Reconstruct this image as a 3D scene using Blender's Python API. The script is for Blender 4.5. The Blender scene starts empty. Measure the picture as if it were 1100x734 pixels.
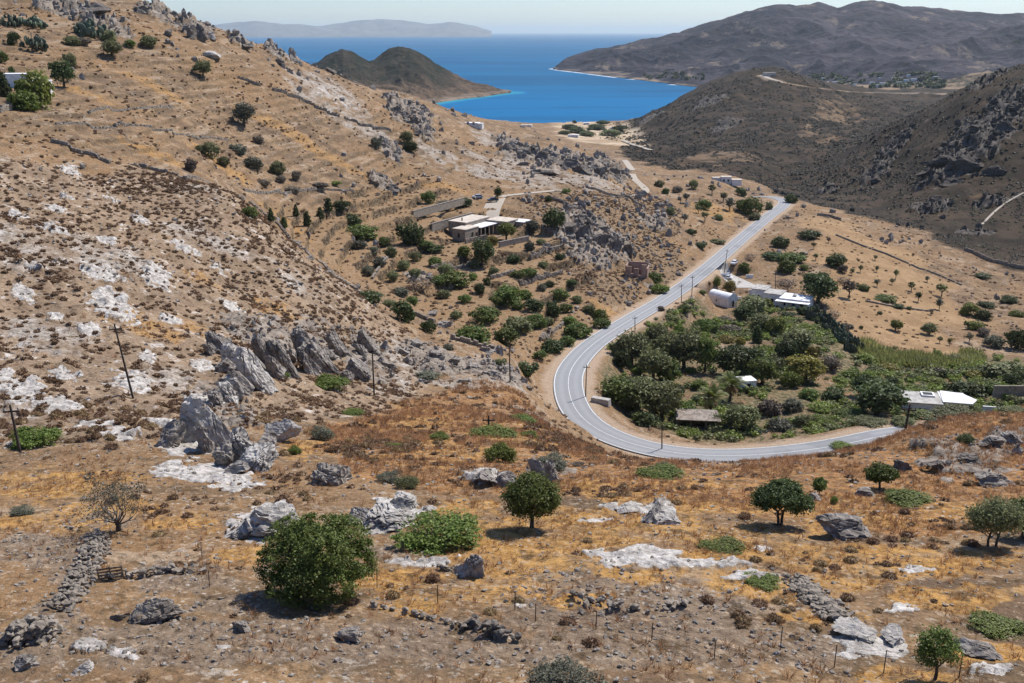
import bpy, bmesh, math, random
import numpy as np
from mathutils import Vector, Matrix

random.seed(7)
rng = np.random.default_rng(7)
C = bpy.context.scene.collection
SC = bpy.context.scene
F = 1100.0                       # focal length in pixels of the 1100 px wide photograph
PITCH = math.atan(333 / F)       # sea horizon stands 333 px above the middle of the frame
SP, CP = math.sin(PITCH), math.cos(PITCH)
CAMZ = 150.0                     # the viewpoint is 150 m above the sea

# ---------------------------------------------------------------- measuring
def P(u, v, d):
    """world point at photo pixel (u, v) and depth d metres along the view axis"""
    s, t = (u - 550) / F, (v - 367) / F
    return np.array([s * d, d * (CP - t * SP), CAMZ - d * (SP + t * CP)])

def depth_for(v, z):
    t = (v - 367) / F
    return (CAMZ - z) / (SP + t * CP)

# ---------------------------------------------------------------- noise
def _hash(ix, iy, seed):
    h = (ix.astype(np.int64) * 374761393 + iy.astype(np.int64) * 668265263 + seed * 974634777) & 0xFFFFFFFF
    h = ((h ^ (h >> 13)) * 1274126177) & 0xFFFFFFFF
    return ((h ^ (h >> 16)) & 0xFFFF) / 65535.0

def vnoise(x, y, seed=0):
    ix, iy = np.floor(x), np.floor(y)
    fx, fy = x - ix, y - iy
    fx = fx * fx * fx * (fx * (fx * 6 - 15) + 10)
    fy = fy * fy * fy * (fy * (fy * 6 - 15) + 10)
    a, b = _hash(ix, iy, seed), _hash(ix + 1, iy, seed)
    c, d = _hash(ix, iy + 1, seed), _hash(ix + 1, iy + 1, seed)
    return (a + (b - a) * fx) * (1 - fy) + (c + (d - c) * fx) * fy

def fbm(x, y, oc=4, seed=0, gain=0.5):
    s, a, n = 0.0, 1.0, 0.0
    for k in range(oc):
        ca, sa = math.cos(0.7 * k + seed), math.sin(0.7 * k + seed)
        f = 2.03 ** k
        s = s + a * vnoise((x * ca - y * sa) * f + 17.3 * k, (x * sa + y * ca) * f - 9.1 * k, seed + k * 13)
        n += a
        a *= gain
    return s / n

def ridged(x, y, oc=4, seed=0):
    s, a, n = 0.0, 1.0, 0.0
    for k in range(oc):
        ca, sa = math.cos(0.9 * k + seed), math.sin(0.9 * k + seed)
        f = 2.1 ** k
        v = vnoise((x * ca - y * sa) * f + 5.7 * k, (x * sa + y * ca) * f + 3.3 * k, seed + 31 * k)
        s = s + a * (1 - np.abs(2 * v - 1)) ** 2
        n += a
        a *= 0.5
    return s / n

def worley(x, y, seed=0):
    """distance to nearest cell point, and that cell's random value"""
    ix, iy = np.floor(x), np.floor(y)
    best = np.full(x.shape, 9.0)
    val = np.zeros(x.shape)
    for dx in (-1, 0, 1):
        for dy in (-1, 0, 1):
            cx, cy = ix + dx, iy + dy
            px = cx + _hash(cx, cy, seed)
            py = cy + _hash(cx, cy, seed + 5)
            d = (px - x) ** 2 + (py - y) ** 2
            m = d < best
            best = np.where(m, d, best)
            val = np.where(m, _hash(cx, cy, seed + 9), val)
    return np.sqrt(best), val

def smooth(a, b, x):
    t = np.clip((x - a) / (b - a), 0, 1)
    return t * t * (3 - 2 * t)

# ---------------------------------------------------------------- mesh helpers
def mesh_from(name, V, Fs, smooth_shade=False):
    """V (n,3); Fs a list of integer arrays (m,k), one per face size"""
    me = bpy.data.meshes.new(name)
    V = np.asarray(V, np.float32)
    if not isinstance(Fs, (list, tuple)):
        Fs = [Fs]
    Fs = [np.asarray(f, np.int32) for f in Fs if len(f)]
    loops = np.concatenate([f.ravel() for f in Fs])
    tot = np.concatenate([np.full(len(f), f.shape[1], np.int32) for f in Fs])
    start = np.concatenate([[0], np.cumsum(tot)[:-1]]).astype(np.int32)
    me.vertices.add(len(V)); me.vertices.foreach_set('co', V.ravel())
    me.loops.add(len(loops)); me.loops.foreach_set('vertex_index', loops)
    me.polygons.add(len(tot)); me.polygons.foreach_set('loop_start', start)
    me.polygons.foreach_set('loop_total', tot)
    me.polygons.foreach_set('use_smooth', np.full(len(tot), bool(smooth_shade)))
    me.update(calc_edges=True)
    return me

def obj(name, me, mat=None, parent=None, loc=None):
    o = bpy.data.objects.new(name, me)
    C.objects.link(o)
    if mat is not None:
        if len(me.materials) == 0:
            me.materials.append(mat)
        o.material_slots[0].link = 'OBJECT'
        o.material_slots[0].material = mat
    if parent is not None:
        o.parent = parent
    if loc is not None:
        o.location = loc
    return o

def tag(o, label=None, cat=None, group=None, kind=None):
    if label: o['label'] = label
    if cat: o['category'] = cat
    if group: o['group'] = group
    if kind or label: o['kind'] = kind or 'thing'
    return o

def empty(name, loc, rz=0.0, scale=None):
    o = bpy.data.objects.new(name, None)
    o.empty_display_size = 0.3
    C.objects.link(o)
    o.location = loc
    o.rotation_euler = (0, 0, rz)
    if scale is not None:
        o.scale = scale
    return o

class MB:
    """collects simple solids into one mesh"""
    def __init__(self):
        self.V, self.F = [], []
    def add(self, verts, faces):
        b = len(self.V)
        self.V += [tuple(map(float, p)) for p in verts]
        self.F += [tuple(b + i for i in f) for f in faces]
        return self
    def box(self, c, s, rz=0.0, top=1.0):
        x, y, z = s[0] / 2, s[1] / 2, s[2] / 2
        ca, sa = math.cos(rz), math.sin(rz)
        vs = []
        for k, (a, b, d) in enumerate([(-1,-1,-1),(1,-1,-1),(1,1,-1),(-1,1,-1),(-1,-1,1),(1,-1,1),(1,1,1),(-1,1,1)]):
            q = top if d > 0 else 1.0
            px, py = a * x * q, b * y * q
            vs.append((c[0] + px * ca - py * sa, c[1] + px * sa + py * ca, c[2] + d * z))
        return self.add(vs, [(0,3,2,1),(4,5,6,7),(0,1,5,4),(1,2,6,5),(2,3,7,6),(3,0,4,7)])
    def span(self, x0, x1, y0, y1, z0, z1):
        return self.box(((x0+x1)/2, (y0+y1)/2, (z0+z1)/2), (x1-x0, y1-y0, z1-z0))
    def tube(self, pts, rads, n=8, cap=True):
        pts = [Vector(p) for p in pts]
        rings = []
        b = len(self.V)
        for i, p in enumerate(pts):
            d = (pts[min(i+1, len(pts)-1)] - pts[max(i-1, 0)])
            d = d.normalized() if d.length > 1e-9 else Vector((0, 0, 1))
            a = d.orthogonal().normalized()
            c = d.cross(a)
            for k in range(n):
                t = 2 * math.pi * k / n
                self.V.append(tuple(p + (a * math.cos(t) + c * math.sin(t)) * rads[i]))
        for i in range(len(pts) - 1):
            for k in range(n):
                self.F.append((b+i*n+k, b+i*n+(k+1) % n, b+(i+1)*n+(k+1) % n, b+(i+1)*n+k))
        if cap:
            self.F.append(tuple(b + k for k in reversed(range(n))))
            self.F.append(tuple(b + (len(pts)-1)*n + k for k in range(n)))
        return self
    def mesh(self, name, sm=False):
        me = bpy.data.meshes.new(name)
        me.from_pydata(self.V, [], self.F)
        me.update()
        if sm:
            me.polygons.foreach_set('use_smooth', [True] * len(me.polygons))
        return me
    def build(self, name, mat, parent=None, loc=None, sm=False):
        return obj(name, self.mesh(name, sm), mat, parent, loc)

# ---------------------------------------------------------------- material helper
class NT:
    def __init__(self, name):
        self.m = bpy.data.materials.new(name)
        self.m.use_nodes = True
        self.t = self.m.node_tree
        self.t.nodes.clear()
        self.out = self.n('ShaderNodeOutputMaterial')
        self._pos = None
    def n(self, kind, **kw):
        x = self.t.nodes.new(kind)
        for k, v in kw.items():
            setattr(x, k, v)
        return x
    def put(self, sock, v):
        if v is None: return
        if isinstance(v, bpy.types.NodeSocket):
            self.t.links.new(v, sock)
        else:
            if isinstance(v, (tuple, list)) and len(v) == 3 and sock.type == 'RGBA':
                v = (*v, 1.0)
            sock.default_value = v
    @property
    def pos(self):
        if self._pos is None:
            self._pos = self.n('ShaderNodeNewGeometry').outputs['Position']
        return self._pos
    @property
    def local(self):
        return self.n('ShaderNodeTexCoord').outputs['Object']
    def noise(self, scale, detail=3.0, rough=0.55, vec=None, dist=0.0):
        x = self.n('ShaderNodeTexNoise')
        self.put(x.inputs['Vector'], vec if vec is not None else self.pos)
        x.inputs['Scale'].default_value = scale
        x.inputs['Detail'].default_value = detail
        x.inputs['Roughness'].default_value = rough
        x.inputs['Distortion'].default_value = dist
        return x.outputs['Fac']
    def voro(self, scale, out='Distance', vec=None, feature='F1', rnd=1.0):
        x = self.n('ShaderNodeTexVoronoi', feature=feature)
        self.put(x.inputs['Vector'], vec if vec is not None else self.pos)
        x.inputs['Scale'].default_value = scale
        x.inputs['Randomness'].default_value = rnd
        return x.outputs[out]
    def mapv(self, scale, vec=None):
        x = self.n('ShaderNodeMapping')
        self.put(x.inputs['Vector'], vec if vec is not None else self.pos)
        x.inputs['Scale'].default_value = scale
        return x.outputs[0]
    def step(self, fac, a, b, lo=0.0, hi=1.0):
        x = self.n('ShaderNodeMapRange', interpolation_type='SMOOTHSTEP')
        self.put(x.inputs['Value'], fac)
        self.put(x.inputs['From Min'], a); self.put(x.inputs['From Max'], b)
        self.put(x.inputs['To Min'], lo); self.put(x.inputs['To Max'], hi)
        return x.outputs[0]
    def mix(self, fac, a, b, mode='MIX'):
        x = self.n('ShaderNodeMix', data_type='RGBA', blend_type=mode)
        self.put(x.inputs[0], fac); self.put(x.inputs[6], a); self.put(x.inputs[7], b)
        return x.outputs[2]
    def math(self, op, a, b=None, clamp=False):
        x = self.n('ShaderNodeMath', operation=op, use_clamp=clamp)
        self.put(x.inputs[0], a)
        if b is not None: self.put(x.inputs[1], b)
        return x.outputs[0]
    def attr(self, name):
        return self.n('ShaderNodeAttribute', attribute_name=name).outputs['Fac']
    def attrc(self, name):
        return self.n('ShaderNodeAttribute', attribute_name=name).outputs['Color']
    def bump(self, h, strength=0.5, dist=0.1):
        x = self.n('ShaderNodeBump')
        x.inputs['Strength'].default_value = strength
        x.inputs['Distance'].default_value = dist
        self.put(x.inputs['Height'], h)
        return x.outputs[0]
    def rand(self):
        return self.n('ShaderNodeObjectInfo').outputs['Random']
    def bsdf(self, col, rough=0.9, normal=None, spec=0.2, metal=0.0):
        x = self.n('ShaderNodeBsdfPrincipled')
        self.put(x.inputs['Base Color'], col); self.put(x.inputs['Roughness'], rough)
        x.inputs['Specular IOR Level'].default_value = spec
        x.inputs['Metallic'].default_value = metal
        if normal is not None: self.put(x.inputs['Normal'], normal)
        self.t.links.new(x.outputs[0], self.out.inputs['Surface'])
        return x
# ================================================================= TERRAIN
# sight lines: (photo u, [(photo v, depth in metres), ...])
COLS = [
(-150, [(734,38),(680,42.7),(600,52.6),(540,64),(480,82),(420,100),(330,125),(220,165),(150,205),(90,260),(40,315),(-10,370),(-70,430),(-60,520)]),
(0,   [(734,38),(680,42.7),(600,52.6),(550,62),(490,80),(430,100),(350,127),(230,172),(160,212),(100,268),(50,322),(0,385),(-45,440),(-35,540)]),
(150, [(734,38),(650,46),(580,56),(520,69),(470,85),(428,105),(350,138),(290,165),(220,205),(170,248),(110,310),(60,365),(5,425),(20,520)]),
(250, [(734,38),(650,46),(590,54),(540,64),(490,79),(430,112),(370,144),(300,180),(230,213),(212,228),(203,285),(150,335),(100,378),(60,412),(39,445),(50,530)]),
(350, [(734,38),(650,46),(590,54),(540,64),(490,81),(430,128),(390,156),(340,183),(300,203),(287,255),(250,300),(200,345),(150,388),(110,432),(77,482),(88,570)]),
(450, [(734,38),(650,46),(590,54),(540,64),(500,78),(460,114),(420,160),(385,190),(352,215),(336,255),(300,290),(260,328),(220,365),(180,410),(150,450),(125,500),(106,552),(114,640)]),
(550, [(734,38),(650,46),(590,54.2),(550,61.5),(510,72),(480,93),(450,130),(420,170),(390,208),(350,260),(300,303),(262,336),(248,347),(230,370),(210,402),(190,450),(170,500),(150,560),(134,625),(142,720)]),
(620, [(734,38),(650,46),(590,54.2),(550,61.5),(515,70),(495,82),(475,118),(470,142),(330,290),(280,330),(240,372),(215,412),(190,470),(170,535),(157,610),(164,700)]),
(690, [(734,38.5),(650,46),(590,54.2),(550,61.5),(525,67.5),(505,74),(495,84),(497,110),(496,150),(492,174),(440,222),(420,236),(385,262),(355,292),(300,348),(260,388),(225,440),(205,500),(190,575),(192,660)]),
(770, [(734,38.5),(650,46),(590,54.2),(550,61.5),(525,67.5),(510,72),(499,84),(502,112),(501,150),(497,174),(465,216),(430,240),(400,266),(360,305),(325,345),(312,360),(250,445),(215,510),(197,580),(186,680)]),
(850, [(734,38.5),(650,46),(590,54.2),(545,62.5),(520,68.5),(505,74),(494,86),(499,115),(498,150),(494,176),(465,214),(440,233),(400,266),(350,318),(300,378),(260,432),(235,485),(190,830)]),
(950, [(734,39),(650,46),(590,54.2),(545,62.5),(515,69.8),(495,76),(477,87),(484,115),(486,150),(479,178),(445,226),(420,252),(390,288),(350,330),(310,378),(270,432),(245,490),(225,560),(200,655),(160,770),(139,860),(150,1000)]),
(1050,[(734,39),(650,46),(590,54.2),(545,62.5),(510,71),(480,80),(449,92),(458,120),(466,165),(459,200),(430,243),(400,280),(370,318),(340,363),(300,420),(265,470),(230,530),(180,590),(130,655),(93,735),(105,900)]),
(1150,[(734,39),(650,46),(590,54.2),(545,62.5),(505,72),(470,84),(436,96),(448,130),(452,175),(446,212),(410,258),(380,302),(350,348),(310,410),(280,450),(230,505),(180,555),(130,605),(85,660),(60,715),(66,860)]),
(1300,[(734,39),(650,46),(590,54.2),(545,62.5),(500,74),(455,88),(415,100),(425,135),(428,190),(390,260),(340,330),(290,400),(240,460),(190,510),(130,560),(70,610),(30,660),(38,800)]),
]
EXTRA = [ (968,468,88),(985,461,89),(1000,456,90),(1025,452,91),(1075,446,93),(1000,465,115),(985,470,115),(1000,470,160), # the valley to the beach, the middle hill, the farther plain
(700,186,760),(740,190,740),(800,192,760),(655,168,950),(700,165,980),(740,168,930),(800,171,880),(650,150,1300),(700,140,1500),(650,138,1600),
(600,150,1250),(560,165,900),(500,160,800),
(600,129,1880),(640,128,1880),(690,126,1880),(560,130,1850),
(712,117,1800),(745,95,1760),(780,80,1690),(815,72,1640),(850,78,1640),(880,86,1680),(930,96,1780),(1000,98.5,1860),(1060,99,1900),
(700,130,1560),(760,128,1350),(820,106,1450),(870,100,1500),(930,107,1600),(820,138,1180),(885,140,1150),(760,152,1120),(855,160,1020),(905,120,1500),(930,135,1250),
(880,178,900),(840,185,870),(960,115,1600),(1000,115,1500),
(745,110,2100),(815,100,2150),(880,106,2200),(930,106,2150),(1000,106,2200),(870,96,2500),(1000,95,2500),(1100,96,2500),(1200,96,2400),(1100,110,1500),(1200,110,1300),
(400,130,1000),(300,120,900),(200,100,900),(100,90,800),(0,80,800),(-150,80,800),(400,125,1600),(200,115,1600),(0,110,1600),(-150,110,1600),
(200,112,2500),(0,112,2500),(500,128,1500),
]
LOW = [(-150,900,24),(0,900,24),(250,900,24),(550,900,25),(800,900,25),(1050,900,26),(1300,900,26)]
# road centre line: (u, v, height relative to the viewpoint)
ROADPX = [(1150,464,-72.6),(1060,462,-72.8),(970,465,-73.2),(900,479,-73.5),(830,488,-73.8),(760,490,-74),(700,483,-73.8),(650,466.5,-73.3),
 (622,446,-72.8),(611,420,-72.6),(614,396,-73.2),(637,370,-75.2),(675,345,-78),(720,318,-81),(760,288,-83.5),(795,258,-85),(825,233,-86),
 (840,222,-86.5),(843,216.5,-87),(835,212.8,-87.6),(821,211.3,-88.6),(800,212,-91)]

def catmull(pts, per=10):
    pts = [np.array(p, float) for p in pts]
    out = []
    for i in range(len(pts) - 1):
        p0, p1, p2, p3 = pts[max(i-1, 0)], pts[i], pts[i+1], pts[min(i+2, len(pts)-1)]
        for k in range(per):
            t = k / per
            out.append(0.5 * ((2*p1) + (-p0+p2)*t + (2*p0-5*p1+4*p2-p3)*t*t + (-p0+3*p1-3*p2+p3)*t**3))
    out.append(pts[-1])
    return np.array(out)

def resample(pl, step):
    seg = np.linalg.norm(np.diff(pl[:, :2], axis=0), axis=1)
    L = np.concatenate([[0], np.cumsum(seg)])
    n = max(2, int(L[-1] / step) + 1)
    t = np.linspace(0, L[-1], n)
    return np.stack([np.interp(t, L, pl[:, k]) for k in range(pl.shape[1])], 1)

road_ctrl = []
for u, v, z in ROADPX:
    road_ctrl.append(P(u, v, depth_for(v, CAMZ + z)))
ROAD = resample(catmull(road_ctrl, 12), 2.0)
for _ in range(6):                      # ease the gradient
    ROAD[1:-1, 2] = 0.25 * ROAD[:-2, 2] + 0.5 * ROAD[1:-1, 2] + 0.25 * ROAD[2:, 2]
    ROAD[1:-1, :2] = 0.25 * ROAD[:-2, :2] + 0.5 * ROAD[1:-1, :2] + 0.25 * ROAD[2:, :2]

ctrl = []
for u, col in COLS:
    for v, d in col:
        ctrl.append(P(u, v, d))
for u, v, d in EXTRA + LOW:
    ctrl.append(P(u, v, d))
for i in range(0, len(ROAD), 6):
    ctrl.append(ROAD[i])
ctrl = np.array(ctrl)
KS = 2.4
def ctr_xy(x, y):
    return np.stack([x / y * KS, np.log(y)], -1)

Q = ctr_xy(ctrl[:, 0], ctrl[:, 1])
def tps_k(r2):
    return 0.5 * r2 * np.log(np.maximum(r2, 1e-12))
n = len(Q)
D2 = ((Q[:, None] - Q[None]) ** 2).sum(-1)
A = np.zeros((n + 3, n + 3))
A[:n, :n] = tps_k(D2) + np.eye(n) * 2e-4
A[:n, n] = 1; A[:n, n+1:] = Q
A[n, :n] = 1; A[n+1:, :n] = Q.T
rhs = np.zeros(n + 3); rhs[:n] = ctrl[:, 2]
Wt = np.linalg.solve(A, rhs)

S0, S1, Y0, Y1 = -0.72, 0.72, 20.0, 2600.0
NX, NY = 1180, 1500
L0, L1 = math.log(Y0), math.log(Y1)
cs, cl = np.linspace(S0, S1, 150), np.linspace(L0, L1, 260)
gs, gl = np.meshgrid(cs * KS, cl)
co = np.stack([gs.ravel(), gl.ravel()], -1)
hc = np.zeros(len(co))
for i in range(0, len(co), 4000):
    b = co[i:i+4000]
    hc[i:i+4000] = tps_k(((b[:, None] - Q[None]) ** 2).sum(-1)) @ Wt[:n] + Wt[n] + b @ Wt[n+1:]
hc = hc.reshape(gs.shape)

def upsample(h, s, l):
    """bilinear on the coarse grid; s, l any shape"""
    a = np.clip((s - S0) / (S1 - S0) * (h.shape[1] - 1), 0, h.shape[1] - 1.0001)
    b = np.clip((l - L0) / (L1 - L0) * (h.shape[0] - 1), 0, h.shape[0] - 1.0001)
    i, j = a.astype(int), b.astype(int)
    fa, fb = a - i, b - j
    return (h[j, i] * (1-fa) + h[j, i+1] * fa) * (1-fb) + (h[j+1, i] * (1-fa) + h[j+1, i+1] * fa) * fb

gS, gL = np.linspace(S0, S1, NX), np.linspace(L0, L1, NY)
SS, LL = np.meshgrid(gS, gL)
YY = np.exp(LL); XX = SS * YY
H = upsample(hc, SS, LL)
HB = H.copy()

def Hxy(x, y):
    return upsample(H, np.asarray(x) / np.asarray(y), np.log(np.asarray(y)))

def Gp(u, v):
    """where the sight line through photo pixel (u, v) meets the ground"""
    s0, t = (u - 550) / F, (v - 367) / F
    dy, dz = CP - t * SP, -(SP + t * CP)
    s = s0 / dy
    a = (s - S0) / (S1 - S0) * (NX - 1)
    i = int(min(max(a, 0), NX - 2)); f = min(max(a - i, 0), 1)
    prof = H[:, i] * (1-f) + H[:, i+1] * f
    y = np.exp(gL)
    zr = CAMZ + dz / dy * y
    k = np.nonzero((prof >= zr) & (y > 24))[0]
    if len(k) == 0:
        return None
    k = k[0]
    yy = y[k]
    if k > 0:
        a0, a1 = zr[k-1] - prof[k-1], zr[k] - prof[k]
        w = a0 / (a0 - a1) if a0 != a1 else 1
        yy = y[k-1] + (y[k] - y[k-1]) * min(max(w, 0), 1)
    return np.array([s * yy, yy, CAMZ + dz / dy * yy])

def depth_of(p):
    return p[1] * CP - (p[2] - CAMZ) * SP

def soft_ellipse(u, v, ru, rv, wob=0.35, seed=0):
    """mask of a patch of ground centred on the point seen at (u, v); an ellipse on the ground with a ragged edge"""
    c = Gp(u, v)
    if c is None:
        return None
    d = depth_of(c)
    rx = ru * d / F
    ps = [p for p in (Gp(u, v - rv), Gp(u, v + rv)) if p is not None]
    ry = np.mean([abs(p[1] - c[1]) for p in ps]) if ps else rx
    ry = min(max(ry, 0.5 * rx * rv / ru, 0.4 * rx), 7 * rx)
    s = c[0] / c[1]
    # work only on the nearby part of the grid
    j0 = np.searchsorted(gL, math.log(max(c[1] - ry * 1.8, Y0))); j1 = np.searchsorted(gL, math.log(min(c[1] + ry * 1.8, Y1)))
    rs = (rx * 1.8 + abs(s) * ry * 1.8) / max(c[1] - ry * 1.8, c[1] * 0.4)
    i0 = np.searchsorted(gS, s - rs); i1 = np.searchsorted(gS, s + rs)
    if j1 <= j0 or i1 <= i0:
        return None
    sl = (slice(j0, j1), slice(i0, i1))
    x, y = XX[sl], YY[sl]
    dx, dy = x - c[0] - s * (y - c[1]), y - c[1]
    w = 2.2 / max(rx, 0.6)
    r = np.sqrt((dx / rx) ** 2 + (dy / ry) ** 2) + wob * 2 * (fbm(x * w, y * w, 4, 11 + seed) - 0.5)
    return sl, 1 - smooth(0.75, 1.1, r)

def paint(field, specs, seed=0, wob=0.35, gain=1.0):
    for k, (u, v, ru, rv) in enumerate(specs):
        e = soft_ellipse(u, v, ru, rv, wob, seed + k)
        if e is not None:
            field[e[0]] = np.maximum(field[e[0]], e[1] * gain)

def inside(poly, warp=0.0, seed=0):
    """polygon mask in plan, edge warped by noise growing with distance"""
    x = XX + warp * YY * (fbm(XX / (0.09 * 300), YY / (0.09 * 300), 3, seed) - 0.5)
    y = YY + warp * YY * 2 * (fbm(XX / 27.0, YY / 27.0, 3, seed + 50) - 0.5)
    m = np.zeros(XX.shape, bool)
    nn = len(poly)
    for i in range(nn):
        x0, y0 = poly[i][0], poly[i][1]; x1, y1 = poly[(i+1) % nn][0], poly[(i+1) % nn][1]
        if y0 == y1: continue
        cr = ((y0 > y) != (y1 > y)) & (x < (x1 - x0) * (y - y0) / (y1 - y0) + x0)
        m ^= cr
    return m.astype(np.float32)

def blur(f, k=2):
    for _ in range(k):
        g = f.copy()
        g[1:-1] = (f[:-2] + 2*f[1:-1] + f[2:]) / 4
        f = g.copy()
        f[:, 1:-1] = (g[:, :-2] + 2*g[:, 1:-1] + g[:, 2:]) / 4
    return f

def PV(u, v, d): return P(u, v, d)[:2]

# -------- zones of ground cover, laid out in plan
Z = {k: np.zeros(H.shape, np.float32) for k in ('dark', 'spot', 'rust', 'ochre', 'field', 'terr', 'rock', 'crag', 'gravel', 'sand', 'grey', 'veg')}
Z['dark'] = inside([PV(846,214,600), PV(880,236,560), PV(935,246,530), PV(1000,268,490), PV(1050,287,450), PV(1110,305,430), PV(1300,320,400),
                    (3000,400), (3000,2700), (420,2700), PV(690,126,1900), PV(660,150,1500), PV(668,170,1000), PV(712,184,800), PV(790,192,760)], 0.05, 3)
Z['spot'] = inside([PV(-250,150,215), PV(60,158,212), PV(150,186,235), PV(250,213,228), PV(330,286,215), PV(440,345,218), PV(470,395,185), PV(420,435,140),
                    PV(340,455,112), PV(250,470,90), PV(130,480,82), PV(0,470,86), PV(-250,470,86)], 0.06, 5)
Z['rust'] = inside([PV(330,465,104), PV(430,432,145), PV(500,415,175), PV(560,425,180), PV(600,470,130), PV(640,490,110), PV(700,497,110), PV(850,499,115), PV(960,484,115),
                    PV(1050,458,120), PV(1250,440,130), PV(1250,560,60), PV(1000,575,57), PV(840,555,61), PV(690,530,66), PV(600,525,67), PV(480,525,67), PV(370,510,72)], 0.06, 7)
Z['terr'] = inside([PV(280,262,290), PV(370,225,340), PV(440,205,390), PV(540,225,385), PV(610,262,345), PV(650,310,305), PV(640,345,275), PV(600,385,235), PV(520,375,232),
                    PV(440,335,260), PV(350,290,258)], 0.05, 9)
Z['field'] = inside([PV(846,238,490), PV(880,244,500), PV(940,258,470), PV(1000,280,440), PV(1045,330,370), PV(1062,385,300), PV(1000,398,285), PV(925,382,300),
                     PV(905,345,330), PV(870,310,370), PV(845,275,415)], 0.10, 13)
Z['sand'] = inside([PV(480,131,1800), PV(590,133,1800), PV(610,155,1250), PV(690,160,1100), PV(690,140,1500), PV(650,131,1780), PV(705,127.5,1850), PV(700,125,2100), PV(400,122,2100)], 0.03, 15)
Z['rough'] = inside([PV(560,214,398), PV(610,206,425), PV(690,206,500), PV(735,232,470), PV(738,262,425), PV(712,300,345), PV(655,312,300), PV(620,292,322), PV(600,262,345), PV(575,240,365)], 0.04, 21)
for k in ('dark', 'spot', 'rust', 'terr', 'field', 'sand', 'rough'):
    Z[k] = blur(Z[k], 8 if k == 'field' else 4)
veg_poly = inside([PV(640,402,228), PV(680,352,285), PV(722,335,315), PV(770,335,335), PV(830,330,345), PV(880,330,345), PV(925,372,300), PV(1060,380,300), PV(1250,370,320),
                   PV(1250,440,215), PV(1000,445,228), PV(900,462,210), PV(800,470,208), PV(720,464,210), PV(660,440,215)], 0.03, 17)
Z['veg'] = blur(veg_poly, 3)
vgap = np.zeros(H.shape, np.float32)
paint(vgap, [(740,342,28,7),(772,334,22,5),(852,386,26,8),(800,372,22,6),(884,402,12,16),(700,345,16,8),(722,365,12,6),(840,340,14,5),(660,452,30,6),(690,462,40,5),(850,465,50,4)], 450, .5)
Z['veg'] *= 1 - .9 * vgap
Z['cush'] = np.zeros(H.shape, np.float32)
paint(Z['cush'], [(850,610,70,16),(870,650,60,18),(820,670,50,14),(930,610,50,12),(400,480,50,14),(300,520,60,12),(180,540,60,10),(230,600,50,12),(660,530,50,10),(960,580,60,12),(600,470,40,8),(330,640,40,8),(1040,560,50,10)], 470, .7)
# tan breaks in the dark hills
tan = np.zeros(H.shape, np.float32)
paint(tan, [(905,128,28,14),(770,168,44,5),(890,150,14,6),(725,118,9,1.5),(1030,215,20,3),(870,140,12,12)], 40, 0.6)
Z['dark'] *= 1 - 0.6 * tan * smooth(.35, .55, fbm(XX / 14, YY / 14, 3, 77))

paint(Z['ochre'], [(190,560,45,12),(40,520,60,18),(110,512,40,8),(250,603,28,8),(420,620,60,14),(530,590,75,22),(560,625,60,16),(600,560,60,10),(500,545,40,12),(640,520,45,10),
    (700,560,50,12),(775,595,55,12),(800,625,40,10),(900,625,60,12),(1000,640,70,12),(880,660,50,8),(740,520,60,10),(760,545,60,8),(1060,700,60,14),(980,725,60,10),(1000,600,60,14),
    (440,655,40,8),(920,590,60,8),(620,645,40,8),(660,530,40,8),(20,560,40,8),(330,480,30,10),(690,620,60,8)], 60, 0.6)
paint(Z['ochre'], [(480,640,80,10),(560,600,90,18),(650,575,90,16),(760,575,90,16),(880,600,90,16),(960,610,90,14),(700,540,80,12),(1040,640,60,14),(840,640,60,10),(120,545,60,10),(60,560,50,10),(280,595,40,10),(520,570,60,12),(930,560,70,12),(1060,600,50,12),(780,620,60,10)], 75, 0.8, 0.85)
paint(Z['ochre'], [(1000,545,90,14),(880,540,60,10),(560,470,50,12),(480,485,60,14),(455,450,50,14),(200,350,20,8),(215,300,22,6),(300,335,25,8),(150,350,40,10),
    (170,165,40,5),(300,135,40,6),(350,165,40,6),(240,178,30,5),(480,200,40,4),(300,230,30,4),(90,100,40,4),(160,90,50,5),(650,330,20,10),(700,260,30,10),(770,225,30,8)], 90, 0.9, 0.7)
Z['rock_s'] = np.zeros(H.shape, np.float32)
ROCKS = [(25,315,12,8),(170,300,16,12),(110,297,22,8),(122,330,25,17),(95,355,14,8),(142,412,26,10),(25,420,24,12),(60,436,45,7),(215,505,48,13),(250,518,28,10),(100,457,20,6),
    (130,466,22,6),(275,562,36,16),(422,553,36,14),(455,603,42,5),(678,602,48,11),(755,608,42,6),(640,560,18,4),(655,545,10,4),(935,692,46,13),(700,548,20,6),(95,697,18,6),
    (130,706,18,6),(240,697,9,4),(985,612,20,3.5),(968,655,18,5),(820,590,10,4),(215,430,20,7),(75,183,11,7),(72,210,7,5),(175,455,22,6),(200,480,30,8),(520,515,18,5),
    (640,595,16,5),(805,622,25,5),(1065,722,25,5),(900,650,10,3),(1053,697,16,5),(60,340,10,5),(40,290,12,5),(5,405,14,8),(70,405,16,6),(185,345,12,5),(250,330,12,6),
    (220,395,14,7),(160,385,10,6),(115,262,12,4),(60,250,14,5),(200,270,14,5),(150,240,10,4),(60,226,12,4),(20,235,10,4),(120,215,9,3),(235,290,10,4)]
paint(Z['rock_s'], ROCKS, 120, 0.75)
paint(Z['grey'], [(355,102,42,20),(330,98,24,10),(385,120,16,10)], 190, 0.6)
paint(Z['rock_s'], [(350,98,16,6),(372,110,12,5)], 195, 0.9, 0.5)
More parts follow.
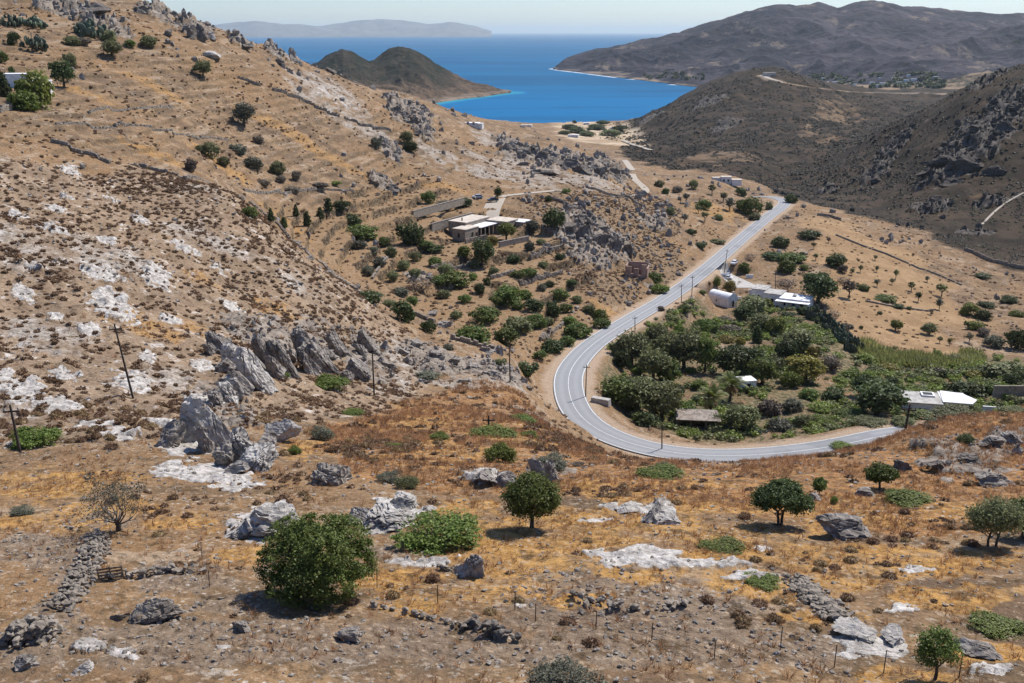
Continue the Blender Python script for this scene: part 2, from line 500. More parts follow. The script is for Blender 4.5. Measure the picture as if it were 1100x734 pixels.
CRAGS = [(625,252,34,24),(660,262,20,14),(290,362,60,22),(240,438,38,28),(345,365,30,20),(400,390,26,26),(600,172,42,9),(640,185,36,8),(560,165,30,8),(655,182,20,6),(205,28,16,12),(170,15,22,8),(222,30,8,8),(260,45,16,5),
    (440,122,26,14),(455,140,12,10),(480,390,50,18),(540,400,30,12),(1040,160,44,28),(1010,190,26,10),(960,160,20,10),(1080,120,26,20),(1070,215,22,6),(1000,225,20,5),(890,205,12,4),
    (1040,492,56,22),(1000,478,26,8),(1080,470,26,8),(590,505,26,8),(520,512,24,7),(100,20,40,10),(60,8,40,8),(300,60,20,5),(545,155,16,4),(690,300,14,8),(640,280,18,8),(700,240,20,6),
    (460,300,30,4),(715,545,10,5),(780,135,20,5),(760,112,20,5),(700,128,14,3),(940,190,20,8),(1060,90,18,8),(720,335,20,6),(735,325,10,8),(1050,250,22,5),(420,160,14,8),(410,195,16,6)]
paint(Z['crag'], CRAGS, 220, 0.6)
paint(Z['gravel'], [(80,610,26,30),(60,660,30,20),(40,700,40,25),(600,640,60,30),(660,650,60,25),(720,640,60,22),(620,690,50,20),(700,690,70,30),(560,700,80,20),(450,690,100,25),(300,690,120,30),(160,690,120,30),
    (860,640,22,20),(780,690,70,25),(860,700,60,20),(640,615,40,12),(760,650,50,14),(600,620,40,8),(100,560,40,10),(40,590,60,20),(400,590,40,8),(330,610,50,14),(200,620,60,16),(240,650,60,14)], 280, 0.6)
paint(Z['grey'], [(500,400,60,18),(450,385,40,18),(420,410,20,20),(560,440,30,8),(230,260,60,14),(120,280,60,20),(330,310,30,12),(30,270,50,25),(50,360,50,20),(180,405,40,18),(40,440,60,15),(560,185,60,14),(640,200,40,8),
   (200,205,40,5),(470,165,30,10),(530,150,30,8),(640,262,40,16),(400,140,30,8)], 320, 0.7)

# -------- relief
amp = np.clip(YY / 260.0, 0.16, 3.2)
farm = smooth(900, 1700, YY)
H += (fbm(XX / 38.0, YY / 38.0, 3, 21) - 0.5) * 2.6 * smooth(40, 300, YY) * (1 - 0.8 * Z['field'])
H += (fbm(XX / 9.0, YY / 9.0, 3, 22) - 0.5) * 1.0 * np.clip(YY / 150, 0.35, 1.6) * (1 - 0.85 * Z['field'])
H += (fbm(XX / 1.6, YY / 1.6, 3, 23) - 0.5) * 0.32 * (1 - smooth(150, 500, YY)) * (1 - 0.6 * Z['field'])
gul = ridged(XX / 90.0, YY / 140.0, 4, 31)
H += (gul - 0.5) * 11.0 * Z['dark'] * smooth(430, 800, YY)
# dry-stone terraces on the slope round the villa: a stepped profile
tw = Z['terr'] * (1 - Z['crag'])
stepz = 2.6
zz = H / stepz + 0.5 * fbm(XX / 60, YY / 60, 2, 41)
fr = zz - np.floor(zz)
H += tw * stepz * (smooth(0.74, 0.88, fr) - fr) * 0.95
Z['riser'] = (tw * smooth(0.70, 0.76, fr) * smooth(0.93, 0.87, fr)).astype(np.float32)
upper = blur(inside([PV(-250,145,220), PV(60,150,220), PV(250,200,290), PV(420,215,360), PV(520,190,440), PV(440,130,490), PV(350,95,440), PV(200,55,400), PV(0,45,330), PV(-250,45,330)], 0.05, 19), 3)
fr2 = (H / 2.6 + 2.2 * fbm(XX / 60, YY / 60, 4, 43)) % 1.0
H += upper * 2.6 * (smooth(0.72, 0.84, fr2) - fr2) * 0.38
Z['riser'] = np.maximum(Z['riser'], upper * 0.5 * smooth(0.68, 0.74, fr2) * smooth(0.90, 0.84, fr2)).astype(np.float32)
# outcrops
cm = Z['crag'] > 0.02
sc = np.clip(YY[cm] / 190.0, 0.5, 3.0)
x, y = XX[cm], YY[cm]
wx, wy = x + 3 * fbm(x / 4, y / 4, 2, 51), y + 3 * fbm(x / 4, y / 4, 2, 52)
w1, v1 = worley(wx / 5.2 / 1.3, wy / 9.0 / 1.3, 53)
w2, v2 = worley(wx / 1.9, wy / 2.6, 54)
cl_ = Z['crag'][cm]
H[cm] += cl_ * sc * ((v1 - 0.35) * 1.5 + (0.6 - w1) * 0.9 + (v2 - 0.4) * 0.7)
rm = Z['rock_s'] > 0.02
x, y = XX[rm], YY[rm]
w3, v3 = worley(x / 1.7 + fbm(x, y, 2, 55), y / 1.2, 56)
H[rm] += Z['rock_s'][rm] * (0.22 + (v3 - 0.5) * 0.32 + (ridged(x / 2.2, y / 2.2, 3, 57) - 0.5) * 0.35) * np.clip(YY[rm] / 90, 0.7, 2.0)
wd, vd = worley(XX / 3.1, YY / 3.1, 58)
H += Z['spot'] * np.maximum(0, 0.42 - wd) * (vd > 0.6) * 1.4
H += (1 - Z['field']) * (Z['gravel']) * (fbm(XX / 0.5, YY / 0.5, 2, 59) - 0.5) * 0.22
# sea bed
H = np.where(YY > 1890, np.minimum(H, 0.8 - (YY - 1905) * 0.03 + 60 * smooth(0.075, 0.16, SS)), H)
H = np.maximum(H, -6)

def near_line(pl, reach):
    """per grid vertex: distance to the polyline, and the line's height there"""
    x0, x1, y0, y1 = pl[:,0].min()-reach, pl[:,0].max()+reach, pl[:,1].min()-reach, pl[:,1].max()+reach
    m = (XX > x0) & (XX < x1) & (YY > y0) & (YY < y1)
    idx = np.nonzero(m)
    px, py = XX[idx], YY[idx]
    best = np.full(px.shape, 1e9); zl = np.zeros(px.shape); side = np.zeros(px.shape)
    for i in range(len(pl) - 1):
        a, b = pl[i], pl[i+1]
        dx, dy = b[0]-a[0], b[1]-a[1]
        near = np.nonzero((np.abs(px - a[0]) < reach + abs(dx)) & (np.abs(py - a[1]) < reach + abs(dy)))[0]
        if not len(near): continue
        qx, qy = px[near], py[near]
        t = np.clip(((qx-a[0])*dx + (qy-a[1])*dy) / (dx*dx + dy*dy + 1e-9), 0, 1)
        d = np.hypot(qx - a[0] - t*dx, qy - a[1] - t*dy)
        k = d < best[near]
        best[near[k]] = d[k]; zl[near[k]] = a[2] + t[k] * (b[2]-a[2])
        side[near[k]] = np.sign(dx * (qy[k]-a[1]) - dy * (qx[k]-a[0]))
    k = best < reach
    return (idx[0][k], idx[1][k]), best[k], zl[k], side[k]

ROADW = 3.25
idx, dist, zl, side = near_line(ROAD, 16)
w = 1 - smooth(ROADW + 1.6, 13, dist)
H[idx] = H[idx] * (1 - w) + (zl - 0.16) * w
Z['gravelroad'] = np.zeros(H.shape, np.float32)
Z['gravelroad'][idx] = 1 - smooth(ROADW + 1.2, ROADW + 3.2, dist + 1.5 * (fbm(XX[idx] / 3, YY[idx] / 3, 3, 61) - 0.5))
for k in ('rust', 'crag', 'veg', 'rock_s'):
    Z[k][idx] *= 1 - (1 - smooth(ROADW + 1.5, ROADW + 4.5, dist))

# tracks, level across
PATHS = [
 [(541,210.5),(560,208.5),(580,206.5),(603,204.3)],
 [(640,209),(652,211.5),(666,211.5),(682,209.5),(692,207.5),(694,204.5),(689,199),(682,193),(679,187)],
 [(819,81.5),(826,85.5),(838,88),(855,91),(875,94),(900,97),(920,99),(950,100),(985,100.5),(1010,101)],
 [(669,151.5),(680,156),(699,162)],
 [(679,183),(674,176),(671,172)],
 [(1100,207),(1085,215),(1070,226),(1055,241)],
]
PATH3 = []
for pp in PATHS:
    g = [Gp(*q) for q in pp]
    g = [q for q in g if q is not None]
    if len(g) < 2: continue
    pl = resample(catmull(g, 8), 1.5 if g[0][1] < 700 else 6)
    for _ in range(12):
        pl[1:-1] = 0.25 * pl[:-2] + 0.5 * pl[1:-1] + 0.25 * pl[2:]
    PATH3.append(pl)
PW = [1.7, 1.9, 5.0, 3.0, 2.6, 0.6]
for pl, hw in zip(PATH3, PW):
    far_ = 3.6
    if hw == 5.0:      # pale cut banks of the hill track
        ix_, ds_, _a, _b = near_line(pl, 16)
        Z['gravelroad'][ix_] = np.maximum(Z['gravelroad'][ix_], 1 - smooth(6, 11, ds_ + 6 * (fbm(XX[ix_] / 30, YY[ix_] / 30, 3, 63) - .5)))
    idx, dist, zl, side = near_line(pl, hw * (far_ + .4))
    w = 1 - smooth(hw * 1.2, hw * far_, dist)
    H[idx] = H[idx] * (1 - w) + (zl - 0.15) * w

# level building plots: (u, v, half sizes in metres, rise)
def level(c, rx, ry, z=None, edge=4.0, rot=0.0):
    z = c[2] if z is None else z
    ca, sa = math.cos(rot), math.sin(rot)
    lx, ly = (XX-c[0])*ca + (YY-c[1])*sa, -(XX-c[0])*sa + (YY-c[1])*ca
    d = np.maximum(np.abs(lx) - rx, np.abs(ly) - ry)
    w = 1 - smooth(0, edge, d)
    global H
    H = H * (1-w) + z * w
    for k in ('crag', 'rock_s'):
        Z[k] *= (1 - w)
# ================================================================= SETTING: materials
def terrain_material():
    N = NT('ground')
    n_big = N.noise(0.018, 4, 0.6)
    n_mid = N.noise(0.16, 5, 0.62)
    n_fin = N.noise(1.1, 6, 0.68)
    n_mic = N.noise(5.0, 4, 0.7)
    sp = N.voro(2.3)
    spc = N.voro(2.3, 'Color')
    sp2 = N.voro(3.7)
    # hillside: tan soil and dry grass, grey-brown scree, pale chips, dark tufts
    c = N.mix(N.step(n_mid, 0.40, 0.62), (0.120, 0.078, 0.048), (0.228, 0.145, 0.076))
    c = N.mix(N.step(n_big, 0.42, 0.62), c, N.mix(n_fin, (0.1568, 0.0950, 0.0503), (0.2565, 0.1540, 0.0725)))
    band = N.noise(0.045, 5, 0.68, N.mapv((1, 1, 16)))
    c = N.mix(N.math('MULTIPLY', N.step(band, 0.54, 0.60), 0.55), c, (0.0997, 0.0704, 0.0429))
    c = N.mix(N.math('MULTIPLY', N.step(band, 0.44, 0.38), 0.5), c, (0.335, 0.262, 0.188))
    c = N.mix(N.math('MULTIPLY', N.step(N.noise(0.42, 7, 0.78), 0.57, 0.63), 0.7), c, (0.1092, 0.0774, 0.0459))
    c = N.mix(N.math('MULTIPLY', N.step(N.noise(0.37, 7, 0.8), 0.585, 0.63), 0.6), c, (0.385, 0.345, 0.295))
    # rust-coloured dead scrub
    rust = N.mix(N.step(n_fin, 0.38, 0.62), (0.1472, 0.0757, 0.0311), (0.3040, 0.1566, 0.0577))
    c = N.mix(N.math('MULTIPLY', N.attr('rust'), N.step(n_mid, 0.25, 0.5), True), c, rust)
    # rubble slope with brown cushions
    spot = N.mix(N.step(n_mid, 0.38, 0.6), (0.185, 0.132, 0.088), (0.255, 0.182, 0.120))
    c = N.mix(N.math('MULTIPLY', N.attr('spot'), 0.85), c, spot)
    # terraces and the bare field
    terr = N.mix(n_fin, (0.1757, 0.1091, 0.0562), (0.2945, 0.1866, 0.0932))
    c = N.mix(N.math('MULTIPLY', N.attr('terr'), 0.7), c, terr)
    field = N.mix(N.step(n_mid, 0.3, 0.7), (0.2232, 0.1408, 0.0725), (0.3182, 0.2068, 0.1080))
    field = N.mix(N.math('MULTIPLY', N.step(N.noise(0.05, 5, 0.7), 0.46, 0.6), 0.7), field, (0.1995, 0.1232, 0.0607))
    field = N.mix(N.step(N.noise(0.9, 5, 0.7), 0.55, 0.66), field, (0.1662, 0.1038, 0.0548))
    c = N.mix(N.attr('field'), c, field)
    # gravelly bare earth
    grav = N.mix(n_fin, (0.110, 0.080, 0.056), (0.230, 0.170, 0.118))
    c = N.mix(N.math('MULTIPLY', N.attr('gravel'), 0.85), c, grav)
    # ochre dry grass
    och = N.mix(N.step(n_fin, 0.36, 0.66), (0.2470, 0.1320, 0.0414), (0.4085, 0.2306, 0.0740))
    c = N.mix(N.math('MULTIPLY', N.attr('ochre'), N.step(N.noise(0.35, 4, 0.7), 0.3, 0.55), True), c, och)
    # broken grey stone ground
    grey = N.mix(N.step(n_fin, 0.35, 0.65), (0.165, 0.138, 0.112), (0.385, 0.345, 0.300))
    c = N.mix(N.math('MULTIPLY', N.attr('grey'), N.step(n_mid, 0.35, 0.6), True), c, grey)
    rgh = N.mix(N.step(n_fin, 0.36, 0.62), (0.0808, 0.0528, 0.0311), (0.2327, 0.1540, 0.0851))
    c = N.mix(N.math('MULTIPLY', N.attr('rough'), N.step(n_mid, 0.3, 0.5)), c, rgh)
    # stones and tufts strewn over everything but the field
    keep = N.math('SUBTRACT', 1.0, N.math('MULTIPLY', N.attr('field'), 0.62))
    chips = N.math('MULTIPLY', N.step(sp, 0.30, 0.18), N.step(n_mid, 0.42, 0.62))
    c = N.mix(N.math('MULTIPLY', N.math('MULTIPLY', chips, keep), 0.9), c, N.mix(spc, (0.155, 0.130, 0.102), (0.48, 0.435, 0.380)))
    tuft = N.math('MULTIPLY', N.step(N.noise(0.75, 5, 0.65), 0.56, 0.64), N.math('SUBTRACT', 1.0, N.attr('rock_s')))
    c = N.mix(N.math('MULTIPLY', N.math('MULTIPLY', tuft, keep), 0.8), c, (0.0808, 0.0510, 0.0252))
    fine = N.noise(2.3, 3, 0.7)
    c = N.mix(N.math('MULTIPLY', N.math('MULTIPLY', N.step(fine, 0.57, 0.64), keep), 0.7), c, (0.0950, 0.0660, 0.0385))
    c = N.mix(N.math('MULTIPLY', N.math('MULTIPLY', N.step(fine, 0.43, 0.36), keep), 0.6), c, (0.345, 0.265, 0.185))
    scree = N.step(N.noise(0.32, 7, 0.78), 0.578, 0.622)
    c = N.mix(N.math('MULTIPLY', N.math('MULTIPLY', scree, N.attr('spot')), 0.85), c, (0.46, 0.425, 0.385))
    c = N.mix(N.math('MULTIPLY', N.step(sp2, 0.24, 0.14), 0.35), c, N.mix(n_mid, (0.1235, 0.0924, 0.0629), (0.3990, 0.3256, 0.2368)))
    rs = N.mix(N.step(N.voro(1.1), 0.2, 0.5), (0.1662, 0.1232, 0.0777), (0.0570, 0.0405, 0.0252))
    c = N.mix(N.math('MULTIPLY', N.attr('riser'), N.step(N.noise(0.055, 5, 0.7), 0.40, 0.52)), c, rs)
    # undergrowth of the grove
    veg = N.mix(N.step(n_fin, 0.4, 0.6), (0.050, 0.055, 0.024), (0.20, 0.145, 0.085))
    c = N.mix(N.math('MULTIPLY', N.attr('veg'), N.step(n_mid, 0.35, 0.5), True), c, veg)
    # dark heath of the far slopes
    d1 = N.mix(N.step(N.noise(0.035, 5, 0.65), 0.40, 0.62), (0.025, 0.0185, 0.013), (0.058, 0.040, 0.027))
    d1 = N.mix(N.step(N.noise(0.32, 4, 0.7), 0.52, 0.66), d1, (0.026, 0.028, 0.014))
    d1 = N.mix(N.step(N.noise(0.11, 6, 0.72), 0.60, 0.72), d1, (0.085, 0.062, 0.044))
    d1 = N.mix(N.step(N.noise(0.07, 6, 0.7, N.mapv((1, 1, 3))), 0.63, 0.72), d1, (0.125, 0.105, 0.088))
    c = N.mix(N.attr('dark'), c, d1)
    c = N.mix(N.math('MULTIPLY', N.attr('sand'), 0.9), c, N.mix(N.step(N.noise(0.02, 4, 0.6), 0.42, 0.6), (0.30, 0.215, 0.135), (0.46, 0.37, 0.26)))
    # outcrops: weathered grey rock, the white limestone slabs
    cr = N.mix(N.step(N.noise(0.55, 6, 0.7), 0.36, 0.62), (0.105, 0.084, 0.066), (0.265, 0.225, 0.185))
    cr = N.mix(N.step(N.noise(0.25, 4, 0.6), 0.56, 0.68), cr, (0.21, 0.15, 0.10))
    crd = N.mix(N.step(N.noise(0.3, 6, 0.7), 0.36, 0.64), (0.042, 0.037, 0.033), (0.125, 0.110, 0.097))
    cr = N.mix(N.attr('dark'), cr, crd)
    cf = N.step(N.math('ADD', N.attr('crag'), N.math('MULTIPLY', N.math('SUBTRACT', N.noise(0.4, 6, 0.7), 0.5), 1.3)), 0.40, 0.62)
    c = N.mix(cf, c, cr)
    lime = N.mix(N.step(N.noise(1.3, 6, 0.7), 0.36, 0.66), (0.23, 0.208, 0.185), (0.50, 0.472, 0.435))
    lime = N.mix(N.step(N.noise(3.2, 5, 0.75, N.mapv((1.0, 2.2, 1.0))), 0.60, 0.70), lime, (0.18, 0.165, 0.15))
    rf = N.step(N.math('ADD', N.attr('rock_s'), N.math('MULTIPLY', N.math('SUBTRACT', N.noise(0.45, 8, 0.78), 0.5), 3.6)), 0.52, 0.64)
    c = N.mix(rf, c, lime)
    # roadside gravel
    gr = N.mix(n_fin, (0.25, 0.18, 0.12), (0.38, 0.29, 0.21))
    c = N.mix(N.attr('gravelroad'), c, gr)
    c = N.mix(0.5, c, N.mix(n_mic, (0.35, 0.35, 0.35), (1.0, 1.0, 1.0)), 'OVERLAY')
    h = N.math('ADD', N.math('MULTIPLY', n_fin, 0.8), N.math('MULTIPLY', N.math('ADD', n_mic, sp), 0.25))
    N.bsdf(c, 0.95, N.bump(h, 0.85, 0.45), 0.12)
    return N.m

def mountain_material():
    N = NT('mountain_ground')
    a = N.mix(N.step(N.noise(0.004, 6, 0.62), 0.38, 0.64), (0.026, 0.025, 0.035), (0.068, 0.058, 0.068))  # blue-violet base: part of the distance haze is put into the ground colour
    a = N.mix(N.step(N.noise(0.012, 6, 0.7, N.mapv((1, 1, 2.5))), 0.55, 0.66), a, (0.034, 0.031, 0.028))
    a = N.mix(N.step(N.noise(0.005, 8, 0.75, N.mapv((1.6, 1, 0.7))), 0.54, 0.66), a, (0.19, 0.150, 0.118))
    a = N.mix(N.step(N.noise(0.03, 5, 0.7), 0.62, 0.72), a, (0.125, 0.10, 0.085))
    a = N.mix(N.attr('pale'), a, N.mix(N.step(N.noise(0.02, 5, 0.7), 0.45, 0.6), (0.28, 0.20, 0.13), (0.05, 0.05, 0.035)))
    a = N.mix(N.math('MULTIPLY', N.attr('shore'), N.step(N.noise(0.006, 4, 0.7), 0.38, 0.6)), a, (0.27, 0.205, 0.145))
    N.bsdf(a, 0.95, N.bump(N.noise(0.02, 6, 0.7), 0.9, 14.0), 0.1)
    return N.m

def headland_material():
    N = NT('headland_ground')
    a = N.mix(N.step(N.noise(0.02, 6, 0.65), 0.4, 0.62), (0.018, 0.020, 0.012), (0.044, 0.036, 0.024))
    a = N.mix(N.step(N.noise(0.05, 5, 0.7), 0.59, 0.70), a, (0.095, 0.074, 0.055))
    a = N.mix(N.attr('pale'), a, N.mix(N.step(N.noise(0.03, 5, 0.65), 0.42, 0.6), (0.060, 0.044, 0.031), (0.135, 0.092, 0.060)))
    a = N.mix(N.math('MULTIPLY', N.attr('shore'), N.step(N.noise(0.02, 4, 0.7), 0.35, 0.6)), a, (0.24, 0.185, 0.135))
    N.bsdf(a, 0.95, N.bump(N.noise(0.06, 6, 0.7), 0.8, 6.0), 0.1)
    return N.m

def sea_material():
    N = NT('sea_water')
    sh = N.attr('shallow')
    deep = N.mix(N.step(N.noise(0.0016, 4, 0.6, N.mapv((0.35, 1, 1))), 0.38, 0.66), (0.001, 0.082, 0.188), (0.001, 0.112, 0.245))
    col = N.mix(N.step(sh, 0.0, 0.6), deep, (0.001, 0.122, 0.285))
    col = N.mix(N.step(sh, 0.6, 1.0), col, (0.03, 0.26, 0.33))
    wind = N.noise(0.005, 6, 0.7, N.mapv((0.25, 1, 1)))
    col = N.mix(N.math('MULTIPLY', N.step(wind, 0.50, 0.62), 0.45), col, (0.002, 0.060, 0.145))
    foam = N.math('MULTIPLY', N.attr('foam'), N.step(N.noise(0.02, 5, 0.7), 0.35, 0.5))
    col = N.mix(foam, col, (0.75, 0.78, 0.78))
    wv = N.math('ADD', N.noise(0.09, 4, 0.6, N.mapv((0.5, 1, 1))), N.noise(0.012, 3, 0.6, N.mapv((0.4, 1, 1))))
    # wind-roughened water: the body colour dominates, a weak broad sheen on top
    b = N.bsdf(col, 0.55, N.bump(wv, 0.35, 1.5), 0.08)
    b.inputs['IOR'].default_value = 1.33
    return N.m

def simple(name, c1, c2, scale=2.0, rough=0.9, bump=0.3, dist=0.05, lo=0.38, hi=0.62, spec=0.2):
    N = NT(name)
    n1 = N.noise(scale, 5, 0.65)
    c = N.mix(N.step(n1, lo, hi), c1, c2)
    N.bsdf(c, rough, N.bump(N.noise(scale * 3, 5, 0.7), bump, dist) if bump else None, spec)
    return N.m

def road_material():
    N = NT('worn_asphalt')
    ac = N.attr('across'); al = N.attr('along')
    c = N.mix(N.noise(0.8, 5, 0.7), (0.215, 0.219, 0.225), (0.275, 0.279, 0.285))
    # wheel tracks polished paler, patches of newer mix
    tr = N.math('ABSOLUTE', N.math('SUBTRACT', N.math('ABSOLUTE', ac), 1.6))
    c = N.mix(N.math('MULTIPLY', N.step(tr, 0.75, 0.15), 0.35), c, (0.33, 0.334, 0.338))
    c = N.mix(N.math('MULTIPLY', N.step(N.noise(0.06, 4, 0.6), 0.55, 0.62), 0.4), c, (0.150, 0.153, 0.158))
    N.bsdf(c, 0.85, N.bump(N.noise(12, 4, 0.7), 0.4, 0.02), 0.25)
    return N.m

def paint_material():
    N = NT('road_paint')
    c = N.mix(N.step(N.noise(1.2, 6, 0.75), 0.52, 0.68), (0.66, 0.66, 0.64), (0.33, 0.33, 0.33))
    N.bsdf(c, 0.7, None, 0.3)
    return N.m

def concrete_track():
    N = NT('track_concrete')
    c = N.mix(N.noise(0.5, 5, 0.7), (0.32, 0.27, 0.215), (0.46, 0.41, 0.34))
    N.bsdf(c, 0.9, None, 0.2)
    return N.m

# ================================================================= build
def build_terrain():
    V = np.stack([XX, YY, H], -1).reshape(-1, 3)
    ii = np.arange(NX * NY).reshape(NY, NX)
    Fq = np.stack([ii[:-1, :-1], ii[:-1, 1:], ii[1:, 1:], ii[1:, :-1]], -1).reshape(-1, 4)
    me = mesh_from('terrain', V, Fq, True)
    for k in ('dark', 'spot', 'rust', 'ochre', 'field', 'terr', 'crag', 'rock_s', 'gravel', 'sand', 'grey', 'veg', 'gravelroad', 'riser', 'rough'):
        a = me.attributes.new(k, 'FLOAT', 'POINT')
        a.data.foreach_set('value', np.clip(Z[k], 0, 1).astype(np.float32).ravel())
    tm = terrain_material()
    tag(obj('terrain', me, tm), kind='structure')
    # the slopes carried on to either side of the mapped ground, coarser
    t = np.concatenate([[0], np.geomspace(0.02, 1.9, 60)])
    for col, sg in ((0, -1), (NX - 1, 1)):
        s_ = sg * (abs(gS[col]) + t)
        y = np.exp(gL)[:, None] + 0 * s_[None]
        x = s_[None] * y
        fade = smooth(0.0, 0.15, t)[None]
        z = H[:, col][:, None] + fade * (fbm(x / 30, y / 30, 4, 91) - .5) * 5 * smooth(20, 120, y) + fade * (fbm(x / 1.8, y / 1.8, 3, 92) - .5) * .35 * smooth(300, 60, y)
        jj = np.arange(NY * len(t)).reshape(NY, len(t))
        q = np.stack([jj[:-1, :-1], jj[:-1, 1:], jj[1:, 1:], jj[1:, :-1]], -1).reshape(-1, 4)
        ms = mesh_from('terrain', np.stack([x, y, z], -1).reshape(-1, 3), q if sg > 0 else q[:, ::-1], True)
        for k in ('dark', 'spot', 'rust', 'ochre', 'field', 'terr', 'crag', 'rock_s', 'gravel', 'sand', 'grey', 'veg', 'gravelroad', 'riser', 'rough'):
            a = ms.attributes.new(k, 'FLOAT', 'POINT')
            v = np.clip(blur(Z[k].copy(), 6)[:, col], 0, 1)[:, None] * (1 - fade * (k in ('ochre', 'rock_s', 'crag')) * .8)
            a.data.foreach_set('value', (v + 0 * x).astype(np.float32).ravel())
        tag(obj('terrain', ms, tm), kind='structure')

def ribbon(pl, offs, lift, name, mat, conform=False, attrs=False):
    """strip along a 3D polyline between lateral offsets"""
    T = np.gradient(pl[:, :2], axis=0); T /= np.linalg.norm(T, axis=1, keepdims=True) + 1e-9
    Nn = np.stack([T[:, 1], -T[:, 0]], 1)
    k = len(offs)
    V = np.zeros((len(pl), k, 3))
    for j, o_ in enumerate(offs):
        V[:, j, :2] = pl[:, :2] + Nn * o_
        V[:, j, 2] = pl[:, 2] + lift
    ii = np.arange(len(pl) * k).reshape(len(pl), k)
    Fq = np.stack([ii[:-1, :-1], ii[:-1, 1:], ii[1:, 1:], ii[1:, :-1]], -1).reshape(-1, 4)[:, ::-1]
    me = mesh_from(name, V.reshape(-1, 3), Fq, True)
    if me.polygons[0].normal.z < 0:
        me.flip_normals()
    if attrs:
        a = me.attributes.new('across', 'FLOAT', 'POINT')
        a.data.foreach_set('value', np.tile(np.array(offs, np.float32), len(pl)))
    o = obj(name, me, mat)
    tag(o, kind='structure')
    return o

def build_roads():
    fine = resample(ROAD, 0.8)
    ribbon(fine, np.linspace(-ROADW, ROADW, 15), 0.03, 'road', road_material(), attrs=True)
    pm = paint_material()
    for a, b in ((-ROADW + 0.16, -ROADW + 0.32), (ROADW - 0.32, ROADW - 0.16), (-0.06, 0.06)):
        ribbon(fine, [a, b], 0.055, 'road_marking', pm)
    tm = concrete_track()
    for pl, hw in zip(PATH3, PW):
        ribbon(resample(pl, 1.2 if pl[0][1] < 900 else 5), np.linspace(-hw, hw, 4), 0.06 if pl[0][1] < 900 else 0.9, 'track', tm)

def profile(pts, us):
    return np.interp(us, [p[0] for p in pts], [p[1] for p in pts])

def far_hill(name, mat, ridge, coast, u0, u1, nu, nr, back, amp, shape=1.4, scale=260.0, seed=0, pale=None):
    """a hill as a height field: crest (u, v, depth) and foot (u, depth) given, flanks folded by ridged noise"""
    us = np.linspace(u0, u1, nu)
    rv = np.interp(us, [p[0] for p in ridge], [p[1] for p in ridge])
    rd = np.interp(us, [p[0] for p in ridge], [p[2] for p in ridge])
    cd = np.interp(us, [p[0] for p in coast], [p[1] for p in coast])
    k = np.concatenate([np.linspace(0, 1, nr), np.linspace(1, 1 + back, nr // 3)[1:]])
    out = np.zeros((len(k), nu, 3))
    t = (rv - 367) / F
    ry, rz = rd * (CP - t * SP), CAMZ - rd * (SP + t * CP)
    rs = (us - 550) / F / (CP - t * SP)
    cy = cd * 1.034
    shore = np.zeros((len(k), nu)); pl = np.zeros((len(k), nu))
    for j, kk in enumerate(k):
        y = cy + (ry - cy) * kk
        x = rs * y
        q = min(kk, 1.0)
        prof = q ** shape * (1 + 0.25 * (1 - q)) if kk <= 1 else 1 - ((kk - 1) / back) ** 1.2
        z = rz * prof
        z = z + (ridged(x / scale, y / scale, 5, seed) - 0.5) * amp * np.sin(np.pi * min(kk, 1.0) ** 0.8) * np.clip(rz / 120, 0.15, 1.0)
        z = z + (fbm(x / (scale * 0.12), y / (scale * 0.12), 4, seed + 3) - 0.5) * amp * 0.18 * min(1, 4 * kk)
        z = np.where(kk == 0, -3.0, np.maximum(z, 1.2 + 60 * min(kk, .05)))
        out[j] = np.stack([x, y, z], -1)
        shore[j] = 1 - smooth(3, 6.5, z)
        if pale is not None: pl[j] = pale(us, kk, z, x, y)
    ii = np.arange(len(k) * nu).reshape(len(k), nu)
    Fq = np.stack([ii[:-1, :-1], ii[:-1, 1:], ii[1:, 1:], ii[1:, :-1]], -1).reshape(-1, 4)
    me = mesh_from(name, out.reshape(-1, 3), Fq, True)
    for nm, f in (('shore', shore), ('pale', pl)):
        a = me.attributes.new(nm, 'FLOAT', 'POINT')
        a.data.foreach_set('value', np.clip(f, 0, 1).astype(np.float32).ravel())
    o = obj(name, me, mat)
    tag(o, kind='structure')
    return o

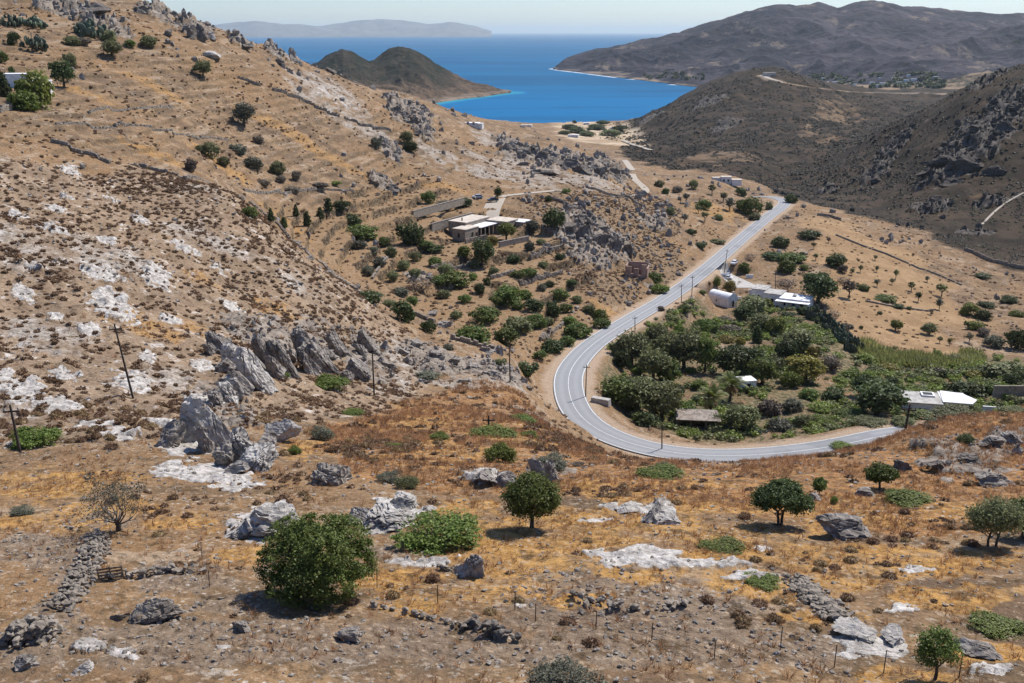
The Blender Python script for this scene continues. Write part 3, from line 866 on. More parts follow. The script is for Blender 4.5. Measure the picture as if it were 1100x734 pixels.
MOUNT_COAST = [(594,4300),(600,4150),(620,3950),(640,3720),(670,3430),(700,3200),(735,2950),(760,2820),(800,2700),(870,2560),(1000,2480),(1100,2450),(1350,2400)]
def build_far():
    far_hill('mountain', mountain_material(),
        [(594,76,4330),(598,71,4340),(606,64,4360),(620,60,4400),(640,53,4430),(660,48,4450),(700,42,4500),(735,33,4550),(770,22,4600),(800,12,4650),(822,7,4650),(842,5.5,4700),(856,7,4700),(870,5,4700),(880,4,4700),
         (900,8,4700),(912,4,4650),(925,2,4600),(945,3,4600),(960,4,4600),(985,7,4600),(1010,9,4600),(1050,14,4600),(1075,16,4600),(1100,16,4600),(1200,26,4500),(1350,40,4300)],
        MOUNT_COAST, 594, 1350, 800, 330, 0.5, 185, 1.25, 950.0, 5,
        pale=lambda us, kk, z, x, y: np.where((us > 855) & (kk < 0.10), 1.0, 0.0))
    far_hill('headland', headland_material(),
        [(290,92,2600),(315,80,2600),(340,67,2600),(356,57,2600),(368,53,2600),(378,55,2600),(390,63,2600),(397,67,2600),(405,62,2640),(418,53,2650),(428,50,2650),(440,52,2650),(455,59,2660),(470,69,2680),(485,78,2700),(496,84,2700),(510,88.5,2690),(525,92.5,2680),(538,96.5,2660),(551,99.5,2640)],
        [(290,1990),(400,2040),(440,2090),(480,2280),(500,2370),(520,2440),(535,2530),(549,2600)], 290, 549, 300, 140, 0.45, 46, 1.55, 130.0, 8,
        pale=lambda us, kk, z, x, y: smooth(0.62, 0.42, kk + 0.25 * (fbm(x / 60, y / 60, 3, 4) - 0.5)) + smooth(470, 500, us))
    isl = simple('island_ground', (0.115, 0.12, 0.125), (0.17, 0.17, 0.17), 0.002, 0.95, 0)
    far_hill('island', isl, [(180,33.5,30000),(225,27,30000),(255,24,30000),(275,22.5,30000),(290,24.5,30000),(305,26,30000),(320,26,30000),(345,29,30000),(366,33.5,30000)],
        [(180,28000),(366,28000)], 180, 366, 160, 24, 0.4, 150, 1.0, 1500.0, 3)
    far_hill('island', isl, [(300,33.5,32000),(345,28,32000),(365,25,32000),(385,22,32000),(412,20.5,32000),(432,22,32000),(445,23.5,32000),(460,26,32000),(472,25,32000),(482,23.5,32000),(495,25,32000),(510,28,32000),(528,33.5,32000)],
        [(300,30000),(528,30000)], 300, 528, 180, 24, 0.4, 150, 1.0, 1500.0, 4)

def build_sea():
    us = np.linspace(-0.9, 0.9, 400)
    ys = np.concatenate([np.linspace(1500, 4600, 320), np.geomspace(4700, 110000, 70)])
    X, Y = us[None] * ys[:, None], np.repeat(ys[:, None], len(us), 1)
    V = np.stack([X, Y, np.zeros_like(X)], -1)
    ii = np.arange(X.size).reshape(X.shape)
    Fq = np.stack([ii[:-1, :-1], ii[:-1, 1:], ii[1:, 1:], ii[1:, :-1]], -1).reshape(-1, 4)
    me = mesh_from('sea', V.reshape(-1, 3), Fq, True)
    # distance off the shores decides how deep and blue the water is
    pu = us * 1100 / 1.0 * 1.03 + 550
    mc = np.interp(pu, [p[0] for p in MOUNT_COAST], [p[1] * 1.034 for p in MOUNT_COAST])
    dm = np.where((pu[None] > 590), mc[None] - Y, 9e3)
    hcst = np.interp(pu, [290,400,440,480,500,520,535,549], [q * 1.034 for q in (1990,2040,2090,2280,2370,2440,2530,2600)])
    dh = np.where((pu[None] < 565), np.abs(hcst[None] - Y) + np.maximum(pu[None] - 549, 0) * 2.6, 9e3)
    db = np.abs(Y - 1918)
    wob = 1 + 0.5 * (fbm(X / 120, Y / 120, 3, 71) - 0.5)
    bay = smooth(3300, 2300, Y) * 0.5
    shal = np.maximum.reduce([bay, 0.0 * db, smooth(220, 10, dh * wob) * 0.9, smooth(60, 10, np.abs(dm)) * 0.8])
    shal = np.where((db > 150) & (dh > 170) & (np.abs(dm) > 60), bay, shal)
    a = me.attributes.new('shallow', 'FLOAT', 'POINT'); a.data.foreach_set('value', np.clip(shal, 0, 1).astype(np.float32).ravel())
    foam = np.maximum(smooth(70, 25, np.abs(dm - 10)) * ((pu[None] < 665) | (fbm(X / 90, Y / 90, 2, 72) > 0.62)), 0.0 * Y)
    a = me.attributes.new('foam', 'FLOAT', 'POINT'); a.data.foreach_set('value', np.clip(foam, 0, 1).astype(np.float32).ravel())
    o = obj('sea', me, sea_material())
    tag(o, kind='structure')

SUN_AZ, SUN_EL = math.radians(47), math.radians(53)
def build_light():
    w = bpy.data.worlds.new('World'); SC.world = w
    w.use_nodes = True
    nt = w.node_tree; nt.nodes.clear()
    out = nt.nodes.new('ShaderNodeOutputWorld'); bg = nt.nodes.new('ShaderNodeBackground')
    sky = nt.nodes.new('ShaderNodeTexSky'); sky.sky_type = 'NISHITA'; sky.sun_disc = False
    sky.sun_elevation = SUN_EL; sky.sun_rotation = SUN_AZ
    sky.altitude = 150; sky.air_density = 1.0; sky.dust_density = 0.45; sky.ozone_density = 3.0
    bg.inputs['Strength'].default_value = 0.105
    tint = nt.nodes.new('ShaderNodeMix'); tint.data_type = 'RGBA'; tint.blend_type = 'MULTIPLY'; tint.inputs[0].default_value = 1.0
    tint.inputs[7].default_value = (0.86, 0.97, 1.17, 1)
    nt.links.new(sky.outputs[0], tint.inputs[6]); nt.links.new(tint.outputs[2], bg.inputs['Color']); nt.links.new(bg.outputs[0], out.inputs['Surface'])
    l = bpy.data.lights.new('sun', 'SUN'); l.energy = 5.0; l.angle = math.radians(0.53); l.color = (1.0, 0.94, 0.86)
    o = bpy.data.objects.new('sun', l); C.objects.link(o)
    d = Vector((math.sin(SUN_AZ) * math.cos(SUN_EL), math.cos(SUN_AZ) * math.cos(SUN_EL), math.sin(SUN_EL)))
    o.rotation_euler = d.to_track_quat('Z', 'Y').to_euler()
    o.location = d * 400 + Vector((0, 200, 100))

def build_haze():
    mb = MB().span(-110000, 110000, -60, 112000, -8, 520)
    N = NT('haze_air')
    p = N.n('ShaderNodeVolumePrincipled')
    p.inputs['Color'].default_value = (0.76, 0.91, 1.0, 1)
    p.inputs['Density'].default_value = 2.3e-5
    p.inputs['Anisotropy'].default_value = 0.25
    N.t.links.new(p.outputs[0], N.out.inputs['Volume'])
    o = mb.build('haze', N.m)
    tag(o, kind='stuff')

def build_camera():
    cam = bpy.data.cameras.new('camera'); cam.sensor_width = 36.0; cam.lens = 36.0 * F / 1100.0
    cam.clip_start = 0.5; cam.clip_end = 150000
    o = bpy.data.objects.new('camera', cam); C.objects.link(o)
    o.location = (0, 0, CAMZ); o.rotation_euler = (math.pi / 2 - PITCH, 0, 0)
    SC.camera = o
    SC.view_settings.view_transform = 'Standard'; SC.view_settings.look = 'None'
    SC.view_settings.exposure = 0.25; SC.view_settings.gamma = 1.0
    SC.cycles.max_bounces = 5; SC.cycles.diffuse_bounces = 2; SC.cycles.glossy_bounces = 2
    SC.cycles.transparent_max_bounces = 6; SC.cycles.volume_bounces = 0
# ================================================================= MATERIALS for things
def leaf_material(name, c1, c2, trans=0.30):
    N = NT(name)
    r = N.rand()
    c = N.mix(N.noise(2.2, 4, 0.7), c1, c2)
    c = N.mix(N.step(N.noise(0.09, 4, 0.65), 0.58, 0.44, 0.0, 0.45), c, tuple(x * 0.55 for x in c1))
    c = N.mix(N.step(N.noise(9.0, 2, 0.6), 0.55, 0.7), c, tuple(min(1, x * 1.7 + 0.01) for x in c2))
    hsv = N.n('ShaderNodeHueSaturation')
    N.put(hsv.inputs['Color'], c)
    N.put(hsv.inputs['Hue'], N.step(r, 0.0, 1.0, 0.485, 0.515))
    N.put(hsv.inputs['Value'], N.step(r, 0.0, 1.0, 0.78, 1.25))
    b = N.n('ShaderNodeBsdfPrincipled')
    N.put(b.inputs['Base Color'], hsv.outputs[0]); b.inputs['Roughness'].default_value = 0.55
    b.inputs['Specular IOR Level'].default_value = 0.25
    t = N.n('ShaderNodeBsdfTranslucent'); N.put(t.inputs['Color'], hsv.outputs[0])
    m = N.n('ShaderNodeMixShader'); m.inputs[0].default_value = trans
    N.t.links.new(b.outputs[0], m.inputs[1]); N.t.links.new(t.outputs[0], m.inputs[2])
    N.t.links.new(m.outputs[0], N.out.inputs['Surface'])
    return N.m

def rock_material(name, dark, mid, pale, pale_lo=0.45):
    N = NT(name)
    c = N.mix(N.step(N.noise(1.1, 6, 0.72), 0.34, 0.60), dark, mid)
    c = N.mix(N.step(N.noise(0.7, 6, 0.7), pale_lo, pale_lo + 0.2), c, pale)
    c = N.mix(N.step(N.noise(4.5, 5, 0.75), 0.58, 0.70), c, tuple(x * 0.55 for x in dark))
    c = N.mix(N.step(N.noise(1.8, 4, 0.7), 0.62, 0.72), c, (0.24, 0.17, 0.10))
    N.bsdf(c, 0.95, N.bump(N.math('ADD', N.noise(3, 7, 0.75), N.voro(2.6)), 0.9, 0.18), 0.12)
    return N.m

M = {}
def make_materials():
    M['dark'] = leaf_material('dark_leaves', (0.0502, 0.0684, 0.0205), (0.0958, 0.1208, 0.0388))
    M['green'] = leaf_material('green_leaves', (0.0844, 0.1197, 0.0251), (0.1573, 0.1938, 0.0456))
    M['bright'] = leaf_material('bright_leaves', (0.100, 0.140, 0.022), (0.180, 0.215, 0.044))
    M['lime'] = leaf_material('lime_leaves', (0.1482, 0.1881, 0.0319), (0.2508, 0.2793, 0.0684))
    M['yellow'] = leaf_material('yellow_leaves', (0.17, 0.145, 0.030), (0.27, 0.22, 0.055))
    M['olive'] = leaf_material('olive_leaves', (0.1254, 0.1391, 0.0570), (0.2337, 0.2394, 0.1049))
    M['sage'] = leaf_material('sage_leaves', (0.105, 0.108, 0.070), (0.185, 0.185, 0.130))
    M['dry'] = leaf_material('dry_leaves', (0.125, 0.100, 0.075), (0.22, 0.18, 0.135), 0.2)
    M['cushion'] = leaf_material('dry_scrub', (0.160, 0.098, 0.050), (0.275, 0.178, 0.095), 0.3)
    M['heath'] = leaf_material('dark_heath', (0.020, 0.022, 0.010), (0.054, 0.044, 0.024), 0.1)
    M['grass'] = leaf_material('straw_grass', (0.42, 0.240, 0.078), (0.56, 0.345, 0.128), 0.45)
    M['rustgrass'] = leaf_material('rust_grass', (0.34, 0.190, 0.080), (0.50, 0.300, 0.132), 0.45)
    M['reed'] = leaf_material('reed_leaves', (0.20, 0.24, 0.06), (0.40, 0.41, 0.16), 0.5)
    M['cactus'] = leaf_material('cactus_pads', (0.065, 0.085, 0.052), (0.105, 0.130, 0.085), 0.0)
    M['palmdead'] = leaf_material('dead_fronds', (0.22, 0.115, 0.035), (0.33, 0.19, 0.07), 0.1)
    M['bark'] = simple('bark', (0.055, 0.042, 0.032), (0.12, 0.095, 0.072), 6.0, 0.95, 0.6, 0.04)
    M['twig'] = simple('twig_bark', (0.105, 0.085, 0.070), (0.20, 0.17, 0.145), 5.0, 0.95, 0.4, 0.02)
    M['rock_pale'] = rock_material('pale_limestone', (0.25, 0.225, 0.20), (0.44, 0.41, 0.37), (0.56, 0.53, 0.49))
    M['rock_grey'] = rock_material('grey_limestone', (0.145, 0.125, 0.108), (0.30, 0.268, 0.235), (0.43, 0.395, 0.355), 0.5)
    M['rock_dark'] = rock_material('dark_stone', (0.095, 0.082, 0.072), (0.205, 0.178, 0.152), (0.33, 0.295, 0.255), 0.55)
    M['rock_black'] = rock_material('dark_crag', (0.040, 0.035, 0.031), (0.110, 0.096, 0.083), (0.19, 0.172, 0.152), 0.56)
    M['rubble'] = rock_material('rubble_stone', (0.19, 0.162, 0.134), (0.34, 0.298, 0.252), (0.50, 0.455, 0.40), 0.5)
    M['drystone'] = rock_material('drystone_wall', (0.18, 0.152, 0.122), (0.33, 0.285, 0.235), (0.43, 0.38, 0.315), 0.55)
    M['villa_stone'] = simple('villa_stone', (0.24, 0.20, 0.155), (0.38, 0.32, 0.25), 1.4, 0.9, 0.5, 0.06)
    M['white'] = simple('whitewash', (0.62, 0.61, 0.59), (0.80, 0.79, 0.77), 0.8, 0.85, 0.2, 0.02)
    M['white_roof'] = simple('white_roof_paint', (0.66, 0.67, 0.68), (0.84, 0.84, 0.84), 0.5, 0.8, 0.1, 0.02)
    M['grey_roof'] = simple('grey_roof_screed', (0.30, 0.285, 0.265), (0.46, 0.44, 0.41), 0.6, 0.9, 0.2, 0.02)
    M['beige_roof'] = simple('beige_roof_screed', (0.46, 0.40, 0.33), (0.60, 0.54, 0.46), 0.6, 0.9, 0.2, 0.02)
    M['tile_roof'] = simple('old_brown_roof', (0.20, 0.165, 0.135), (0.36, 0.31, 0.265), 1.2, 0.9, 0.3, 0.04)
    M['pink'] = simple('faded_red_plaster', (0.27, 0.175, 0.14), (0.40, 0.28, 0.22), 1.0, 0.9, 0.4, 0.04)
    M['concrete'] = simple('concrete', (0.33, 0.31, 0.28), (0.48, 0.455, 0.42), 0.6, 0.9, 0.2, 0.02)
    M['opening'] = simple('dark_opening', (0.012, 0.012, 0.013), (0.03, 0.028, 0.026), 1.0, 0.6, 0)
    M['blue'] = simple('blue_paint', (0.05, 0.12, 0.28), (0.07, 0.16, 0.34), 2.0, 0.6, 0)
    M['wood'] = simple('weathered_wood', (0.115, 0.085, 0.06), (0.24, 0.19, 0.14), 4.0, 0.9, 0.4, 0.02)
    M['pole'] = simple('pole_wood', (0.040, 0.032, 0.027), (0.085, 0.068, 0.055), 3.0, 0.9, 0.3, 0.02)
    M['polegrey'] = simple('pole_grey', (0.12, 0.12, 0.12), (0.19, 0.185, 0.18), 3.0, 0.8, 0.2, 0.02)
    M['rust_iron'] = simple('rusty_iron', (0.06, 0.042, 0.034), (0.12, 0.085, 0.062), 8.0, 0.8, 0)
    M['carwhite'] = simple('white_car_paint', (0.72, 0.73, 0.74), (0.78, 0.78, 0.78), 1.0, 0.25, 0, spec=0.5)
    M['carsilver'] = simple('silver_car_paint', (0.42, 0.44, 0.46), (0.50, 0.51, 0.53), 1.0, 0.3, 0, spec=0.5)
    M['cardark'] = simple('dark_car_paint', (0.035, 0.038, 0.045), (0.05, 0.055, 0.06), 1.0, 0.25, 0, spec=0.5)
    M['glass'] = simple('car_glass', (0.015, 0.018, 0.02), (0.02, 0.024, 0.028), 1.0, 0.1, 0, spec=0.6)
    M['tyre'] = simple('tyre_rubber', (0.012, 0.012, 0.012), (0.02, 0.02, 0.02), 3.0, 0.9, 0)
    M['lamp'] = simple('lamp_glass', (0.6, 0.6, 0.6), (0.7, 0.7, 0.7), 3.0, 0.2, 0, spec=0.6)

# ================================================================= leaf clouds, branches, rocks
def unit(v):
    return v / (np.linalg.norm(v, axis=-1, keepdims=True) + 1e-9)

def leaf_cloud(lobes, ncl, nl, leaf, seed, spread=0.2, up=0.25, long=1.5):
    """lobes [(cx,cy,cz,rx,ry,rz)]; ncl clumps of nl leaves over the lobes in proportion to their size"""
    r = np.random.default_rng(seed)
    L = np.array(lobes, float)
    wt = (L[:, 3] * L[:, 5]) ; wt /= wt.sum()
    li = r.choice(len(L), ncl, p=wt)
    d = unit(r.normal(size=(ncl, 3)) + np.array([0, 0, up]))
    rad = 0.55 + 0.5 * r.random((ncl, 1)) ** 0.6
    cen = L[li, :3] + d * L[li, 3:6] * rad
    cs = spread * (0.6 + 0.8 * r.random((ncl, 1))) * np.minimum(L[li, 3:4], L[li, 5:6])
    k = np.repeat(np.arange(ncl), nl)
    p = cen[k] + r.normal(size=(len(k), 3)) * cs[k] * np.array([1, 1, 0.75])
    p[:, 2] = np.maximum(p[:, 2], 0.01)
    nrm = unit(d[k] + 0.9 * r.normal(size=(len(k), 3)) + np.array([0, 0, 0.35]))
    t = unit(np.cross(nrm, r.normal(size=(len(k), 3))))
    b = np.cross(nrm, t)
    s = leaf * (0.6 + 0.8 * r.random((len(k), 1)))
    V = np.stack([p - t * s * long * 0.5, p + b * s * 0.5, p + t * s * long * 0.5, p - b * s * 0.5], 1)
    return V.reshape(-1, 3), np.arange(len(k) * 4).reshape(-1, 4)

def branch_tubes(mb, p, d, length, rad, depth, r, split=2, spread=0.6, gn=6, droop=0.0, tips=None):
    n = 4
    pts, rads = [p], [rad]
    q = Vector(p); dd = Vector(d).normalized()
    for i in range(n):
        dd = (dd + Vector((r.uniform(-1, 1), r.uniform(-1, 1), r.uniform(-0.6, 0.8) - droop)) * 0.22).normalized()
        q = q + dd * (length / n)
        pts.append(tuple(q)); rads.append(rad * (1 - 0.45 * (i + 1) / n))
    mb.tube(pts, rads, max(3, gn), cap=(depth == 0))
    if depth == 0:
        if tips is not None: tips.append(tuple(q))
        return
    for k in range(split + (1 if r.random() < 0.4 else 0)):
        a = Vector((r.uniform(-1, 1), r.uniform(-1, 1), r.uniform(-0.3, 0.8)))
        nd = (dd + a * spread).normalized()
        j = r.choice([2, 3, 4]) if k else 4
        branch_tubes(mb, pts[j], nd, length * r.uniform(0.62, 0.85), rads[j] * 0.72, depth - 1, r, split, spread, gn - 1, droop, tips)

def ico(sub):
    bm = bmesh.new(); bmesh.ops.create_icosphere(bm, subdivisions=sub, radius=1.0)
    V = np.array([v.co[:] for v in bm.verts]); bm.verts.index_update()
    Fc = np.array([[v.index for v in f.verts] for f in bm.faces]); bm.free()
    return V, Fc
ICO = {k: ico(k) for k in (1, 2, 3, 4, 5)}

def n3(V, f, seed):
    a = vnoise(V[:, 0]*f + V[:, 2]*f*0.71 + 3.1, V[:, 1]*f - V[:, 2]*f*0.43, seed)
    b = vnoise(V[:, 1]*f*1.03 + 9.2, V[:, 2]*f + V[:, 0]*f*0.37, seed + 3)
    return (a + b) / 2 - 0.5

def rock_verts(sub, seed, cuts=14, rough=0.12, cutmin=0.55, joints=5, lump=0.65, blocky=0.72):
    r = np.random.default_rng(seed)
    V, Fc = ICO[sub]
    V = np.sign(V) * np.abs(V) ** blocky
    V = V * (1 + lump * n3(V, 1.3, seed))[:, None]
    for q in range(cuts):
        nn = unit(r.normal(size=3) * np.array([1, 1, 0.7])); h = r.uniform(cutmin * 0.62, 0.92)
        s = V @ nn - h
        V = V - np.where(s > 0, s, 0)[:, None] * nn * 0.97
    # joints: a few planes of weakness that step the surface in and out
    for q in range(joints):
        nn = unit(r.normal(size=3)); t = (V @ nn) * r.uniform(1.6, 3.8) + r.random()
        V = V * (1 - 0.16 * smooth(0.10, 0.0, np.abs(t - np.round(t))) )[:, None]
    # broad foot, so that it grows out of the ground
    V[:, :2] *= (1 + 0.12 * smooth(0.2, -0.8, V[:, 2]))[:, None]
    V = V * (1 + rough * (n3(V, 4.0, seed + 1) + 0.6 * n3(V, 9.0, seed + 2)))[:, None]
    return V, Fc

def rock_mesh(name, sub, seed, size, cuts=14, rough=0.14, rz=0.0, tilt=(0, 0), cutmin=0.55, foot=0.22):
    V, Fc = rock_verts(sub, seed, cuts, rough, cutmin, *((3, 0.4, 0.58) if foot < .2 else (4, 0.55, 0.68)))
    V = V * (np.array(size) / 2)
    R = np.array(Matrix.Rotation(rz, 3, 'Z') @ Matrix.Rotation(tilt[1], 3, 'Y') @ Matrix.Rotation(tilt[0], 3, 'X'))
    V = V @ R.T
    zh = V[:, 2] / max(np.abs(V[:, 2]).max(), 1e-6)
    V[:, :2] *= (1 + foot * smooth(0.3, -0.7, zh))[:, None]
    return mesh_from(name, V, Fc, False), V

def lobe_set(r, base, n, spread, size, flat=0.7):
    out = [base]
    for _ in range(n):
        a = r.uniform(0, 2*math.pi); q = spread * r.uniform(0.5, 1.0)
        s = size * r.uniform(0.7, 1.25)
        out.append((base[0] + math.cos(a)*q*base[3]*2, base[1] + math.sin(a)*q*base[4]*2, max(s*flat*0.8, base[2] + r.uniform(-0.5, 0.55)*base[5]), s, s, s*flat))
    return out

PRO = {}
def make_protos():
    r = random.Random(5)
    for k in range(6):   # bushes of unit width and about 0.75 high
        V, Fc = leaf_cloud(lobe_set(r, (0, 0, 0.28, 0.34, 0.34, 0.32), 9, 0.55, 0.17), 240, 14, 0.046, 100 + k, 0.2)
        PRO['bush%d' % k] = mesh_from('bush', V, Fc)
    for k in range(4):   # finer bushes for close by
        V, Fc = leaf_cloud(lobe_set(r, (0, 0, 0.28, 0.34, 0.34, 0.32), 11, 0.55, 0.16), 520, 17, 0.021, 150 + k, 0.17)
        PRO['near%d' % k] = mesh_from('bush', V, Fc)
    for k in range(4):   # crowns of unit width over a short trunk, overall unit height
        V, Fc = leaf_cloud(lobe_set(r, (0, 0, 0.52, 0.36, 0.36, 0.34), 10, 0.52, 0.18), 260, 14, 0.046, 200 + k, 0.2)
        PRO['crown%d' % k] = mesh_from('crown', V, Fc)
        mb = MB()
        mb.tube([(0, 0, -0.08), (0.02, 0.01, 0.2), (-0.01, 0.02, 0.42)], [0.055, 0.042, 0.034], 7)
        for a in range(4):
            t = a * 1.6 + k
            mb.tube([(0, 0.01, 0.3), (math.cos(t)*0.13, math.sin(t)*0.13, 0.48), (math.cos(t)*0.26, math.sin(t)*0.26, 0.66)], [0.03, 0.02, 0.009], 5)
        PRO['trunk%d' % k] = mb.mesh('trunk')
    for k in range(3):   # small orchard trees with thin crowns
        V, Fc = leaf_cloud(lobe_set(r, (0, 0, 0.64, 0.30, 0.30, 0.24), 4, 0.45, 0.16), 60, 9, 0.08, 260 + k, 0.3)
        PRO['thin%d' % k] = mesh_from('crown', V, Fc)
        mb = MB()
        mb.tube([(0, 0, -0.08), (0.03, 0.0, 0.22), (0.0, 0.02, 0.45)], [0.05, 0.038, 0.028], 6)
        for a in range(3):
            t = a * 2.1 + k
            mb.tube([(0.02, 0.0, 0.28), (math.cos(t)*0.2, math.sin(t)*0.2, 0.55)], [0.026, 0.01], 5)
        PRO['thintrunk%d' % k] = mb.mesh('trunk')
    for k in range(2):
        V, Fc = leaf_cloud([(0, 0, 0.25, 0.40, 0.40, 0.25), (0, 0, 0.55, 0.30, 0.30, 0.26), (0, 0, 0.84, 0.15, 0.15, 0.18)], 120, 10, 0.085, 300 + k, 0.25)
        PRO['cone%d' % k] = mesh_from('bush', V, Fc)
    for k in range(3):   # low spreading mats
        V, Fc = leaf_cloud(lobe_set(r, (0, 0, 0.22, 0.36, 0.36, 0.20), 9, 0.45, 0.18, 0.8), 420, 16, 0.027, 330 + k, 0.2, 0.6)
        PRO['mat%d' % k] = mesh_from('bush', V, Fc)
    for k in range(2):   # leafless twiggy shrubs
        mb = MB(); rr = random.Random(40 + k)
        for a in range(6):
            t = a * 1.05
            branch_tubes(mb, (0.03*math.cos(t), 0.03*math.sin(t), 0), (math.cos(t)*0.8, math.sin(t)*0.8, 0.9), 0.30, 0.022, 3, rr, 2, 0.75, 5)
        V2, F2 = leaf_cloud([(0, 0, 0.4, 0.42, 0.42, 0.34)], 90, 6, 0.045, 360 + k, 0.3)
        PRO['bare%d' % k] = mesh_from('shrub', np.concatenate([np.array(mb.V), V2]), [np.array([f for f in mb.F if len(f) == 4]), F2 + len(mb.V)])
    for k in range(2):   # prickly pear clumps: flat oval pads on pads
        rr = np.random.default_rng(70 + k)
        Vb, Fb = ICO[2]
        Vs, Fs, b = [], [], 0
        for i in range(70):
            a = rr.uniform(0, 6.28); q = 0.45 * math.sqrt(rr.random()); h = rr.uniform(0.06, 0.55) * (1.1 - q)
            V = Vb * np.array([0.075, 0.016, 0.11]) * rr.uniform(0.8, 1.35)
            R = np.array(Matrix.Rotation(rr.uniform(0, 6.28), 3, 'Z') @ Matrix.Rotation(rr.uniform(-0.6, 0.6), 3, 'Y'))
            Vs.append(V @ R.T + np.array([q*math.cos(a), q*math.sin(a), h])); Fs.append(Fb + b); b += len(Vb)
        PRO['cactus%d' % k] = mesh_from('prickly_pear', np.concatenate(Vs), np.concatenate(Fs), True)
    for k in range(5):   # dead cushion scrub: a dome of fine twigs
        rr = np.random.default_rng(500 + k)
        d = unit(rr.normal(size=(420, 3)) + np.array([0, 0, 0.5])); d[:, 2] = np.abs(d[:, 2])
        ln = 0.5 * (0.72 + 0.4 * rr.random((420, 1))) * (1 + 0.35 * n3(d, 2.0, k))[:, None]
        tip = d * ln * np.array([1, 1, 0.85]); base = tip * 0.45 + rr.normal(size=(420, 3)) * 0.02
        side = unit(np.cross(d, rr.normal(size=(420, 3)))) * 0.045
        V = np.stack([base - side, base + side, tip], 1).reshape(-1, 3)
        Vd = ICO[2][0] * np.array([0.40, 0.40, 0.32]) * (1 + 0.4 * n3(ICO[2][0], 2.2, 9 + k))[:, None]
        PRO['cushion%d' % k] = mesh_from('dry_shrub', np.concatenate([V, Vd]), np.concatenate([np.arange(1260).reshape(-1, 3), ICO[2][1] + 1260]))
    for k in range(6):
        V, Fc = rock_verts(2, 800 + k, 10, 0.15)
        PRO['stone%d' % k] = mesh_from('stone', V * 0.5, Fc)
# ================================================================= PLACING
def at(u, v):
    g = Gp(u, v)
    return g

def rot_rand():
    return random.uniform(0, 2 * math.pi)

SHAPES = {'b': ('bush', 6), 'm': ('mat', 3), 'c': ('cone', 2), 'd': ('bare', 2), 'k': ('cactus', 2)}
NAMES = {'b': 'bush', 'm': 'spreading_bush', 'c': 'conical_bush', 'd': 'dry_bush', 'k': 'prickly_pear'}
CATS = {'b': 'bush', 'm': 'bush', 'c': 'bush', 'd': 'bush', 'k': 'cactus'}
cnt = [0]
def plant(u, v, w, h, form, col, label, group=None):
    """(u, v) centre of the plant in the photo, w x h its size there in pixels"""
    g = at(u, v + h * 0.42)
    if g is None:
        print('no ground at', u, v); return None
    d = depth_of(g)
    k_ = 1.1 if group == GRO else (0.92 if group == FLD else (1.02 if group == VAL else 1.14))
    W, Hh = w * d / F * k_, h * d / F * k_ * (1.18 if group == GRO else 1.0)
    cnt[0] += 1
    k = cnt[0]
    if form in 't':
        o = empty('tree', (g[0], g[1], g[2] - 0.05), rot_rand(), (W, W, max(Hh, 0.55 * W)))
        obj('trunk', PRO['trunk%d' % (k % 4)], M['bark'], o)
        obj('crown', PRO['crown%d' % (k % 4)], M[col], o)
        tag(o, label, 'tree', group)
        return o
    if form == 'o':
        o = empty('olive_tree', (g[0], g[1], g[2] - 0.05), rot_rand(), (W, W, max(Hh, 0.7 * W)))
        obj('trunk', PRO['thintrunk%d' % (k % 3)], M['bark'], o)
        obj('crown', PRO['thin%d' % (k % 3)], M[col], o)
        tag(o, label, 'tree', group)
        return o
    nm, nv = SHAPES[form]
    if group == FGB and form == 'b': nm, nv = 'near', 4
    if group == FGB and form == 'm': col = 'bright'
    o = obj(NAMES[form], PRO['%s%d' % (nm, k % nv)], M[col if form != 'k' else 'cactus'])
    hr = {'b': 0.75, 'm': 0.45, 'c': 1.0, 'd': 0.8, 'k': 0.62}[form]
    # seen from above a low plant shows its depth as well as its height
    el = math.atan2(CAMZ - g[2], g[1])
    hz = (Hh - W * math.sin(el) * 0.75) / math.cos(el) / hr
    hz = min(max(hz, (0.5 if nm == 'near' else 0.35) * W), 1.6 * W)
    o.location = (g[0], g[1], g[2] - 0.04 * W)
    o.rotation_euler = (0, 0, rot_rand())
    o.scale = (W, W, hz)
    tag(o, label, CATS[form], group)
    return o

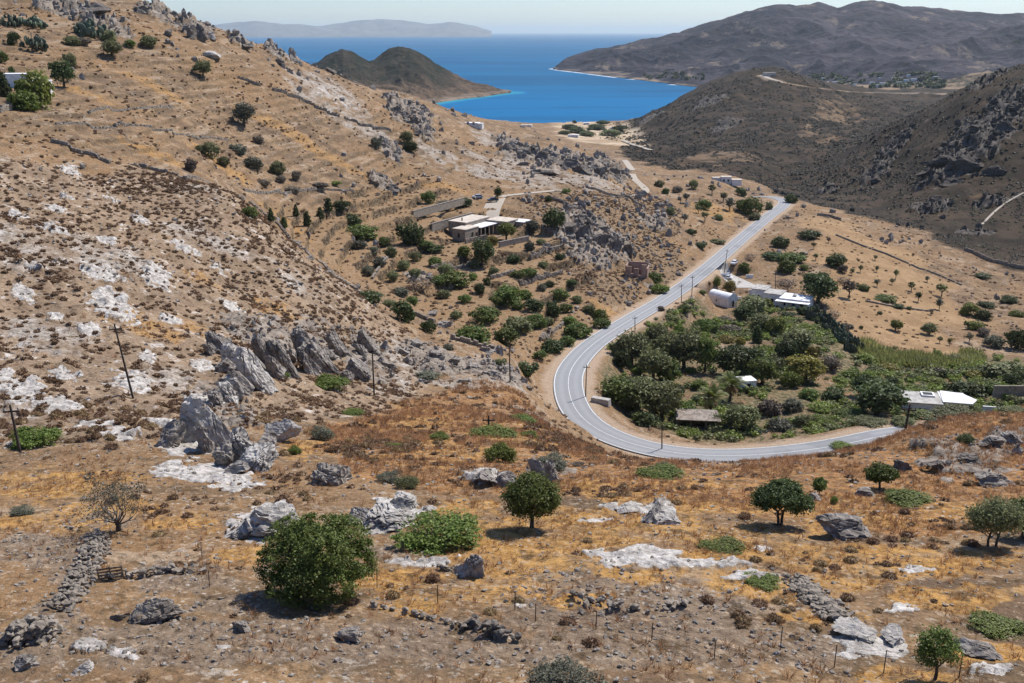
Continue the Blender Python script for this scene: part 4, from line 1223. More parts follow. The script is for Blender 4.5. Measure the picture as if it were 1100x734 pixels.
# u, v, w, h, form, colour, label   (b bush, t tree, o orchard tree, m mat, c cone, d bare, k prickly pear)
TER = 'bushes on the terraces below the villa'
GRO = 'trees in the grove inside the road bend'
FLD = 'trees dotted over the bare field'
HIL = 'bushes on the left hillside'
VAL = 'valley vegetation by the houses'
RDS = 'bushes along the upper road'
FGB = 'green bushes on the foreground slope'
PLANTS = [
# --- terraces round the villa
(442,250,28,30,'b','dark','large round dark bush left of the stone villa',TER),
(420,270,13,14,'b','olive','small olive-green bush under the large round bush left of the villa',TER),
(434,284,15,14,'b','olive','grey-green bush lowest in the row running down from the villa',TER),
(447,275,13,13,'b','olive','grey-green bush between the large round bush and the villa terrace',TER),
(467,280,16,14,'b','green','green bush below the left corner of the villa',TER),
(466,266,20,13,'b','dark','dark low bush against the left wall of the villa',TER),
(407,281,15,14,'b','sage','pale sage bush at the left end of the terraces',TER),
(395,290,14,14,'b','sage','pale sage bush lowest at the left end of the terraces',TER),
(385,262,16,12,'b','sage','grey bush on the left bank above the sage bushes',TER),
(422,296,13,14,'b','olive','olive bush beside the dry grey bush on the terraces',TER),
(451,305,28,20,'d','dry','leafless grey bush in the middle of the left terraces',TER),
(488,297,32,22,'b','green','wide green bush midway down the terraces below the villa',TER),
(518,273,24,28,'t','dark','dark tree standing in front of the villa terrace wall',TER),
(499,269,15,14,'b','bright','bright green bush at the front corner of the villa',TER),
(528,258,14,13,'b','yellow','yellow-leaved bush in front of the villa pergola',TER),
(544,250,20,19,'t','lime','lime-green tree beside the right end of the villa',TER),
(515,309,13,15,'b','dark','dark round bush left of the big green bush on the terraces',TER),
(523,302,9,11,'b','dark','small dark upright bush behind the round dark one on the terraces',TER),
(545,314,36,28,'b','green','biggest green bush in the middle of the terraces',TER),
(563,315,16,13,'b','green','green bush touching the right side of the biggest terrace bush',TER),
(556,293,16,10,'b','bright','bright bush on the terrace edge below the villa, left of a pair',TER),
(569,291,16,11,'b','green','green bush on the terrace edge below the villa, right of a pair',TER),
(600,315,20,18,'b','green','round green bush on the right terraces under the rock face',TER),
(573,326,22,18,'b','dark','dark bush below the round green one on the right terraces',TER),
(594,331,18,20,'b','dark','tall dark bush in the right of the terraces',TER),
(590,304,12,9,'b','dark','small dark bush at the top of the right terraces',TER),
(620,321,12,11,'b','olive','small olive bush alone under the ruin, towards the terraces',TER),
(521,336,32,24,'b','green','rounded green bush just above the lowest terrace bushes',TER),
(508,355,38,27,'b','green','large green bush lowest on the left of the terraces',TER),
(543,359,30,26,'b','green','green bush between the two large lowest terrace bushes',TER),
(557,345,36,24,'b','olive','grey-topped bush over the lowest terrace bushes',TER),
(575,343,24,20,'b','green','green bush right of the grey-topped bush on the low terraces',TER),
(589,344,14,12,'b','olive','small olive bush at the right end of the low terraces',TER),
(461,350,16,17,'b','dark','round dark bush on the rock ledge left of the low terraces',TER),
(397,316,34,20,'b','dark','dark spreading bush on the wall at the edge of the near spur',TER),
(434,333,24,28,'b','dark','dark bush hanging over the wall at the left of the terraces',TER),
(430,312,20,14,'b','sage','sage bush above the wall at the left of the terraces',TER),
(620,352,30,22,'b','green','wide green bush beside the path above the road',TER),
(644,337,18,16,'b','bright','upper of two green bushes next to the road above the bend',TER),
(645,346,18,15,'b','green','lower of two green bushes next to the road above the bend',TER),
(594,369,26,20,'b','dark','dark bush closest to the outside of the road bend',TER),
(609,365,17,15,'b','green','green bush between the dark bush and the road bend',TER),
(564,393,26,20,'b','dark','dark bush on the rocks left of the road bend',TER),
(459,400,26,13,'b','sage','low grey-green bush on the grey scree',TER),
(703,297,20,15,'b','green','green bush on the bank right of the ruin',RDS),
(708,309,18,14,'b','bright','bright bush between the ruin and the road',RDS),
(412,258,14,12,'b','green','green bush on the upper left bank of the terraces',TER),
(401,268,12,10,'b','sage','sage bush just left of the upper left bank bush',TER),
(446,292,12,11,'b','olive','olive bush directly above the dry grey bush of the terraces',TER),
(470,300,16,13,'b','green','green bush between the dry grey bush and the wide green bush',TER),
(476,315,14,12,'b','olive','olive bush under the wide green bush of the terraces',TER),
(500,320,14,12,'b','green','green bush above the rounded green bush of the low terraces',TER),
(490,337,13,12,'b','olive','olive bush left of the rounded green bush of the low terraces',TER),
(532,322,14,12,'b','bright','bright bush between the biggest terrace bush and the rounded one',TER),
(556,327,14,12,'b','green','green bush right under the biggest terrace bush',TER),
(582,308,11,10,'b','sage','sage bush left of the round green bush under the rock face',TER),
(613,303,12,10,'b','dark','dark bush right of the round green bush under the rock face',TER),
(607,330,14,13,'b','green','green bush right of the tall dark bush of the right terraces',TER),
(612,343,16,13,'b','bright','bright bush above the wide green bush beside the path',TER),
(580,380,16,13,'b','green','green bush between the rocks and the road bend',TER),
(537,388,14,11,'b','olive','olive bush on the scree left of the road bend bush',TER),
(481,372,13,10,'b','sage','sage bush on the scree under the rock ledge',TER),
(443,322,15,13,'b','green','green bush right of the bush hanging over the wall',TER),
(417,325,14,11,'b','olive','olive bush left of the bush hanging over the wall',TER),
(508,296,11,10,'b','lime','lime bush in the middle of the terraces under the villa tree',TER),
(583,284,12,10,'b','olive','olive bush on the bank below the right terrace wall',TER),
(601,275,10,9,'b','dark','dark bush at the foot of the rock face',TER),
(633,331,14,12,'b','olive','olive bush upslope of the two green roadside bushes',TER),
(479,288,16,14,'b','olive','olive bush between the villa front bush and the wide green bush',TER),
(456,262,14,12,'b','green','green bush squeezed between the round bush and the villa wall',TER),
(510,283,12,12,'b','olive','small olive bush just under the dark villa tree',TER),
(530,291,12,12,'b','olive','olive bush under the yellow bush of the villa',TER),
(552,277,16,12,'b','dark','dark bush under the right terrace wall of the villa',TER),
(569,264,11,12,'b','sage','sage bush right of the villa terrace wall',TER),
(571,242,16,15,'b','sage','grey-green bush on the bank right of the villa',TER),
(581,259,10,8,'b','olive','small bush on the path bank right of the villa',TER),
(595,233,22,24,'b','dark','dark bush in the gully right of the villa',TER),
(608,205,11,7,'b','bright','bright green tuft beside the track above the villa',HIL),
(589,213,9,8,'b','dark','small dark bush where the track leaves the villa yard',HIL),
(535,209,9,14,'t','dark','small dark tree at the head of the villa yard',TER),
(498,216,20,12,'b','dark','dark low bush behind the car at the villa yard',TER),
(461,212,15,16,'b','green','round green bush above the villa retaining wall',HIL),
(478,217,24,8,'b','dry','brown low scrub along the top of the villa retaining wall',TER),
# --- left hillside
(367,220,18,14,'b','dark','dark bush right of the small cypress-like bushes',HIL),
(379,235,22,16,'b','dark','dark bush between the cypress-like bushes and the large round bush',HIL),
(386,246,40,20,'b','green','wide green bush above the left end of the terraces',HIL),
(269,227,18,14,'b','green','green bush just above the edge of the near spur',HIL),
(291,232,8,13,'c','dark','leftmost of the dark cypress-like bushes',HIL),
(305,240,9,12,'c','dark','lowest of the dark cypress-like bushes',HIL),
(318,226,7,15,'c','dark','tallest thin one of the dark cypress-like bushes',HIL),
(330,236,9,16,'c','dark','dark cypress-like bush right of the tallest thin one',HIL),
(344,230,9,12,'c','dark','dark cypress-like bush close to the round dark bush',HIL),
(353,221,10,14,'c','dark','topmost right of the dark cypress-like bushes',HIL),
(437,148,14,16,'b','olive','upper of two bushes in the rocky gully on the ridge slope',HIL),
(441,157,14,14,'b','dark','lower of two bushes in the rocky gully on the ridge slope',HIL),
(404,153,13,13,'b','sage','grey bush left of the rocky gully on the ridge slope',HIL),
(121,54,22,17,'t','olive','olive tree with a dark shadow under the ridge, upper left',HIL),
(218,75,18,17,'t','olive','olive tree alone below the ridge rocks',HIL),
(262,125,26,24,'t','sage','grey-green tree alone in the middle of the left hillside',HIL),
(225,161,24,20,'b','olive','olive bush in the middle clump on the left hillside',HIL),
(205,177,13,17,'b','dry','brown bush below the middle clump on the left hillside',HIL),
(272,174,22,14,'b','sage','wide grey bush right of the middle clump on the left hillside',HIL),
(256,160,18,14,'b','sage','grey bush between the middle clump and the wide grey bush',HIL),
(240,173,13,12,'b','olive','small olive bush below the middle clump',HIL),
(299,180,16,17,'b','olive','olive bush furthest right in the hillside group',HIL),
(284,196,14,10,'b','dry','brown bush below the hillside group',HIL),
(302,192,11,10,'b','dry','small brown bush below the rightmost hillside bush',HIL),
(318,189,10,12,'b','dry','dry upright bush right of the hillside group',HIL),
(278,150,11,10,'b','dry','brown bush above the wide grey bush',HIL),
(313,202,20,8,'b','dry','low brown scrub along the terrace wall',HIL),
(343,198,18,8,'b','dry','low brown scrub at the right end of the terrace wall',HIL),
(360,196,12,6,'b','lime','small lime tuft on the tan slope above the cypress-like bushes',HIL),
(160,44,18,13,'b','olive','bush with grey crown under the ridge, left of the olive tree',HIL),
(140,47,13,9,'b','green','green low bush on the upper slope',HIL),
(118,39,16,13,'b','olive','olive bush between the prickly pears and the ridge rocks',HIL),
(97,32,30,17,'k','cactus','grey-green prickly pear clump under the ridge',HIL),
(32,24,34,12,'k','cactus','prickly pear hedge at the upper left edge',HIL),
(12,23,20,12,'k','cactus','prickly pear clump at the very left of the upper edge',HIL),
(37,46,28,15,'k','cactus','prickly pear clump above the bright pine',HIL),
(15,42,13,16,'b','dark','dark bush beside the lower prickly pear clump',HIL),
(76,64,13,18,'b','olive','olive shrub above the dark pine',HIL),
(77,44,18,11,'b','olive','low olive scrub right of the lower prickly pears',HIL),
(2,62,12,14,'b','green','green bush cut by the left edge above the house',HIL),
(90,45,14,9,'b','dry','brown scrub near the lower prickly pears',HIL),
(40,97,40,46,'b','lime','bright green pine beside the small house at the left edge',HIL),
(26,108,32,24,'b','bright','lower bright green pine in front of the house at the left edge',HIL),
(69,82,24,28,'t','dark','dark flat-topped pine right of the bright pine',HIL),
(5,93,14,26,'c','dark','dark cypress at the left edge before the house',HIL),
(14,82,10,18,'c','dark','thin dark cypress behind the house at the left edge',HIL),
# --- right of the road, towards the pass
(806,221,26,24,'b','green','large green bush beside the road at the pass',RDS),
(811,232,14,10,'b','olive','olive bush under the large green bush at the pass',RDS),
(796,206,12,11,'b','dark','dark bush above the large green bush at the pass',RDS),
(826,221,9,10,'b','olive','small bush on the verge where the road vanishes',RDS),
(849,213,14,12,'b','dark','dark bush on the outer side of the last road curve',RDS),
(755,219,16,13,'b','green','green bush on the tan slope under the white hill houses',RDS),
(745,198,10,12,'b','olive','olive bush on the tan slope left of the hill houses',RDS),
(784,221,13,13,'o','sage','grey tree on the tan slope beside the green pass bush',RDS),
(772,233,10,8,'b','olive','low olive bush midway along the tan slope by the road',RDS),
(737,214,9,10,'o','sage','small grey tree at the left of the tan slope by the pass',RDS),
(765,205,10,10,'o','olive','small tree just below the hill houses',RDS),
(777,213,10,10,'o','olive','small tree between the hill houses and the grey tree',RDS),
(757,234,9,10,'o','olive','small tree above the road on the lower tan slope',RDS),
(735,236,9,9,'o','dry','dry small tree at the lower left of the tan slope',RDS),
(720,226,10,10,'b','olive','bush on the slope right of the winding track',RDS),
(715,205,9,8,'b','dark','dark tuft just right of the winding track',RDS),
(708,197,11,9,'b','olive','olive tuft above the bend of the winding track',RDS),
(727,203,12,9,'b','dry','dry bush upslope of the winding track',RDS),
(750,226,8,8,'o','olive','tiny tree in the middle of the tan slope by the pass',RDS),
(742,248,12,8,'b','dark','dark low bush on the bank above the upper road',RDS),
(770,258,18,8,'b','olive','olive scrub on the bank above the upper road',RDS),
(752,262,14,8,'b','dark','dark scrub on the rocky bank above the upper road',RDS),
(735,330,16,12,'b','green','green bush on the verge below the upper road',RDS),
(706,353,18,16,'b','green','green bush touching the road above the grove',RDS),
(729,352,14,11,'b','bright','small bright bush on the bank between grove and chapel',RDS),
(745,361,12,10,'b','olive','olive bush on the bank right of the small bright bush',RDS),
(710,331,8,7,'b','dry','dry tuft on the road verge',RDS),
# --- around chapel and white house
(770,301,11,13,'b','lime','palm-like lime bush between chapel and road',VAL),
(784,309,15,17,'t','yellow','yellow-green tree behind the chapel',VAL),
(755,313,9,7,'b','lime','small lime bush at the uphill end of the chapel',VAL),
(760,346,28,20,'b','green','green bush under the chapel terrace',VAL),
(778,341,16,12,'b','dry','purple-brown bush left of the tall trees under the chapel',VAL),
(807,328,34,22,'t','olive','olive-yellow tree below the white house forecourt',VAL),
(799,338,26,22,'t','dark','dark tree under the white house forecourt',VAL),
(822,325,18,18,'b','lime','lime bush against the front of the white house',VAL),
(818,346,26,20,'t','olive','olive tree in the slope between chapel and white house',VAL),
(833,350,22,22,'t','lime','lime tree below the white roof',VAL),
(813,359,14,22,'c','dark','dark cone-shaped cypress below the white house',VAL),
(846,336,22,12,'b','dark','dark bush in the shade of the white roof',VAL),
(864,332,18,14,'b','dark','dark bush right of the white roof',VAL),
(780,362,24,15,'b','yellow','bright yellow-green bush above the grove',VAL),
(795,365,12,13,'b','yellow','small yellow bush next to the bright yellow-green one',VAL),
(786,351,22,14,'b','dry','brown thicket above the yellow-green bush',VAL),
(858,366,36,28,'t','olive','olive-brown tree on the slope below the white roof',VAL),
(844,376,24,24,'t','dark','dark tree left of the olive-brown one',VAL),
(872,377,16,20,'b','yellow','yellow-green shrub right of the olive-brown tree',VAL),
(846,284,24,20,'b','green','round green bush in the hollow above the white house',VAL),
(832,272,32,14,'b','dark','dark long bush by the car park bank',VAL),
(850,274,30,17,'b','green','green bush above the round one in the hollow',VAL),
(838,258,20,17,'b','dark','dark round bush upslope of the hollow',VAL),
(799,286,14,15,'b','green','green bush beside the white car',VAL),
(806,276,14,11,'d','dry','leafless bush just uphill of the white car',VAL),
(861,273,8,8,'b','dark','small dark bush at the top right of the hollow',VAL),
(864,286,12,9,'b','lime','lime low bush right of the round green bush',VAL),
(868,250,26,15,'b','dark','dark wide bush at the top of the field edge',VAL),
(898,277,26,22,'b','dark','dark round bush alone on the upper field',VAL),
(905,288,12,12,'b','dry','grey bush touching the dark round one on the upper field',VAL),
(878,311,44,36,'t','dark','biggest dark green tree beside the white-roofed house',VAL),
(845,303,22,14,'d','dry','leafless grey bush behind the white house',VAL),
(883,294,13,8,'b','dark','low dark bush above the biggest dark tree',VAL),
(868,299,12,8,'b','green','green bush above the left of the biggest dark tree',VAL),
(912,312,18,20,'o','dry','leafless dark tree right of the biggest dark tree',VAL),
(905,300,14,10,'d','dry','brown thicket above the leafless tree on the field edge',VAL),
(927,307,16,11,'b','green','green bush at the head of the low field bank',VAL),
(950,317,28,12,'b','green','long green bush along the low field bank',VAL),
(965,327,16,8,'b','dark','dark end of the bushes along the low field bank',VAL),
(875,334,22,20,'k','cactus','uppermost prickly pear in the hedge beside the field',VAL),
(886,342,22,20,'k','cactus','second prickly pear down the hedge beside the field',VAL),
(896,350,24,20,'k','cactus','third prickly pear down the hedge beside the field',VAL),
(906,359,24,20,'k','cactus','fourth prickly pear down the hedge beside the field',VAL),
(917,368,22,22,'k','cactus','lowest prickly pear in the hedge beside the field',VAL),
(895,338,18,16,'d','dry','grey bush between the prickly pear hedge and the field',VAL),
(908,350,16,14,'b','dry','brown bush behind the third prickly pear',VAL),
(893,388,22,24,'d','dry','leafless bush on the bank under the prickly pear hedge',VAL),
# --- field trees
(915,292,8,9,'o','olive','small olive tree at the upper left of the field',FLD),
(924,289,8,9,'o','olive','small olive tree just right of the upper left one on the field',FLD),
(942,289,7,8,'o','olive','tiny tree at the top of the field, left of centre',FLD),
(942,304,10,10,'o','sage','grey olive above the low field bank',FLD),
(962,295,9,12,'o','olive','olive tree at the top middle of the field',FLD),
(979,308,11,12,'o','olive','olive tree in the upper middle row of the field',FLD),
(986,319,11,13,'o','dark','dark olive below the one in the upper middle row',FLD),
(1011,312,15,16,'o','olive','large grey olive at the upper right of the field',FLD),
(1009,327,12,14,'o','sage','grey olive under the large one at the upper right of the field',FLD),
(962,349,16,15,'t','bright','round bright tree with a clear shadow in the middle of the field',FLD),
(998,353,19,16,'t','olive','wide olive tree right of the bright round one on the field',FLD),
(1009,365,9,9,'o','olive','small olive lowest right of the wide one on the field',FLD),
(1020,367,8,10,'o','bright','small bright tree at the lower right of the field',FLD),
(1007,378,12,12,'b','lime','lime bush at the bottom of the field',FLD),
(1041,363,11,11,'o','sage','pale grey tree at the right border of the field',FLD),
(1051,384,12,8,'b','dark','dark bush at the bottom right corner of the field',FLD),
(925,351,6,6,'b','dark','tiny dark bush on the left of the field',FLD),
(945,335,7,6,'b','olive','tiny olive bush below the low field bank',FLD),
(876,276,8,9,'o','olive','small tree at the upper left edge of the field',FLD),
(874,264,7,8,'o','olive','small tree near the top left corner of the field',FLD),
(930,383,24,18,'b','lime','lime bush at the left end of the reeds','valley vegetation by the houses'),
(955,392,26,16,'b','yellow','yellowish bush in front of the reeds, left','valley vegetation by the houses'),
(985,384,22,14,'b','olive','olive bush behind the middle of the reeds','valley vegetation by the houses'),
(1030,382,30,16,'b','dry','brown thicket behind the right of the reeds','valley vegetation by the houses'),
(1048,400,24,16,'b','yellow','yellowish bush at the right end of the reeds','valley vegetation by the houses'),
(915,398,26,18,'b','bright','bright bush below the prickly pear hedge','valley vegetation by the houses'),
(890,258,7,7,'o','dry','dry sapling near the top of the field',FLD),
(940,277,7,7,'o','olive','sapling under the dark bank at the top of the field',FLD),
(958,303,7,7,'o','olive','sapling between the top middle olive and the field bank',FLD),
(996,300,8,8,'o','sage','grey sapling at the top right of the field',FLD),
(1000,335,8,8,'o','dry','dry sapling in the right middle of the field',FLD),
(976,330,7,6,'b','olive','tiny bush at the right end of the low field bank',FLD),
# --- right edge of valley
(1083,319,22,13,'b','dark','dark bush at the right edge above the reeds',VAL),
(1060,325,22,11,'b','dark','dark low bush right of the field, near the right edge',VAL),
(1056,294,20,8,'b','dark','dark streak of bushes at the foot of the dark hill',VAL),
(1056,336,18,16,'b','dark','dark round bush at the right of the field',VAL),
(1041,330,22,20,'b','lime','pale green reed-like bush at the right of the field',VAL),
(1047,347,22,16,'b','lime','lower pale green reed-like bush at the right of the field',VAL),
(1067,364,24,20,'b','sage','grey bush at the right below the field corner',VAL),
(1056,355,16,14,'b','dry','brown bush left of the grey one near the right edge',VAL),
(1094,362,30,32,'b','dark','big dark bush cut by the right edge',VAL),
(1092,335,18,12,'b','lime','lime bush at the right edge',VAL),
(1075,392,52,32,'b','olive','wide olive thicket at the right end of the reeds',VAL),
(1096,398,26,26,'b','olive','olive thicket cut by the right edge',VAL),
(1036,412,46,30,'b','dark','dark wide bush behind the white flat roofs',VAL),
(1066,413,30,22,'b','green','green bush right of the dark one behind the white roofs',VAL),
(1088,405,24,20,'b','dark','dark bush at the right edge behind the stone wall',VAL),
(1007,407,22,14,'b','lime','lime bush behind the left white roof',VAL),
(990,418,24,14,'b','green','green bush at the back left of the white roofs',VAL),
(978,404,16,12,'b','dark','dark bush at the foot of the reeds',VAL),
(1012,400,12,12,'b','dark','small dark bush in the reeds',VAL),
(1024,439,56,18,'m','olive','wide olive scrub in front of the white roofs',VAL),
(1052,434,36,16,'m','green','green scrub right of the wide olive scrub',VAL),
(1086,437,34,16,'m','olive','olive scrub on the brow at the right edge',VAL),
(989,442,30,20,'b','olive','olive bush in front of the left white roof',VAL),
(1004,450,22,10,'b','dark','dark bush on the brow before the road end',VAL),
(907,477,28,13,'m','green','green bush in front of the road on the right',FGB),
(1037,469,20,18,'b','dark','dark bush among the brow rocks',FGB),
# --- lower valley
(942,428,58,40,'t','dark','big dark tree left of the white flat roofs',VAL),
(927,415,30,28,'t','dark','dark tree behind the left of the big dark tree',VAL),
(958,408,18,16,'b','dark','round dark tree behind the right of the big dark tree',VAL),
(896,419,32,24,'b','dark','dark bush in the lower valley, left of the big dark tree',VAL),
(870,420,26,20,'b','green','green bush in the lower valley below the yellow trees',VAL),
(865,397,44,32,'t','yellow','wide yellow-green tree in the middle of the valley',VAL),
(848,405,24,26,'b','bright','bright green reeds-like bush left of the wide yellow-green tree',VAL),
(890,387,24,20,'b','dry','brown shrub between the yellow-green tree and the hedge',VAL),
(819,399,36,34,'t','green','green tree left of the wide yellow-green tree',VAL),
(784,388,44,36,'t','dark','darkest tree above the palms',VAL),
(806,386,36,32,'t','dark','dark tree right of the darkest one above the palms',VAL),
(833,388,24,24,'b','olive','olive bush between the green and yellow-green trees',VAL),
(881,434,30,20,'b','lime','lime low bush in front of the dark valley bushes',VAL),
(888,446,36,14,'m','bright','bright low scrub beside the road on the right',VAL),
(862,449,22,20,'b','olive','olive bush by the road, right of centre',VAL),
(838,452,34,24,'b','sage','grey-brown round bush by the road',VAL),
(826,434,30,26,'b','dry','grey bush behind the grey-brown one by the road',VAL),
(852,432,24,22,'b','sage','sage bush among the lower valley trees',VAL),
(797,449,40,32,'t','olive','big olive-green tree right of the shed',VAL),
(770,449,22,24,'b','green','green bush behind the right end of the shed',VAL),
(814,461,26,13,'k','cactus','prickly pear by the road, right of the shed',VAL),
(750,410,22,16,'b','bright','bright garden plants left of the palms',VAL),
(742,396,14,12,'b','green','green garden bush above the garden plants',VAL),
(747,428,12,12,'b','dark','dark garden bush left of the front palm',VAL),
(806,418,14,12,'b','dark','dark bush in front of the small white roof',VAL),
(910,440,40,18,'m','green','green scrub at the foot of the big dark tree',VAL),
(935,450,40,12,'m','olive','olive scrub along the road at the right',VAL),
(970,449,30,16,'m','olive','olive scrub around the right-hand pole',VAL),
# --- grove
(678,378,38,30,'t','olive','grey-green tree topmost at the left of the grove',GRO),
(667,386,18,20,'b','dark','dark bush under the topmost left grove tree',GRO),
(706,366,26,26,'t','olive','grey-green tree at the top of the grove near the road',GRO),
(715,378,28,28,'t','olive','grey-green tree behind the middle of the grove',GRO),
(735,381,42,36,'t','olive','large grey-green tree at the upper right of the grove',GRO),
(757,386,26,34,'t','green','green tree at the right edge of the grove',GRO),
(702,396,36,32,'t','olive','grey-green tree in the centre of the grove',GRO),
(718,402,26,24,'t','green','green tree right of the centre of the grove',GRO),
(662,423,40,26,'t','green','green spreading tree at the left of the grove by the bend',GRO),
(684,428,44,32,'t','olive','grey-green tree in the lower left of the grove',GRO),
(710,436,46,38,'t','olive','large grey-green tree lowest in the grove',GRO),
(737,440,28,26,'b','green','green bush between the lowest grove tree and the shed',GRO),
(693,448,28,18,'b','dark','dark undergrowth below the lowest grove trees',GRO),
(676,410,20,16,'b','olive','grey bush between the grove trees, left',GRO),
(728,418,18,14,'b','dark','dark bush in the gap of the grove',GRO),
# --- foreground mats and bushes
(357,407,40,20,'m','bright','bright green spreading bush right of the leaning crags',FGB),
(306,403,12,8,'m','bright','small bright bush among the crags',FGB),
(378,440,28,12,'m','bright','low bright bush below the pole on the spur',FGB),
(40,464,54,30,'m','green','large low green bush beside the left-edge pole',FGB),
(346,462,26,26,'b','sage','grey-leaved round bush on the rusty slope',FGB),
(316,483,16,12,'m','bright','small bright bush at the foot of the pale crag',FGB),
(422,477,18,9,'m','green','small green bush left on the rusty slope',FGB),
(473,467,22,12,'m','bright','small bright green bush in the middle of the rusty slope',FGB),
(530,461,56,20,'m','bright','long green mat of shrubs left of the road bend',FGB),
(561,448,30,13,'m','green','green mat next to the outside of the bend',FGB),
(536,486,36,26,'m','bright','bright bush under the long green mat',FGB),
(568,465,20,11,'m','green','small green bush between the mat and the bend',FGB),
(593,490,36,26,'b','sage','grey-green bush beside the split rocks',FGB),
(621,497,14,10,'b','dry','dry brown bush right of the grey-green bush',FGB),
(714,500,24,12,'b','olive','olive bush against the near edge of the road',FGB),
(708,503,50,18,'m','green','dark green mat in front of the road bend',FGB),
(437,514,28,24,'b','olive','olive bush above the pale slabs',FGB),
(417,509,26,18,'b','sage','grey bush left of the olive one above the slabs',FGB),
(774,581,48,18,'m','green','green mat under the umbrella-shaped tree',FGB),
(816,619,42,17,'m','green','green mat beside the pale slab, right of centre',FGB),
(975,529,52,21,'m','bright','bright green bush beneath the small tree on the right',FGB),
(1074,665,58,28,'m','green','green mat near the lower right edge',FGB),
(475,566,96,42,'b','bright','widest green bush, right of the big round tree',FGB),
(605,722,84,44,'b','sage','pale twiggy bush at the bottom edge',FGB),
(896,536,9,12,'b','green','tiny green shoot right of the umbrella tree',FGB),
(24,548,26,10,'b','sage','small grey bush at the left edge of the grass',FGB),
# --- far
(620,139,22,10,'b','dark','dark grove left of the beach houses','trees by the beach'),
(640,136,22,9,'b','dark','dark grove between the beach houses','trees by the beach'),
(655,142,22,10,'b','olive','grey grove right of the beach houses','trees by the beach'),
(666,137,16,8,'b','dark','dark grove furthest right at the beach','trees by the beach'),
(606,142,12,6,'b','dark','small grove at the left of the beach hamlet','trees by the beach'),
(617,131,5,4,'b','dark','single dark tree on the beach flat','trees by the beach'),
(624,128,7,3,'b','dark','dark tree close to the beach line','trees by the beach'),
(612,136,16,8,'b','dark','dark trees beside the lowest beach house','trees by the beach'),
(630,143,18,8,'b','olive','grey-green trees below the beach houses','trees by the beach'),
(648,131,14,6,'b','dark','dark trees at the foot of the dark hill by the beach','trees by the beach'),
(595,127,8,3,'b','dark','tamarisk tree on the beach, left','trees by the beach'),
(606,127,6,3,'b','dark','tamarisk tree on the beach, middle','trees by the beach'),
(640,127,9,3,'b','dark','tamarisk tree on the beach, right','trees by the beach'),
]

def build_plants():
    for p in PLANTS:
        plant(*p)

# ================================================================= the large single trees in front
def big_tree(u, vb, w, h, seed, leafmat, label, lobes, ncl, nl, leaf, trunks=((0, 0),), bare=0.0, name='tree', spread=0.2):
    g = at(u, vb); d = depth_of(g); s = w * d / F; sz = h * d / F * 1.04
    o = empty(name, (g[0], g[1], g[2] - 0.05), 0.0)
    rr = random.Random(seed)
    for (tx, ty) in trunks:
        mb = MB()
        base = Vector((tx * s, ty * s, -0.15))
        top = Vector((tx * s * 1.3 + rr.uniform(-.05, .05) * s, ty * s, sz * 0.36))
        r0 = 0.032 * s if len(trunks) == 1 else 0.022 * s
        mb.tube([base, base.lerp(top, 0.5) + Vector((rr.uniform(-.03, .03) * s, 0, 0)), top], [r0 * 1.3, r0, r0 * 0.8], 10)
        for k in range(5):
            a = k * 1.26 + rr.uniform(-.3, .3)
            branch_tubes(mb, tuple(base.lerp(top, rr.uniform(0.55, 1.0))), (math.cos(a), math.sin(a), 0.9), s * 0.24, r0 * 0.55, 2, rr, 2, 0.55, 6)
        mb.build('trunk', M['bark'], o)
    L = [(x*s, y*s, z*sz, rx*s, ry*s, rz*sz) for x, y, z, rx, ry, rz in lobes]
    V, Fc = leaf_cloud(L, ncl, nl, leaf, seed, spread)
    obj('crown', mesh_from('crown', V, Fc), M[leafmat], o)
    tag(o, label, 'tree')
    return o

